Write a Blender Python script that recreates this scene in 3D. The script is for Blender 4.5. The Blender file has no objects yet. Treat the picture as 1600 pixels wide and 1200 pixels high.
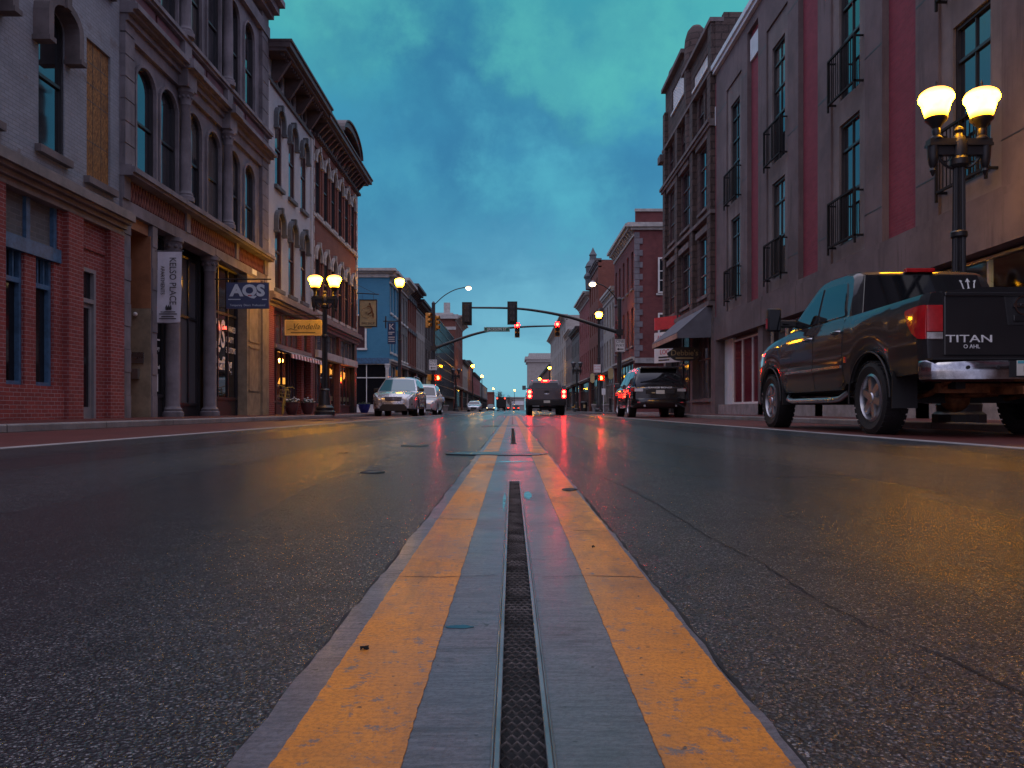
import bpy, bmesh, math, random
from mathutils import Vector, Matrix
R = math.radians
rnd = random.Random(11)
S = bpy.context.scene
COL = S.collection
D = bpy.data

# ------------------------------------------------------------------ mesh builder
class MB:
    def __init__(s, T=None):
        s.v = []; s.f = []; s.m = []; s.T = T or (lambda a, b, c: (a, b, c))
    def P(s, a, b, c):
        s.v.append(s.T(a, b, c)); return len(s.v) - 1
    def F(s, idx, mi=0):
        s.f.append(tuple(idx)); s.m.append(mi)
    def hexa(s, p, mi=0):               # p: 4 bottom + 4 top
        i = [s.P(*q) for q in p]
        for f in ((3, 2, 1, 0), (4, 5, 6, 7), (0, 1, 5, 4), (1, 2, 6, 5), (2, 3, 7, 6), (3, 0, 4, 7)):
            s.F([i[k] for k in f], mi)
    def b(s, a0, a1, b0, b1, c0, c1, mi=0):
        s.hexa([(a0, b0, c0), (a1, b0, c0), (a1, b1, c0), (a0, b1, c0), (a0, b0, c1), (a1, b0, c1), (a1, b1, c1), (a0, b1, c1)], mi)
    def quad(s, pts, mi=0):
        s.F([s.P(*q) for q in pts], mi)
    def prism(s, poly, d0, d1, mi=0, axis='b'):   # poly in (a,c), extruded along b ; axis 'c': poly in (a,b); axis 'a': poly in (b,c)
        mk = {'b': lambda p, d: (p[0], d, p[1]), 'c': lambda p, d: (p[0], p[1], d), 'a': lambda p, d: (d, p[0], p[1])}[axis]
        i0 = [s.P(*mk(p, d0)) for p in poly]; i1 = [s.P(*mk(p, d1)) for p in poly]
        n = len(poly)
        s.F(i0, mi); s.F(i1[::-1], mi)
        for k in range(n):
            s.F((i0[k], i1[k], i1[(k + 1) % n], i0[(k + 1) % n]), mi)
    def tube(s, pts, rad, n=8, mi=0, cap=True):
        pts = [Vector(p) for p in pts]
        if not hasattr(rad, '__len__'): rad = [rad] * len(pts)
        rings = []; ref = None
        for k, p in enumerate(pts):
            d = (pts[min(k + 1, len(pts) - 1)] - pts[max(k - 1, 0)]).normalized()
            if ref is None:
                ref = Vector((0, 0, 1)) if abs(d.z) < .9 else Vector((1, 0, 0))
            u = d.cross(ref).normalized(); w = u.cross(d).normalized(); ref = w
            rings.append([s.P(*(p + (u * math.cos(2 * math.pi * j / n) + w * math.sin(2 * math.pi * j / n)) * rad[k])) for j in range(n)])
        for k in range(len(rings) - 1):
            for j in range(n):
                s.F((rings[k][j], rings[k][(j + 1) % n], rings[k + 1][(j + 1) % n], rings[k + 1][j]), mi)
        if cap:
            s.F(rings[0][::-1], mi); s.F(rings[-1], mi)
    def lathe(s, prof, c=(0, 0, 0), n=16, mi=0, axis='z', closed=False):
        rings = []
        for r, h in prof:
            ring = []
            for j in range(n):
                a = 2 * math.pi * (j + .5) / n
                x, y = r * math.cos(a), r * math.sin(a)
                if axis == 'z': q = (c[0] + x, c[1] + y, c[2] + h)
                elif axis == 'x': q = (c[0] + h, c[1] + x, c[2] + y)
                else: q = (c[0] + x, c[1] + h, c[2] + y)
                ring.append(s.P(*q))
            rings.append(ring)
        m = len(rings)
        for k in range(m if closed else m - 1):
            for j in range(n):
                s.F((rings[k][j], rings[k][(j + 1) % n], rings[(k + 1) % m][(j + 1) % n], rings[(k + 1) % m][j]), mi)
        if not closed:
            s.F(rings[0][::-1], mi); s.F(rings[-1], mi)
    def ball(s, c, r, n=10, mi=0, sz=1.0):
        prof = [(max(r * math.sin(math.pi * k / (n // 2 + 2)), .001), -r * sz * math.cos(math.pi * k / (n // 2 + 2))) for k in range(n // 2 + 3)]
        s.lathe(prof, c, n, mi)
    def grid(s, rows, mi=0, closed=False):        # rows of equal length point lists
        idx = [[s.P(*p) for p in r] for r in rows]
        for a in range(len(idx) - 1):
            for b_ in range(len(idx[0]) - (0 if closed else 1)):
                c_ = (b_ + 1) % len(idx[0])
                s.F((idx[a][b_], idx[a][c_], idx[a + 1][c_], idx[a + 1][b_]), mi)
        return idx
    def clusters(s, eps=.03):
        par = list(range(len(s.v)))
        def fd(i):
            while par[i] != i: par[i] = par[par[i]]; i = par[i]
            return i
        for f in s.f:
            for i in f[1:]: par[fd(i)] = fd(f[0])
        bx = {}
        for i, p in enumerate(s.v):
            q = bx.setdefault(fd(i), [list(p), list(p), {fd(i)}])
            for k in range(3): q[0][k] = min(q[0][k], p[k]); q[1][k] = max(q[1][k], p[k])
        bx = list(bx.values()); again = True
        while again:
            again = False; outl = []
            for q in bx:
                for o in outl:
                    if all(q[0][k] <= o[1][k] + eps and o[0][k] <= q[1][k] + eps for k in range(3)):
                        for k in range(3): o[0][k] = min(o[0][k], q[0][k]); o[1][k] = max(o[1][k], q[1][k])
                        o[2] |= q[2]; again = True; break
                else: outl.append(q)
            bx = outl
        res = []
        for q in bx:
            m = MB(); mp = {}
            for i, p in enumerate(s.v):
                if fd(i) in q[2]: mp[i] = len(m.v); m.v.append(p)
            for f, mi in zip(s.f, s.m):
                if f[0] in mp: m.f.append(tuple(mp[i] for i in f)); m.m.append(mi)
            res.append(m)
        return res
    SPLIT = {'pier', 'surround', 'shopfront_pier', 'pinnacle', 'arch_lip', 'cornice', 'stucco_bay', 'brick_strip', 'window_panel', 'stone_block', 'spandrel_panel', 'pierced_panel', 'fascia', 'panelled_pier', 'exhaust', 'reflector', 'string_course', 'chassis_rail', 'parking_sensor', 'lintel', 'shop_cornice', 'eaves', 'mud_flap'}
    def build(s, name, mats, parent=None, loc=(0, 0, 0), smooth=None, bevel=0, fix=True):
        if name in MB.SPLIT and parent is not None:
            cl = s.clusters()
            if len(cl) > 1:
                MB.SPLIT.discard(name)
                rr = [m.build(name, mats, parent, loc, smooth, bevel, fix) for m in cl]
                MB.SPLIT.add(name); return rr[0]
        me = D.meshes.new(name)
        me.from_pydata(s.v, [], s.f)
        if not isinstance(mats, (list, tuple)): mats = [mats]
        for m in mats: me.materials.append(m)
        for p, mi in zip(me.polygons, s.m): p.material_index = mi
        bm = bmesh.new(); bm.from_mesh(me)
        if fix: bmesh.ops.recalc_face_normals(bm, faces=bm.faces)
        if smooth is not None:
            for f in bm.faces: f.smooth = True
            for e in bm.edges:
                if len(e.link_faces) == 2 and e.calc_face_angle(0) > R(smooth): e.smooth = False
        bm.to_mesh(me); bm.free()
        return link(name, me, parent, loc, bevel)

WP = {}
def link(name, me, parent=None, loc=(0, 0, 0), bevel=0):
    o = D.objects.new(name, me); COL.objects.link(o)
    o.location = loc
    if parent is not None:
        o.parent = parent
        if parent in WP: o.matrix_parent_inverse = Matrix.Translation(-WP[parent])
    if bevel:
        bv = o.modifiers.new('edge', 'BEVEL'); bv.width = bevel; bv.segments = 2; bv.limit_method = 'ANGLE'; bv.angle_limit = R(35)
    return o
def tag(o, label, cat, group=None, kind=None):
    if label: o['label'] = label
    if cat: o['category'] = cat
    if group: o['group'] = group
    if kind: o['kind'] = kind
    return o
def thing(name, label, cat, loc=(0, 0, 0), group=None):
    o = D.objects.new(name, None); COL.objects.link(o)
    o.location = loc; o.empty_display_size = .2
    WP[o] = Vector(loc)
    return tag(o, label, cat, group)
def struct(name, mb, mats, **k):
    o = mb.build(name, mats, **k); o['kind'] = 'structure'; return o
def copy_tree(o, parent=None, label=None, loc=None, rotz=None):
    c = o.copy(); COL.objects.link(c)
    if parent is not None: c.parent = parent
    if label: c['label'] = label
    if loc is not None: c.location = loc
    if rotz is not None: c.rotation_euler = (0, 0, rotz)
    for ch in KIDS(o): copy_tree(ch, c)
    return c
def KIDS(o): return [x for x in D.objects if x.parent == o] if False else list(o.children)

# ------------------------------------------------------------------ facade frames
class FR:
    def __init__(s, kind, c): s.k = kind; s.c = c
    def T(s, a, d, z):
        return (s.c + d, a, z) if s.k == 'L' else (s.c - d, a, z) if s.k == 'R' else (a, s.c - d, z)
    def Tl(s, a, d, z):
        return (d, a, z) if s.k == 'L' else (-d, a, z) if s.k == 'R' else (a, -d, z)
    def loc(s, a, z):
        return (s.c, a, z) if s.k != 'S' else (a, s.c, z)

def wall(mb, s0, s1, z0, z1, d0, d1, holes=(), mi=0):
    ss = sorted({s0, s1} | {min(max(h[k], s0), s1) for h in holes for k in (0, 1)})
    for a, b_ in zip(ss, ss[1:]):
        if b_ - a < 1e-5: continue
        m = (a + b_) / 2
        cut = sorted((max(h[2], z0), min(h[3], z1)) for h in holes if h[0] < m < h[1])
        z = z0
        for c0, c1 in cut:
            if c0 > z + 1e-5: mb.b(a, b_, d0, d1, z, c0, mi)
            z = max(z, c1)
        if z1 > z + 1e-5: mb.b(a, b_, d0, d1, z, z1, mi)
def arc(a, b_, zs, zt, n=10):
    c = (a + b_) / 2; r = (b_ - a) / 2
    return [(c - r * math.cos(math.pi * k / n), zs + (zt - zs) * math.sin(math.pi * k / n)) for k in range(n + 1)]
def arch_fill(mb, a, b_, zs, zt, d0, d1, mi=0, n=10):
    p = arc(a, b_, zs, zt, n)
    for (x0, z0), (x1, z1) in zip(p, p[1:]):
        mb.hexa([(x0, d0, z0), (x1, d0, z1), (x1, d1, z1), (x0, d1, z0), (x0, d0, zt + .002), (x1, d0, zt + .002), (x1, d1, zt + .002), (x0, d1, zt + .002)], mi)
def arch_band(mb, a, b_, zs, zt, w, d0, d1, mi=0, n=10, drop=0):
    p = arc(a, b_, zs, zt, n); q = arc(a - w, b_ + w, zs, zt + w, n)
    for k in range(n):
        mb.hexa([(p[k][0], d0, p[k][1]), (p[k + 1][0], d0, p[k + 1][1]), (p[k + 1][0], d1, p[k + 1][1]), (p[k][0], d1, p[k][1]),
                 (q[k][0], d0, q[k][1]), (q[k + 1][0], d0, q[k + 1][1]), (q[k + 1][0], d1, q[k + 1][1]), (q[k][0], d1, q[k][1])], mi)
    if drop:
        mb.b(a - w, a, d0, d1, zs - drop, zs, mi); mb.b(b_, b_ + w, d0, d1, zs - drop, zs, mi)

class Win:
    """a window: frame (own mesh) with pane, sill and hood below it"""
    def __init__(s, F, w, h, mf, mp, arch=0, rails=(.5,), mun=0, fw=.06, dep=.2, sill=None, hood=None, extra=None, name='window'):
        s.__dict__.update(locals()); s.proto = None
    def hole(s, a, z): return (a - s.w / 2, a + s.w / 2, z, z + s.h)
    def place(s, parent, a, z):
        if s.proto is not None:
            c = copy_tree(s.proto, parent); c.location = s.F.loc(a, z); c.matrix_parent_inverse = Matrix.Translation(-WP[parent])
            if s.mp.name == 'window_glass':
                for q in c.children:
                    if q.name.startswith('pane'):
                        q.material_slots[0].link = 'OBJECT'; q.material_slots[0].material = M[rnd.choice(('glass', 'glass', 'glass', 'glass_curtain', 'glass_shade'))]
            return c
        F, w, h, fw, dep = s.F, s.w / 2, s.h, s.fw, s.dep
        zs = h - s.arch
        m = MB(F.Tl)
        m.b(-w, -w + fw, -dep, -dep + .1, 0, zs); m.b(w - fw, w, -dep, -dep + .1, 0, zs); m.b(-w + fw, w - fw, -dep, -dep + .1, 0, fw)
        if s.arch: arch_band(m, -w + fw, w - fw, zs, h - fw, fw, -dep, -dep + .1)
        else: m.b(-w + fw, w - fw, -dep, -dep + .1, h - fw, h)
        for k, r in enumerate(s.rails): m.b(-w + fw, w - fw, -dep + .012, -dep + .085, h * r - .03, h * r + .03)
        for k in range(s.mun):
            x = -w + 2 * w * (k + 1) / (s.mun + 1); m.b(x - .017, x + .017, -dep + .02, -dep + .07, fw, h - fw - (s.arch * .2))
        o = m.build(s.name, s.mf, parent, F.loc(a, z))
        g = MB(F.Tl)
        poly = [(-w + .01, .01), (w - .01, .01)] + [(x, zz) for x, zz in arc(-w + .01, w - .01, zs, h - .01)][::-1] if s.arch else [(-w + .01, .01), (w - .01, .01), (w - .01, h - .01), (-w + .01, h - .01)]
        g.prism(poly, -dep + .03, -dep + .036)
        g.build('pane', s.mp, o)
        if s.sill:
            q = MB(F.Tl); q.b(-w - .12, w + .12, -.12, .12, -.14, -.002); q.build('sill', s.sill, o)
        if s.hood: s.hood(s, o)
        if s.extra: s.extra(s, o)
        s.proto = o
        return o

def text(body, size, mat, parent, M4, name='lettering', ext=.004, sx=1.0, align='CENTER', font_shear=0, bold=0):
    cu = D.curves.new(name, 'FONT'); cu.body = body; cu.size = size; cu.extrude = ext; cu.align_x = align; cu.align_y = 'CENTER'; cu.resolution_u = 3; cu.shear = font_shear; cu.offset = bold * size
    t = D.objects.new('tmp', cu); COL.objects.link(t)
    dg = bpy.context.evaluated_depsgraph_get(); dg.update()
    me = D.meshes.new_from_object(t.evaluated_get(dg)); me.name = name
    D.objects.remove(t); D.curves.remove(cu)
    me.transform(M4 @ Matrix.Scale(sx, 4, (1, 0, 0)))
    me.materials.clear(); me.materials.append(mat)
    return link(name, me, parent)
def face_S(x, y, z): return Matrix.Translation((x, y, z)) @ Matrix(((1, 0, 0, 0), (0, 0, -1, 0), (0, 1, 0, 0), (0, 0, 0, 1)))     # faces -Y
def face_E(x, y, z): return Matrix.Translation((x, y, z)) @ Matrix(((0, 0, 1, 0), (1, 0, 0, 0), (0, 1, 0, 0), (0, 0, 0, 1)))       # faces +X
def face_W(x, y, z): return Matrix.Translation((x, y, z)) @ Matrix(((0, 0, -1, 0), (-1, 0, 0, 0), (0, 1, 0, 0), (0, 0, 0, 1)))     # faces -X

# ------------------------------------------------------------------ materials
def nn(nt, t, **k):
    n = nt.nodes.new(t)
    for a, v in k.items():
        if a in n.inputs: n.inputs[a].default_value = v
        else: setattr(n, a, v)
    return n
def lk(nt, a, b_): nt.links.new(a, b_)
def base(name, rough, metal=0, spec=.5):
    m = D.materials.new(name); m.use_nodes = True; nt = m.node_tree
    p = nt.nodes['Principled BSDF']; p.inputs['Roughness'].default_value = rough; p.inputs['Metallic'].default_value = metal; p.inputs['Specular IOR Level'].default_value = spec
    return m, nt, p
def mixc(nt, fac, a, b_, blend='MIX'):
    n = nt.nodes.new('ShaderNodeMix'); n.data_type = 'RGBA'; n.blend_type = blend
    for sock, val in ((n.inputs[0], fac), (n.inputs[6], a), (n.inputs[7], b_)):
        if hasattr(val, 'is_linked'): lk(nt, val, sock)
        elif isinstance(val, (int, float)): sock.default_value = val
        else: sock.default_value = (*val, 1)
    return n.outputs[2]
def math_(nt, op, a, b_=0.0, c=0.0, clamp=False):
    n = nt.nodes.new('ShaderNodeMath'); n.operation = op; n.use_clamp = clamp
    for s_, v in zip(n.inputs, (a, b_, c)):
        if hasattr(v, 'is_linked'): lk(nt, v, s_)
        else: s_.default_value = v
    return n.outputs[0]
def ramp(nt, fac, lo, hi):
    n = nt.nodes.new('ShaderNodeMapRange'); n.interpolation_type = 'SMOOTHSTEP'
    lk(nt, fac, n.inputs[0]); n.inputs[1].default_value = lo; n.inputs[2].default_value = hi
    return n.outputs[0]
def coords(nt, sc=(1, 1, 1)):
    tc = nt.nodes.new('ShaderNodeTexCoord')
    if sc == (1, 1, 1): return tc.outputs['Object']
    mp = nt.nodes.new('ShaderNodeMapping'); mp.inputs['Scale'].default_value = sc; lk(nt, tc.outputs['Object'], mp.inputs[0]); return mp.outputs[0]
def noise(nt, co, scale, detail=4, rough=.55):
    n = nn(nt, 'ShaderNodeTexNoise', Scale=scale, Detail=detail, Roughness=rough); lk(nt, co, n.inputs['Vector']); return n.outputs[0]
def bump(nt, p, h, dist=.01, strength=1.0, prev=None):
    b_ = nn(nt, 'ShaderNodeBump', Strength=strength, Distance=dist); lk(nt, h, b_.inputs['Height'])
    if prev is not None: lk(nt, prev, b_.inputs['Normal'])
    lk(nt, b_.outputs[0], p.inputs['Normal']); return b_.outputs[0]
def mat(name, col, rough=.6, metal=0, spec=.5, var=.35, ns=2.5, bp=0, bs=60, bd=.004, sc=(1, 1, 1), coat=0, rv=.12, streak=0):
    """plain surface with blotchy wear"""
    m, nt, p = base(name, rough, metal, spec)
    co = coords(nt, sc)
    n1 = noise(nt, co, ns, 6, .65)
    lo = tuple(c * (1 - var) for c in col); hi = tuple(min(c * (1 + var * .7), .95) for c in col)
    cc = mixc(nt, ramp(nt, n1, .3, .7), lo, hi)
    if streak:                                              # rain streaks and soot down the wall
        s1 = noise(nt, coords(nt, (1, 1, .09)), 3.2, 6, .7); s2 = noise(nt, co, .35, 3)
        cc = mixc(nt, math_(nt, 'MULTIPLY', math_(nt, 'MULTIPLY', ramp(nt, s1, .48, .70), ramp(nt, s2, .35, .6)), streak * 1.5, clamp=True), cc, tuple(c * .42 for c in col))
        cc = mixc(nt, math_(nt, 'MULTIPLY', ramp(nt, noise(nt, co, .55, 7, .75), .55, .68), streak * .6), cc, tuple(c * .65 for c in col))
    lk(nt, cc, p.inputs['Base Color'])
    if rv:
        r = math_(nt, 'MULTIPLY_ADD', n1, rv * 2, rough - rv, clamp=True); lk(nt, r, p.inputs['Roughness'])
    if bp: bump(nt, p, noise(nt, co, bs, 3), bd, bp)
    if coat: p.inputs['Coat Weight'].default_value = coat; p.inputs['Coat Roughness'].default_value = .05
    return m
def glow(name, col, st):
    m, nt, p = base(name, .4); p.inputs['Base Color'].default_value = (*[min(c, .8) for c in col], 1)
    p.inputs['Emission Color'].default_value = (*col, 1); p.inputs['Emission Strength'].default_value = st
    return m
def glass(name, col=(.012, .014, .018), rough=.04, spec=.7, wav=.02, ior=1.5):
    m, nt, p = base(name, rough, 0, spec); p.inputs['Base Color'].default_value = (*col, 1); p.inputs['IOR'].default_value = ior
    if wav: bump(nt, p, noise(nt, coords(nt), 1.6, 1), .02, wav * 5)
    return m
def clear_glass(name, tint=(.8, .85, .85)):
    m = D.materials.new(name); m.use_nodes = True; nt = m.node_tree; nt.nodes.clear()
    o = nt.nodes.new('ShaderNodeOutputMaterial'); t = nn(nt, 'ShaderNodeBsdfTransparent', Color=(*tint, 1)); g = nn(nt, 'ShaderNodeBsdfGlossy', Roughness=.03, Color=(.9, .9, .9, 1))
    f = nn(nt, 'ShaderNodeFresnel', IOR=1.5); x = nt.nodes.new('ShaderNodeMixShader'); ge = nt.nodes.new('ShaderNodeNewGeometry')
    lk(nt, math_(nt, 'MULTIPLY', f.outputs[0], math_(nt, 'SUBTRACT', 1.0, ge.outputs['Backfacing'])), x.inputs[0]); lk(nt, t.outputs[0], x.inputs[1]); lk(nt, g.outputs[0], x.inputs[2]); lk(nt, x.outputs[0], o.inputs[0])
    return m
def brick(name, c1, c2, mort, bw=.21, rh=.075, ms=.007, rough=.8, bd=.006, flat=False, dirt=.3, patch=None, off=.5):
    m, nt, p = base(name, rough, 0, .35)
    co = coords(nt)
    sx = nt.nodes.new('ShaderNodeSeparateXYZ'); lk(nt, co, sx.inputs[0])
    cb = nt.nodes.new('ShaderNodeCombineXYZ')
    if flat: lk(nt, sx.outputs[0], cb.inputs[1]); lk(nt, sx.outputs[1], cb.inputs[0])
    else: lk(nt, math_(nt, 'ADD', sx.outputs[0], sx.outputs[1]), cb.inputs[0]); lk(nt, sx.outputs[2], cb.inputs[1])
    b_ = nt.nodes.new('ShaderNodeTexBrick'); b_.offset = off
    b_.inputs['Color1'].default_value = (*c1, 1); b_.inputs['Color2'].default_value = (*c2, 1); b_.inputs['Mortar'].default_value = (*mort, 1)
    for k, v in (('Scale', 1), ('Brick Width', bw), ('Row Height', rh), ('Mortar Size', ms), ('Mortar Smooth', .25), ('Bias', 0)): b_.inputs[k].default_value = v
    # slightly wavering courses
    wob = nn(nt, 'ShaderNodeTexNoise', Scale=9.0, Detail=2.0); lk(nt, co, wob.inputs['Vector'])
    va = nt.nodes.new('ShaderNodeVectorMath'); va.operation = 'MULTIPLY_ADD'; lk(nt, wob.outputs[1], va.inputs[0]); va.inputs[1].default_value = (.012, .012, 0); lk(nt, cb.outputs[0], va.inputs[2])
    lk(nt, va.outputs[0], b_.inputs['Vector'])
    n1 = noise(nt, co, .9, 6, .7); n2 = noise(nt, co, 14, 4)
    c = mixc(nt, ramp(nt, n1, .35, .75), b_.outputs[0], tuple(x * .5 for x in c2)); nt.nodes[-1].inputs[0].default_value = 0
    d_ = mixc(nt, math_(nt, 'MULTIPLY', ramp(nt, n1, .4, .75), dirt * 1.6), b_.outputs[0], tuple(x * .45 for x in c2))
    if patch is not None:
        d_ = mixc(nt, math_(nt, 'MULTIPLY', ramp(nt, noise(nt, co, 1.3, 8, .75), .56, .63), .75), d_, patch)
    d_ = mixc(nt, math_(nt, 'MULTIPLY', n2, .5), d_, tuple(x * .7 for x in c1))
    lk(nt, d_, p.inputs['Base Color'])
    h = math_(nt, 'SUBTRACT', math_(nt, 'MULTIPLY', n2, .5), b_.outputs['Fac'])
    bump(nt, p, h, bd, .9)
    return m
# ------------------------------------------------------------------ the palette
M = {}
M['white_brick'] = brick('painted_white_brick', (.30, .325, .36), (.25, .27, .30), (.20, .215, .235), dirt=.35, patch=(.16, .12, .11), bd=.005)
M['white_paint_brick'] = brick('pale_painted_brick', (.52, .54, .54), (.48, .49, .50), (.42, .43, .44), dirt=.2, bd=.003)
M['red_brick'] = brick('red_brick', (.33, .065, .055), (.21, .045, .042), (.40, .30, .30), dirt=.35)
M['brown_brick'] = brick('brown_brick', (.24, .075, .05), (.17, .055, .04), (.19, .12, .10), dirt=.3)
M['block'] = brick('grey_block', (.17, .17, .16), (.13, .13, .125), (.2, .2, .2), bw=.30, rh=.10, ms=.012)
M['rose_brick'] = brick('rose_brick', (.27, .05, .075), (.21, .04, .062), (.19, .08, .09), dirt=.2, ms=.006, bd=.003)
M['blue_brick'] = brick('blue_painted_brick', (.07, .26, .40), (.06, .235, .365), (.055, .21, .33), dirt=.15, bd=.003)
M['stone_rough'] = brick('rusticated_stone', (.125, .085, .075), (.07, .05, .047), (.035, .028, .028), bw=.62, rh=.31, ms=.03, bd=.09, dirt=.4)
M['pale_stone'] = brick('pale_stone', (.42, .39, .35), (.36, .33, .30), (.26, .24, .22), bw=.8, rh=.4, ms=.012)
M['paver'] = brick('brick_pavers', (.15, .035, .028), (.095, .027, .024), (.06, .035, .03), bw=.2, rh=.1, ms=.008, rough=.42, flat=True, dirt=.4, bd=.004)
M['kerb_stone'] = brick('jointed_kerb', (.27, .255, .25), (.21, .20, .195), (.05, .048, .046), bw=2.4, rh=40, ms=.014, rough=.6, bd=.012, dirt=.6)
M['maroon_brick'] = brick('maroon_brick', (.20, .05, .048), (.14, .036, .038), (.18, .12, .12), dirt=.4)
M['stone'] = mat('grey_sandstone', (.185, .17, .185), .85, streak=.5, var=.35, ns=1.2, bp=.6, bs=30, bd=.006)
M['stone_dark'] = mat('sooty_stone', (.135, .115, .115), .85, var=.4, ns=1.5, bp=.6, bs=25)
M['plum'] = mat('plum_panel', (.14, .05, .06), .7, var=.3)
M['lattice'] = mat('terracotta_lattice', (.20, .075, .065), .8)
M['ochre'] = mat('ochre_render', (.30, .13, .06), .8, var=.4, ns=.8, bp=.4, bs=20)
M['olive'] = mat('olive_stone', (.26, .21, .14), .8, var=.3, bp=.4)
M['tan'] = mat('tan_stucco', (.135, .108, .112), .85, var=.3, streak=.5, ns=.7, bp=.8, bs=90, bd=.004)
M['tan_light'] = mat('light_stucco', (.18, .158, .155), .85, var=.3, streak=.5, ns=.7, bp=.8, bs=90, bd=.004)
M['wood_cornice'] = mat('painted_cornice', (.20, .17, .16), .6, var=.3, bp=.3)
M['cornice_dark'] = mat('dark_cornice', (.075, .055, .055), .6, var=.3)
M['cornice_pale'] = mat('pale_cornice', (.42, .40, .37), .65, var=.25)
M['blue_paint'] = mat('blue_trim', (.06, .14, .24), .5, var=.35, ns=6, bp=.3)
M['grey_paint'] = mat('grey_door_paint', (.22, .22, .23), .5, var=.2)
M['white_trim'] = mat('white_trim', (.68, .67, .64), .5, var=.15)
M['black_trim'] = mat('black_trim', (.022, .021, .024), .4, var=.3)
M['maroon'] = mat('maroon_sash', (.06, .022, .025), .4, var=.3)
M['hood_grey'] = mat('slate_hood', (.10, .11, .12), .7, var=.3)
M['ply'] = None
M['dark'] = mat('dark_interior', (.014, .012, .013), .9)
M['roofing'] = mat('roofing', (.03, .03, .033), .8)
M['glass'] = glass('window_glass', ior=2.1)
def curtain_glass(name, c1, c2, cut):
    m, nt, p = base(name, .05, 0, .7); p.inputs['IOR'].default_value = 2.0
    tcx = nt.nodes.new('ShaderNodeTexCoord'); sx = nt.nodes.new('ShaderNodeSeparateXYZ'); lk(nt, tcx.outputs['Generated'], sx.inputs[0])
    w = noise(nt, coords(nt, (1, 1, .1)), 14, 3)
    f_ = ramp(nt, math_(nt, 'MULTIPLY_ADD', w, .12, sx.outputs[2]), cut, cut + .02)
    lk(nt, mixc(nt, f_, c1, mixc(nt, w, tuple(x * .5 for x in c2), c2)), p.inputs['Base Color'])
    bump(nt, p, noise(nt, coords(nt), 1.6, 1), .02, .1)
    return m
M['glass_curtain'] = curtain_glass('glass_over_curtain', (.01, .011, .014), (.10, .09, .085), .05)
M['glass_shade'] = curtain_glass('glass_over_shade', (.01, .011, .014), (.13, .12, .11), .62)
M['shop_glass'] = glass('shop_glass', (.01, .01, .012), .05, .6)
M['clear'] = clear_glass('shop_window_glass')
M['blind'] = glass('glass_over_blind', (.09, .09, .1), .06, .6)
M['curtain_wall'] = glass('curtain_wall_glass', (.03, .09, .13), .03, 1.0)
M['concrete'] = mat('kerb_concrete', (.27, .255, .25), .7, var=.3, ns=3, bp=.5, bs=80, bd=.003)
M['iron'] = mat('cast_iron', (.018, .017, .018), .42, var=.3, ns=6, bp=.2, bs=40)
M['iron_green'] = mat('iron_worn', (.03, .03, .033), .4, var=.4, ns=8)
M['steel'] = mat('galvanised_steel', (.3, .3, .31), .35, .8)
M['chrome'] = mat('chrome', (.50, .50, .51), .14, 1.0, var=.35, ns=7, rv=.06)
M['brushed'] = mat('brushed_alloy', (.42, .42, .44), .3, .9, var=.25)
M['signal_yellow'] = mat('signal_yellow', (.55, .22, .02), .45, var=.15)
M['sign_white'] = mat('sign_white', (.75, .75, .74), .45, var=.08)
M['sign_black'] = mat('sign_black', (.015, .015, .016), .5, var=.1)
M['sign_green'] = mat('sign_green', (.012, .11, .06), .4, var=.12)
M['sign_tan'] = mat('sign_tan', (.50, .40, .20), .55, var=.2)
M['sign_olive'] = mat('sign_olive', (.30, .25, .12), .6, var=.25)
M['sign_brown'] = mat('sign_brown', (.22, .09, .03), .6, var=.2)
M['sign_blue'] = mat('sign_blue', (.055, .07, .14), .5, var=.15)
M['sign_pale'] = mat('sign_pale', (.60, .66, .70), .5, var=.1)
M['banner_white'] = mat('banner_cloth', (.62, .62, .68), .8, var=.12, ns=2)
M['banner_blue'] = mat('banner_blue', (.025, .06, .15), .7, var=.15)
M['letter_white'] = mat('letter_white', (.78, .77, .74), .6, var=.08)
M['letter_black'] = mat('letter_black', (.012, .012, .014), .6, var=.1)
M['red_paint'] = mat('sign_red', (.55, .03, .04), .45, var=.15)
M['tyre'] = mat('tyre_rubber', (.014, .013, .013), .75, var=.4, bp=.5, bs=50)
M['plastic'] = mat('black_plastic', (.015, .015, .016), .55, var=.3)
M['car_glass'] = glass('car_glass', (.008, .009, .011), .03, .8, .004)
M['sky_tint_glass'] = glass('sky_tinted_windscreen', (.05, .16, .19), .05, 1.0, .004)  # teal in the base colour stands in for sky mirrored in the windscreen
M['grey_car'] = mat('graphite_paint', (.020, .0195, .021), .5, .0, .12, var=.15, ns=1.2, coat=1)
M['silver_car'] = mat('silver_paint', (.48, .50, .52), .28, .6, .5, var=.08, coat=1)
M['white_car'] = mat('pearl_paint', (.58, .58, .58), .3, .2, .5, var=.08, coat=1)
M['black_car'] = mat('black_paint', (.006, .006, .007), .2, .1, .5, var=.1, coat=1)
M['red_car'] = mat('charcoal_red_paint', (.05, .035, .04), .35, .3, .5, var=.15, coat=.7)
M['lens_red'] = mat('red_lens', (.50, .012, .015), .12, var=.2, ns=9, coat=1)
M['lens_clear'] = mat('clear_lens', (.55, .53, .5), .1, .4, var=.3, ns=14, coat=1)
M['lens_amber'] = mat('amber_lens', (.6, .16, .02), .15, var=.2, coat=1)
M['rust'] = mat('rusty_underbody', (.28, .10, .035), .6, .3, var=.6, ns=9, bp=.5, bs=30)
M['plate'] = mat('number_plate', (.62, .60, .52), .45, var=.15)
M['plate_teal'] = mat('plate_teal', (.10, .42, .46), .45, var=.1)
M['terracotta'] = mat('plum_glaze', (.085, .035, .04), .35, var=.3)
M['blue_pot'] = mat('blue_glaze', (.015, .03, .20), .25, var=.3)
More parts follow.
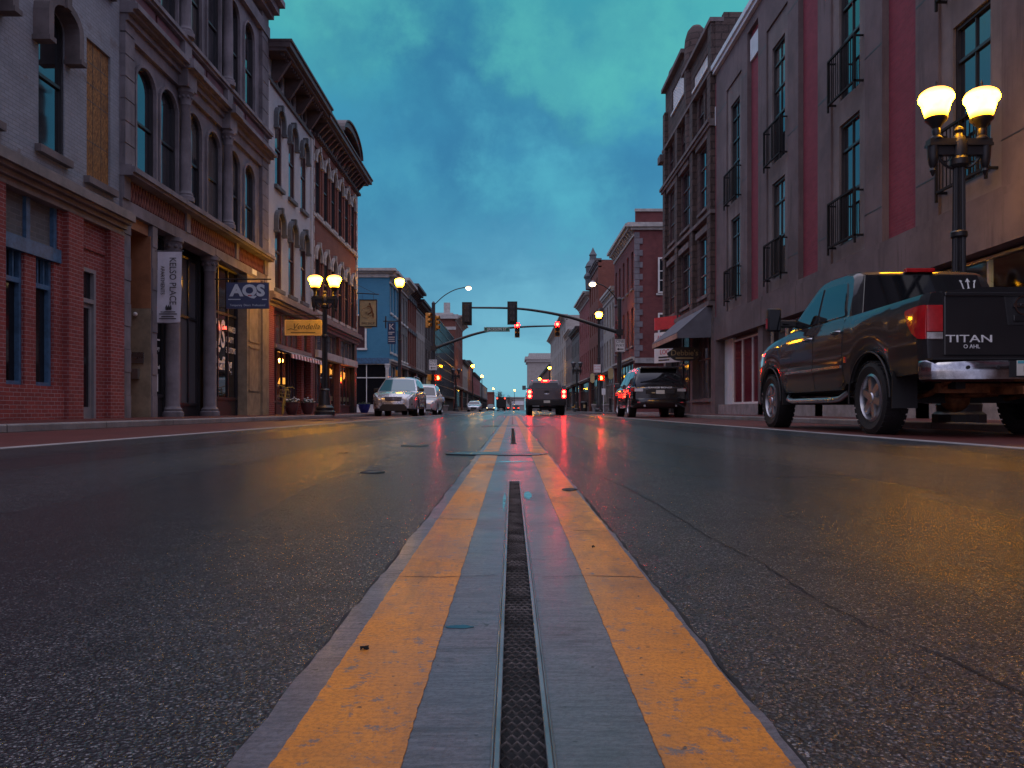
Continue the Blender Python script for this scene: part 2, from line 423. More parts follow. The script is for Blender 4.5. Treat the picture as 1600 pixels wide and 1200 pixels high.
M['leaf'] = mat('leaf', (.05, .08, .03), .6, var=.4)
M['flower'] = mat('white_petals', (.75, .75, .74), .6, var=.1)
M['yellow_bike'] = mat('yellow_enamel', (.50, .34, .05), .4, var=.25)
M['bark'] = mat('bark', (.05, .04, .035), .9)
M['twig'] = mat('twigs', (.06, .045, .04), .9)
M['skin'] = mat('skin', (.42, .25, .18), .6, var=.1)
M['shirt'] = mat('pale_blue_shirt', (.50, .60, .72), .8, var=.1)
M['trousers'] = mat('dark_trousers', (.02, .02, .03), .85)
M['hydrant'] = mat('hydrant_yellow', (.55, .30, .05), .45, var=.25)
M['awning'] = mat('awning_canvas', (.12, .125, .15), .85, var=.2, ns=2, bp=.3)
M['awning_edge'] = mat('awning_edge', (.38, .25, .18), .8)
M['red_door'] = glass('red_shop_glass', (.13, .008, .02), .12, .5)
M['globe'] = None
M['red_on'] = glow('red_signal_core', (1.0, .014, .003), 240)
M['red_rim'] = glow('red_signal_rim', (1.0, .0006, .0010), 260)
M['red_tail'] = glow('brake_light_core', (1.0, .022, .008), 90)
M['red_tail_rim'] = glow('brake_light_rim', (1.0, .003, .006), 28)
M['red_far'] = glow('far_tail_light', (1.0, .06, .03), 8)
M['white_far'] = glow('far_headlight', (1.0, .78, .42), 10)
M['cobra_on'] = glow('road_lamp_lens', (1.0, .72, .36), 22)
M['warm_lamp'] = glow('warm_bulb', (1.0, .36, .06), 60)
M['lantern_glow'] = glow('paper_lantern', (1.0, .36, .06), 2.4)
M['neon'] = glow('red_neon', (1.0, .035, .02), 9)
M['neon_core'] = glow('yellow_neon', (1.0, .42, .03), 8)
M['tube'] = glow('fluorescent_tube', (1.0, .68, .28), 5)
M['yellow_far'] = glow('far_yellow_sign', (1.0, .62, .15), 2.0)

def make_globe_mat():
    m, nt, p = base('frosted_lamp_globe', .3)
    p.inputs['Base Color'].default_value = (.8, .7, .5, 1)
    tcx = nt.nodes.new('ShaderNodeTexCoord'); sx = nt.nodes.new('ShaderNodeSeparateXYZ'); lk(nt, tcx.outputs['Generated'], sx.inputs[0])
    mid = math_(nt, 'SUBTRACT', 1.0, math_(nt, 'ABSOLUTE', math_(nt, 'MULTIPLY_ADD', sx.outputs[2], 2.2, -1.0)), clamp=True)
    n = noise(nt, coords(nt), 7, 3)
    hot = math_(nt, 'MULTIPLY', ramp(nt, mid, .0, .55), math_(nt, 'MULTIPLY_ADD', n, .8, .6))
    lk(nt, mixc(nt, hot, (1.0, .33, .006), (1.0, .42, .0105)), p.inputs['Emission Color'])
    lk(nt, math_(nt, 'MULTIPLY_ADD', hot, 84, 2.4), p.inputs['Emission Strength'])
    return m
M['globe'] = make_globe_mat()
def make_ply():
    m, nt, p = base('oriented_strand_board', .8)
    co = coords(nt, (1, 2.2, .55))
    v = nn(nt, 'ShaderNodeTexVoronoi', Scale=34.0); lk(nt, co, v.inputs['Vector'])
    sp = nt.nodes.new('ShaderNodeSeparateColor'); lk(nt, v.outputs['Color'], sp.inputs[0])
    c = mixc(nt, sp.outputs[0], (.10, .04, .010), (.38, .18, .045))
    n = noise(nt, coords(nt), 3, 5)
    lk(nt, mixc(nt, ramp(nt, n, .5, .8), c, (.13, .06, .02)), p.inputs['Base Color'])
    bump(nt, p, sp.outputs[1], .004, .7)
    return m
M['ply'] = make_ply()

def make_asphalt():
    m, nt, p = base('wet_asphalt', .55, 0, .12)
    co = coords(nt)
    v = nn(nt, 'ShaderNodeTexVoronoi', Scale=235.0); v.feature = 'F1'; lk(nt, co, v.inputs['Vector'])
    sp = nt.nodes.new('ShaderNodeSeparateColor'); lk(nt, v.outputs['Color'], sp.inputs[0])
    v2 = nn(nt, 'ShaderNodeTexVoronoi', Scale=430.0); lk(nt, co, v2.inputs['Vector'])
    s2 = nt.nodes.new('ShaderNodeSeparateColor'); lk(nt, v2.outputs['Color'], s2.inputs[0])
    fine = noise(nt, co, 600, 2); big = noise(nt, coords(nt, (1, .22, 1)), .7, 5, .6); mid = noise(nt, co, 9, 4)
    sx = nt.nodes.new('ShaderNodeSeparateXYZ'); lk(nt, co, sx.inputs[0])
    # the wheel tracks are polished smoother and darker than the rest of each lane
    tr = math_(nt, 'COSINE', math_(nt, 'MULTIPLY', math_(nt, 'SUBTRACT', math_(nt, 'ABSOLUTE', sx.outputs[0]), 1.05), 3.9))
    track = ramp(nt, math_(nt, 'MULTIPLY_ADD', noise(nt, coords(nt, (1, .3, 1)), 1.6, 6, .65), 2.2, math_(nt, 'SUBTRACT', tr, .7)), -.9, 1.5)
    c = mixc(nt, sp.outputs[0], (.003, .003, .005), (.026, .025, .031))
    c = mixc(nt, ramp(nt, s2.outputs[1], .945, .96), c, (.24, .23, .23))
    c = mixc(nt, ramp(nt, mid, .45, .75), c, (.007, .007, .010))
    c = mixc(nt, math_(nt, 'MULTIPLY', track, .5), c, (.008, .008, .011))
    oil = noise(nt, coords(nt, (1, .5, 1)), 1.1, 7, .7)
    c = mixc(nt, math_(nt, 'MULTIPLY', ramp(nt, oil, .60, .68), .8), c, (.004, .004, .005))
    lk(nt, c, p.inputs['Base Color'])
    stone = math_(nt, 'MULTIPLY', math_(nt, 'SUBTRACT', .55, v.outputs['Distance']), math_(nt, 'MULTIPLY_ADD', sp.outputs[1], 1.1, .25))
    h = math_(nt, 'ADD', math_(nt, 'ADD', stone, math_(nt, 'MULTIPLY', fine, .3)), math_(nt, 'MULTIPLY', v2.outputs['Distance'], -.3))
    b1 = bump(nt, p, h, .0036, 1.0)
    wet = ramp(nt, big, .28, .62)
    top = ramp(nt, v.outputs['Distance'], .62, .30)            # wet gloss on stone tops, cut in the pits to imitate their shade
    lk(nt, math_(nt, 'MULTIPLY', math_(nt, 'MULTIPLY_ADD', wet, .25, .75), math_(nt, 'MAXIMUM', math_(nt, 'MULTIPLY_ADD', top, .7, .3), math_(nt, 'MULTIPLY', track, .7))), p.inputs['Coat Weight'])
    lk(nt, math_(nt, 'MULTIPLY_ADD', wet, -.05, .19), p.inputs['Coat Roughness'])
    p.inputs['Coat IOR'].default_value = 1.8
    b2 = nn(nt, 'ShaderNodeBump', Distance=.0019); lk(nt, h, b2.inputs['Height']); lk(nt, math_(nt, 'MULTIPLY_ADD', track, -.45, 1.0), b2.inputs['Strength'])
    b3 = nn(nt, 'ShaderNodeBump', Strength=.5, Distance=.01); lk(nt, noise(nt, co, 2.2, 3), b3.inputs['Height']); lk(nt, b2.outputs[0], b3.inputs['Normal'])
    lk(nt, b3.outputs[0], p.inputs['Coat Normal'])
    return m
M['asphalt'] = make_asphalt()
def make_strip(name, c1, c2, rough, wear=None, film=.5):
    m, nt, p = base(name, rough, 0, .5)
    co = coords(nt, (1.0, 7.0, 1.0)); c0 = coords(nt)
    st = noise(nt, co, 22, 5, .6); bl = noise(nt, c0, 2.2, 6, .65); fn = noise(nt, c0, 190, 4, .7); sp = noise(nt, c0, 75, 2); md = noise(nt, c0, 34, 6, .7)
    c = mixc(nt, ramp(nt, st, .25, .75), c1, c2)
    c = mixc(nt, math_(nt, 'MULTIPLY', ramp(nt, bl, .38, .72), .7), c, tuple(x * .5 for x in c1))
    c = mixc(nt, math_(nt, 'MULTIPLY', ramp(nt, fn, .45, .62), .55), c, tuple(x * .5 for x in c1))
    c = mixc(nt, math_(nt, 'MULTIPLY', ramp(nt, md, .56, .72), .6), c, wear or tuple(x * .5 for x in c1))
    c = mixc(nt, ramp(nt, sp, .70, .75), c, tuple(x * .15 for x in c1))
    if wear:                                                # chips and thin places down to the concrete, tyre grime
        c = mixc(nt, math_(nt, 'MULTIPLY', ramp(nt, noise(nt, c0, 48, 9, .82), .555, .60), .85), c, (.10, .095, .10))
        c = mixc(nt, math_(nt, 'MULTIPLY', ramp(nt, noise(nt, coords(nt, (1, .25, 1)), 7, 7, .7), .47, .66), .65), c, (.13, .055, .018))
    else:
        c = mixc(nt, math_(nt, 'MULTIPLY', ramp(nt, noise(nt, coords(nt, (1, 5, 1)), 9, 8, .75), .5, .66), .75), c, tuple(x * .35 for x in c1))
    lk(nt, c, p.inputs['Base Color'])
    lk(nt, math_(nt, 'MULTIPLY_ADD', bl, .3, rough - .1), p.inputs['Roughness'])
    h = math_(nt, 'ADD', math_(nt, 'MULTIPLY', st, .6), math_(nt, 'MULTIPLY', fn, 1.2))
    bump(nt, p, h, .0026, .9)
    wet = ramp(nt, bl, .35, .6)
    lk(nt, math_(nt, 'MULTIPLY_ADD', wet, film, film * .4), p.inputs['Coat Weight']); p.inputs['Coat Roughness'].default_value = .19; p.inputs['Coat IOR'].default_value = 1.6
    b2 = nn(nt, 'ShaderNodeBump', Strength=.6, Distance=.00035); lk(nt, h, b2.inputs['Height']); lk(nt, b2.outputs[0], p.inputs['Coat Normal'])
    return m
M['strip'] = make_strip('brushed_concrete', (.072, .064, .078), (.16, .148, .165), .52, None, .36)
M['yellow_line'] = make_strip('yellow_road_paint', (.56, .175, .005), (.68, .23, .009), .62, (.22, .09, .02), .3)
M['white_line'] = make_strip('white_road_paint', (.5, .5, .48), (.62, .62, .6), .4, (.2, .2, .2))
M['tar'] = mat('tar', (.008, .008, .009), .3, var=.3, bp=.5, bs=30)
M['crack'] = mat('open_crack', (.004, .004, .005), .9)
def make_water():
    m, nt, p = base('standing_water', .03, 0, .6); p.inputs['Base Color'].default_value = (.02, .02, .022, 1)
    bump(nt, p, noise(nt, coords(nt), 14, 2), .004, .4); return m
M['water'] = make_water()
M['rail'] = mat('matt_black_rail', (.012, .012, .013), .7, spec=.2)
M['drain_steel'] = mat('drain_steel', (.55, .52, .50), .3, .9, var=.4, ns=14, bp=.2, bs=200, bd=.001)
M['drain_frame'] = mat('drain_frame', (.20, .22, .24), .35, .75, var=.35, ns=8)

# ------------------------------------------------------------------ ground and road
g = MB(); g.b(-3000, 3000, -3000, 6000, -1.2, -.06); struct('ground', g, M['concrete'])
KX = 6.2
YA, YB = 47.5, 58.0            # the cross street lies between these
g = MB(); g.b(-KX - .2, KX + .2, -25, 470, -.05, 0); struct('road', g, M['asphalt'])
g = MB()
for sx in (-1, 1):
    x0, x1 = sorted((sx * (KX + .2), sx * 90)); g.b(x0, x1, YA, YB, -.05, 0)
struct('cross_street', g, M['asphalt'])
# parking lanes paved in brick with a concrete edge band
g = MB(); e = MB()
for sx in (-1, 1):
    for y0, y1 in ((-25, YA - 4), (YB + 4, 200)):
        a, b_ = sorted((sx * 3.82, sx * 6.14)); g.b(a, b_, y0, y1, -.02, .004)
        a, b_ = sorted((sx * 3.66, sx * 3.80)); e.b(a, b_, y0, y1, -.02, .005)
struct('parking_lane_paving', g, M['paver']); struct('lane_edge_band', e, M['concrete'])
for nm, rng in (('pavement', ((-25, YA), (YB, 470))),):
    g = MB(); k = MB()
    for sx in (-1, 1):
        for y0, y1 in rng:
            a, b_ = sorted((sx * (KX + .22), sx * 30)); g.b(a, b_, y0, y1, -.04, .098)
            a, b_ = sorted((sx * KX, sx * (KX + .215))); k.b(a, b_, y0, y1, -.04, .104)
            if y0 > 50: a, b_ = sorted((sx * (KX + .22), sx * 30)); k.b(a, b_, y0 - .2, y0 - .003, -.04, .104)
            if y1 < 50: a, b_ = sorted((sx * (KX + .22), sx * 30)); k.b(a, b_, y1 + .003, y1 + .2, -.04, .104)
    struct('pavement', g, M['paver']); struct('kerb', k, M['kerb_stone'], bevel=.02)

# the concrete centre strip with its yellow lines: ragged edges
def ragged(x, y0, y1, amp, step, seed):
    r = random.Random(seed); out = []; y = y0; w = 0
    while y < y1:
        w = .6 * w + r.uniform(-amp, amp); out.append((x + w, y)); y += step * r.uniform(.6, 1.4) * (1 + max(y, 0) * .25)
    out.append((x, y1)); return out
def ribbon(mb, L, Rr, z0, z1, mi=0):
    # left and right edges sampled at the same y
    ys = sorted({round(p[1], 4) for p in L} | {round(p[1], 4) for p in Rr})
    def at(E, y):
        for (xa, ya), (xb, yb) in zip(E, E[1:]):
            if ya <= y <= yb: return xa + (xb - xa) * (y - ya) / max(yb - ya, 1e-6)
        return E[-1][0] if y > E[-1][1] else E[0][0]
    rows = [[(at(L, y), y, z0), (at(L, y), y, z1), (at(Rr, y), y, z1), (at(Rr, y), y, z0)] for y in ys]
    mb.grid(rows, mi)
g = MB()
def cutribbon(L, Rr, a, b_):
    f = lambda E, y: next((xa + (xb - xa) * (y - ya) / max(yb - ya, 1e-6) for (xa, ya), (xb, yb) in zip(E, E[1:]) if ya <= y <= yb), E[-1][0])
    cl = lambda E: [(f(E, a), a)] + [p for p in E if a < p[1] < b_] + [(f(E, b_), b_)]
    ribbon(g, cl(L), cl(Rr), -.01, .004)
SL, SR = ragged(-.222, -1.5, 36, .003, .03, 1), ragged(.230, -1.5, 36, .003, .03, 2)
def st(x): return [(x, -1.5), (x, 40)]
for a, b_, xc in ((-1.5, 3.09, .009), (6.5, 11.8, .012)):
    cutribbon(SL, st(xc - .0262), a, b_); cutribbon(st(xc + .0262), SR, a, b_)
cutribbon(SL, SR, 3.09, 6.5); cutribbon(SL, SR, 11.8, 35.9)
struct('centre_strip', g, M['strip'])
g = MB(); ribbon(g, ragged(-.2275, -1.5, 36, .003, .012, 8), ragged(-.2215, -1.5, 36, .002, .03, 9), -.01, .0012); ribbon(g, ragged(.2295, -1.5, 36, .002, .03, 10), ragged(.2355, -1.5, 36, .003, .012, 12), -.01, .0012)
struct('strip_joint', g, M['crack'])
for nm, a, b_, s_ in (('yellow_line', -.190, -.088, 3), ('yellow_line', .120, .222, 5)):
    g = MB(); ribbon(g, ragged(a, -1.5, 34, .0007, .005, s_), ragged(b_, -1.5, 34, .0007, .005, s_ + 1), .0, .0052)
    struct(nm, g, M['yellow_line'])
# saw joints across the strip
g = MB()
def jag(mb, pts, w, z, seed, n=9):
    r = random.Random(seed); P = []
    for (x0, y0), (x1, y1) in zip(pts, pts[1:]):
        for k in range(n):
            t = k / n; P.append((x0 + (x1 - x0) * t + r.uniform(-w, w) * 1.3, y0 + (y1 - y0) * t + r.uniform(-w, w)))
    P.append(pts[-1])
    rows = []
    for k, (x, y) in enumerate(P):
        a, b_ = P[max(k - 1, 0)], P[min(k + 1, len(P) - 1)]
        dx, dy = b_[0] - a[0], b_[1] - a[1]; l = math.hypot(dx, dy) or 1; ww = w * r.uniform(.25, 1)
        rows.append([(x - dy / l * ww, y + dx / l * ww, z), (x + dy / l * ww, y - dx / l * ww, z)])
    mb.grid(rows)
jag(g, [(.33, 4.3), (.36, 3.6), (.42, 2.84), (.437, 2.37), (.44, 1.775), (.463, 1.48), (.454, 1.2), (.47, 1.04), (.50, .9), (.52, .7)], .0024, .0015, 4, 14)
jag(g, [(.7, 3.45), (1.2, 3.36), (1.8, 3.42), (2.6, 3.3), (3.4, 3.4)], .007, .0016, 5)
jag(g, [(.28, 5.3), (.6, 5.0), (1.0, 5.15), (1.7, 4.9)], .008, .0016, 6)
jag(g, [(.5, 7.5), (1.1, 7.2), (1.3, 6.6)], .012, .0016, 7)
jag(g, [(-.9, 5.6), (-2.0, 5.2), (-3.4, 5.5)], .009, .0016, 8)
struct('road_cracks', g, M['crack'])
g = MB()
for pts in ([(.05, 1.33), (.12, 1.345), (.22, 1.33)], [(-.21, 1.34), (-.12, 1.33), (-.03, 1.35)], [(-.2, 4.2), (-.02, 4.15), (.21, 4.2)], [(-.2, 8.4), (0, 8.45), (.22, 8.4)], [(.14, 1.85), (.22, 1.83)], [(-.2, 2.05), (-.1, 2.03)]): jag(g, pts, .0012 + pts[0][1] * .0006, .0056, int(pts[0][1] * 100), 16)
struct('strip_cracks', g, M['crack'])
# tar patches, joint at the end of the strip, stop lines
def blob(cx, cy, rx, ry, seed, n=26, rag=.25):
    r = random.Random(seed); n = 40; w = [(j, r.uniform(-1, 1) * rag / j ** .7, r.uniform(0, 6.3)) for j in range(2, 8)]
    out = []
    for k in range(n):
        a = 2 * math.pi * k / n; q = 1 + sum(am * math.sin(j * a + ph) for j, am, ph in w) * .55
        out.append((cx + rx * math.cos(a) * q, cy + ry * math.sin(a) * q))
    return out
g = MB(); g.prism(blob(-.13, 5.08, .27, .17, 3, 30, .35), .001, .0085, axis='c'); g.prism(blob(.02, 4.98, .2, .12, 7, 26, .4), .001, .0087, axis='c'); g.b(-.55, .55, 13.55, 13.75, 0, .0085)
struct('tar_patch', g, M['tar'])
g = MB(); g.b(-3.6, .35, 44.2, 44.7, 0, .005); g.b(.9, 3.6, 43.6, 44.1, 0, .005)
for y in (59.4, 62.2): g.b(-6.1, 6.1, y, y + .3, 0, .005)
for y in (45.4, 47.2): g.b(-3.6, 3.6, y, y + .25, 0, .005)
struct('road_markings', g, M['white_line'])
g = MB(); g.b(-.09, -.05, 64, 90, 0, .005); g.b(.05, .09, 64, 90, 0, .005); g.b(-.09, -.05, 92, 380, 0, .005); g.b(.05, .09, 92, 380, 0, .005)
struct('far_centre_line', g, M['yellow_line'])
puds = [(blob(.052, 2.62, .012, .12, 21, 22, .3), .0048), (blob(.20, 2.78, .028, .045, 23, 22, .3), .0072), (blob(-.068, 1.03, .018, .008, 24, 18, .3), .0047), (blob(-.024, 2.45, .004, .25, 26, 30, .4), .0048), (blob(.02, 4.3, .10, .04, 29, 24, .4), .0049)]
g = MB()
for pl, z in puds: g = MB(); g.prism(pl, z - .003, z, axis='c'); struct('puddle', g, M['water'])
g = MB(); r = random.Random(5)
for k in range(16): g.prism(blob(r.uniform(-6.0, -4.2), r.uniform(19, 27), r.uniform(.08, .35), r.uniform(.1, .5), 100 + k, 16, .4), .002, .0072, axis='c')
for k in range(10): g.prism(blob(r.uniform(4.2, 6.0), r.uniform(15, 40), r.uniform(.08, .3), r.uniform(.2, .6), 200 + k, 16, .4), .002, .0072, axis='c')
struct('puddles_on_paving', g, M['water'])

# slot drains: frame rails and a woven grate
def drain(x, y0, y1, label, pitch, fine=True):
    t = thing('slot_drain', label, 'drain', (x, (y0 + y1) / 2, 0), 'slot drains set in the centre strip')
    m = MB()
    for sx in (-1, 1):
        a, b_ = sorted((x + sx * .0185, x + sx * .0235)); m.b(a, b_, y0, y1, -.02, .0105)
        a, b_ = sorted((x + sx * .0238, x + sx * .0262)); m.b(a, b_, y0, y1, -.02, .0075)
    m.b(x - .0185, x + .0185, y1 - .004, y1, -.02, .0085)
    m.build('frame', M['drain_frame'], t, bevel=.0008)
    m = MB(); n = int((y1 - y0) / pitch); W = .0183; seg = 4
    for j in range(n):
        y = y0 + j * pitch; ph = j % 2; rows = []
        for k in range(seg * 2 + 1):
            xx = x - W + 2 * W * k / (seg * 2)
            zz = .0050 if (k + ph) % 2 else .0072
            yy = y + (pitch * .5 if (k + ph) % 2 else -pitch * .5)
            rows.append([(xx, yy - .0011, zz), (xx, yy, zz + .0013), (xx, yy + .0011, zz), (xx, yy, zz - .0016)])
        m.grid(rows, closed=True)
    m.build('grate', M['drain_steel'], t, smooth=50)
    m = MB(); m.b(x - .0184, x + .0184, y0, y1 - .005, -.02, .0012); m.build('channel', M['crack'], t)
    return t
drain(.009, -.4, 3.09, 'long woven steel slot drain running down the concrete strip in the foreground', .0140)
drain(.012, 6.5, 11.8, 'short distant slot drain beyond the tar patch across the strip', .016)
m = MB(); m.b(.0, .022, 15, 35, 0, .0072); struct('far_slot', m, M['crack'])
def cover(x, y, r_, label):
    m = MB(); m.lathe([(r_, -.02), (r_, .005), (r_ * .9, .007), (r_ * .86, .0035), (.001, .0035)], (x, y, 0), 22)
    tag(m.build('valve_cover', M['iron'], smooth=30), label, 'valve cover')
cover(-.63, 3.6, .055, 'small round iron valve cover in the asphalt nearest the yellow line')
cover(-.76, 6.25, .11, 'larger round iron valve cover farther up the left lane')

def leaf(x, y, r_, rot, z, label, mt='crack'):
    m = MB(); pts = []
    for k in range(12):
        a = 2 * math.pi * k / 12; q = r_ * (1 if k % 2 else .72) * (1 + .5 * abs(math.cos(a)))
        u, v = q * math.cos(a), q * .5 * math.sin(a); pts.append((x + u * math.cos(rot) - v * math.sin(rot), y + u * math.sin(rot) + v * math.cos(rot), z + .002 * (1 + math.sin(k * 1.7))))
    c = m.P(x, y, z + .004); i = [m.P(*p) for p in pts]; j = [m.P(p[0], p[1], p[2] - .0012) for p in pts]; c2 = m.P(x, y, z + .0025)
    for k in range(12): m.F((c, i[k], i[(k + 1) % 12])); m.F((c2, j[(k + 1) % 12], j[k])); m.F((i[k], j[k], j[(k + 1) % 12], i[(k + 1) % 12]))
    tag(m.build('fallen_leaf', M[mt]), label, 'leaf')
leaf(-.172, .93, .0042, .3, .0056, 'tiny dark curled leaf lying on the yellow line left of the drain'); leaf(.165, 1.62, .004, 1.1, .0056, 'tiny dark leaf on the yellow line right of the drain'); leaf(-1.1, 5.2, .03, .7, .001, 'dark wet leaf alone on the asphalt near the larger valve cover')
# ------------------------------------------------------------------ near block, left side of the street
FL = FR('L', -8.8)
ZS = .098
def mass(b, F, s0, s1, H, depth=11, front=-.36, gz=0, gdep=0, name='roof'):
    """closed back body; the ground floor may start deeper to leave room for a shop"""
    m = MB(F.T)
    if gz:
        m.b(s0 + .01, s1 - .01, -depth, -gdep, ZS, gz); m.b(s0 + .01, s1 - .01, -depth, front, gz, H)
    else: m.b(s0 + .01, s1 - .01, -depth, front, ZS, H)
    return m
def hood_seg(over=.1, w=.13, d=.14, mname='hood_grey', drop=.45, key=True):
    def f(wi, o):
        q = MB(wi.F.Tl); h = wi.w / 2; zs = wi.h - wi.arch
        arch_band(q, -h - .01, h + .01, zs, wi.h, w, -.02, d, drop=drop)
        q.b(-h - w - .05, -h + .0, -.02, d + .04, zs - drop - .09, zs - drop); q.b(h, h + w + .05, -.02, d + .04, zs - drop - .09, zs - drop)
        if key: q.b(-.08, .08, -.02, d + .05, wi.h - .02, wi.h + w + .08)
        q.build('hood', M[mname], o)
    return f
def bracket_row(mb, s0, s1, n, d1, z0, z1, w=.12):
    for k in range(n):
        a = s0 + (s1 - s0) * (k + .5) / n
        mb.prism([(0, z0), (d1 * .35, z0 + .05), (d1 * .55, (z0 + z1) / 2), (d1, z1 - .06), (d1, z1), (0, z1)], a - w / 2, a + w / 2, axis='x') if False else mb.hexa(
            [(a - w / 2, -.01, z0), (a + w / 2, -.01, z0), (a + w / 2, d1 * .3, z0 + .06), (a - w / 2, d1 * .3, z0 + .06), (a - w / 2, -.01, z1), (a + w / 2, -.01, z1), (a + w / 2, d1, z1), (a - w / 2, d1, z1)])

# --- 1: white painted brick over a red brick shopfront
b1 = thing('brick_building', 'white painted brick building with a boarded window above a red brick shopfront with blue trim', 'building', (-8.8, 10, 0))
s0, s1 = 2.0, 17.88
m = mass(b1, FL, s0, s1, 13); m.b(s0, s1, -11, -.36, 13, 13.15); m.build('core', M['dark'], b1)
wh = Win(FL, .86, 2.75, M['black_trim'], M['glass'], arch=.28, rails=(.5,), dep=.13, sill=M['stone_dark'], hood=hood_seg(w=.16, d=.30, drop=.5, mname='stone_dark'), name='window')
ups = [(15.25, 5.2), (13.15, 5.2), (11.0, 5.2), (9.0, 5.2), (15.25, 9.4), (13.15, 9.4), (17.0, 9.4), (11.0, 9.4)]
m = MB(FL.T)
holes = [wh.hole(a, z) for a, z in ups] + [(16.5, 17.48, 5.1, 8.0)]
wall(m, s0, s1, 4.7, 13, -.36, 0, holes)
for a, z in ups: arch_fill(m, a - .43, a + .43, z + 2.47, z + 2.75, -.36, 0)
m.build('wall', M['white_brick'], b1)
for a, z in ups: wh.place(b1, a, z)
m = MB(FL.T); m.b(16.5, 17.48, -.12, -.05, 5.1, 8.0); o = m.build('boarded_window', M['ply'], b1); o['label'] = 'weathered chipboard sheet closing a window'
m = MB(FL.T)
for z in (5.9, 6.75, 7.1, 7.55): m.b(16.5, 17.48, -.052, -.047, z, z + .012)
for s_ in (16.83, 17.16): m.b(s_, s_ + .012, -.052, -.046, 5.1, 8.0)
m.build('seam', M['black_trim'], o)
m = MB(FL.T); m.b(16.38, 17.6, -.1, .13, 4.96, 5.098); m.build('sill', M['stone_dark'], b1)
m = MB(FL.T)
for d, z0, z1 in ((.12, 4.17, 4.30), (.2, 4.30, 4.40), (.3, 4.40, 4.47), (.38, 4.47, 4.62), (.3, 4.62, 4.70)): m.b(s0, s1 - .02, -.36, d, z0, z1)
m.build('cornice', M['wood_cornice'], b1)
m = MB(FL.T)
shop = [(13.78, 14.4), (14.74, 15.32), (11.85, 12.45), (12.79, 13.42), (9.6, 10.4), (8.3, 9.2)]
holes = [(a, c, .73, 3.12) for a, c in shop] + [(16.2, 16.87, ZS, 3.22), (13.7, 15.45, 3.12, 4.17), (11.78, 13.5, 3.12, 4.17)]
wall(m, s0, s1, ZS, 4.17, -.36, 0, holes)
for a, c in ((15.62, 16.16), (17.25, 17.86), (13.44, 13.68)): m.b(a, c, -.02, .12, ZS, 4.165)
m.b(13.70, 15.6, -.02, .05, ZS, .66); m.b(16.22, 17.2, -.02, .035, 3.6, 3.7)
m.build('shopfront_wall', M['red_brick'], b1)
for q0, q1 in ((13.7, 15.45), (11.78, 13.5)):
    m = MB(FL.T); m.b(q0, q1, -.3, -.1, 3.38, 4.168); m.build('blocked_transom', M['block'], b1)
    m = MB(FL.T); m.b(q0, q1 + .06, -.2, .04, 3.12, 3.38); m.b(q0 + .8, q0 + .92, -.12, -.03, 3.38, 4.165); m.b(q1 - .1, q1, -.12, -.02, 3.38, 4.165); m.build('lintel', M['blue_paint'], b1)
class_w = lambda a, c: ((a + c) / 2, c - a)
for a, c in shop:
    w = c - a; f = MB(FL.Tl)
    h = w / 2
    for x0, x1 in ((-h, -h + .07), (h - .07, h)): f.b(x0, x1, -.2, -.06, 0, 2.39)
    f.b(-h + .07, h - .07, -.2, -.06, 1.83, 1.92); f.b(-h + .07, h - .07, -.2, -.06, 0, .07)
    for k in (1, 2): x = -h + 2 * h * k / 3; f.b(x - .02, x + .02, -.18, -.08, 1.92, 2.39)
    o = f.build('window', M['blue_paint'], b1, FL.loc((a + c) / 2, .73))
    f = MB(FL.Tl); f.b(-h + .01, h - .01, -.15, -.145, .01, 2.38); f.build('pane', M['shop_glass'], o)
def door(F, parent, a, c, z0, zt, ztr, mf, mg, dep=.3):
    f = MB(F.T)
    f.b(a, a + .08, -dep, -dep + .12, z0, ztr); f.b(c - .08, c, -dep, -dep + .12, z0, ztr); f.b(a + .08, c - .08, -dep, -dep + .12, zt, zt + .09); f.b(a + .08, c - .08, -dep, -dep + .12, ztr - .08, ztr)
    f.b(a + .08, a + .16, -dep + .02, -dep + .07, z0, zt); f.b(c - .16, c - .08, -dep + .02, -dep + .07, z0, zt); f.b(a + .16, c - .16, -dep + .02, -dep + .07, z0, z0 + .24); f.b(a + .16, c - .16, -dep + .02, -dep + .07, zt - .1, zt)
    o = f.build('door', mf, parent)
    f = MB(F.T); f.b(a + .16, c - .16, -dep + .03, -dep + .04, z0 + .24, zt - .1); f.b(a + .08, c - .08, -dep + .03, -dep + .04, zt + .09, ztr - .08); f.build('pane', mg, o)
    f = MB(F.T); f.tube([F.T(0, 0, 0) and (a + .2, -dep + .1, z0 + .95), (a + .2, -dep + .1, z0 + 1.2)], .014); f.build('handle', M['steel'], o)
    return o
door(FL, b1, 16.2, 16.87, ZS, 2.5, 3.22, M['grey_paint'], M['shop_glass'], .12)

# --- 2: grey stone Italianate block with paired arched windows
b2 = thing('stone_building', 'tall grey stone block with paired arched windows and a columned shopfront', 'building', (-8.8, 23, 0))
s0, s1 = 17.9, 28.48
m = mass(b2, FL, s0, s1, 15.0, gz=4.9, gdep=1.9); m.b(s0, s1, -11, -.36, 15, 15.3); m.build('core', M['dark'], b2)
bays = [(18.45, 21.0), (21.25, 24.15), (24.4, 27.35)]
w2 = Win(FL, .98, 2.62, M['black_trim'], M['glass'], arch=.42, rails=(.48,), dep=.11, name='window')
w3 = Win(FL, .98, 3.0, M['black_trim'], M['glass'], arch=.46, rails=(.48,), dep=.11, name='window')
pos2 = []; 
for a, c in bays:
    q = (c - a) / 4; pos2 += [(a + q, 5.8), (c - q, 5.8)]
pos3 = [(a, 10.15) for a, z in pos2]
m = MB(FL.T)
holes = [w2.hole(a, z) for a, z in pos2] + [w3.hole(a, z) for a, z in pos3]
wall(m, s0, s1, 5.5, 15, -.36, 0, holes)
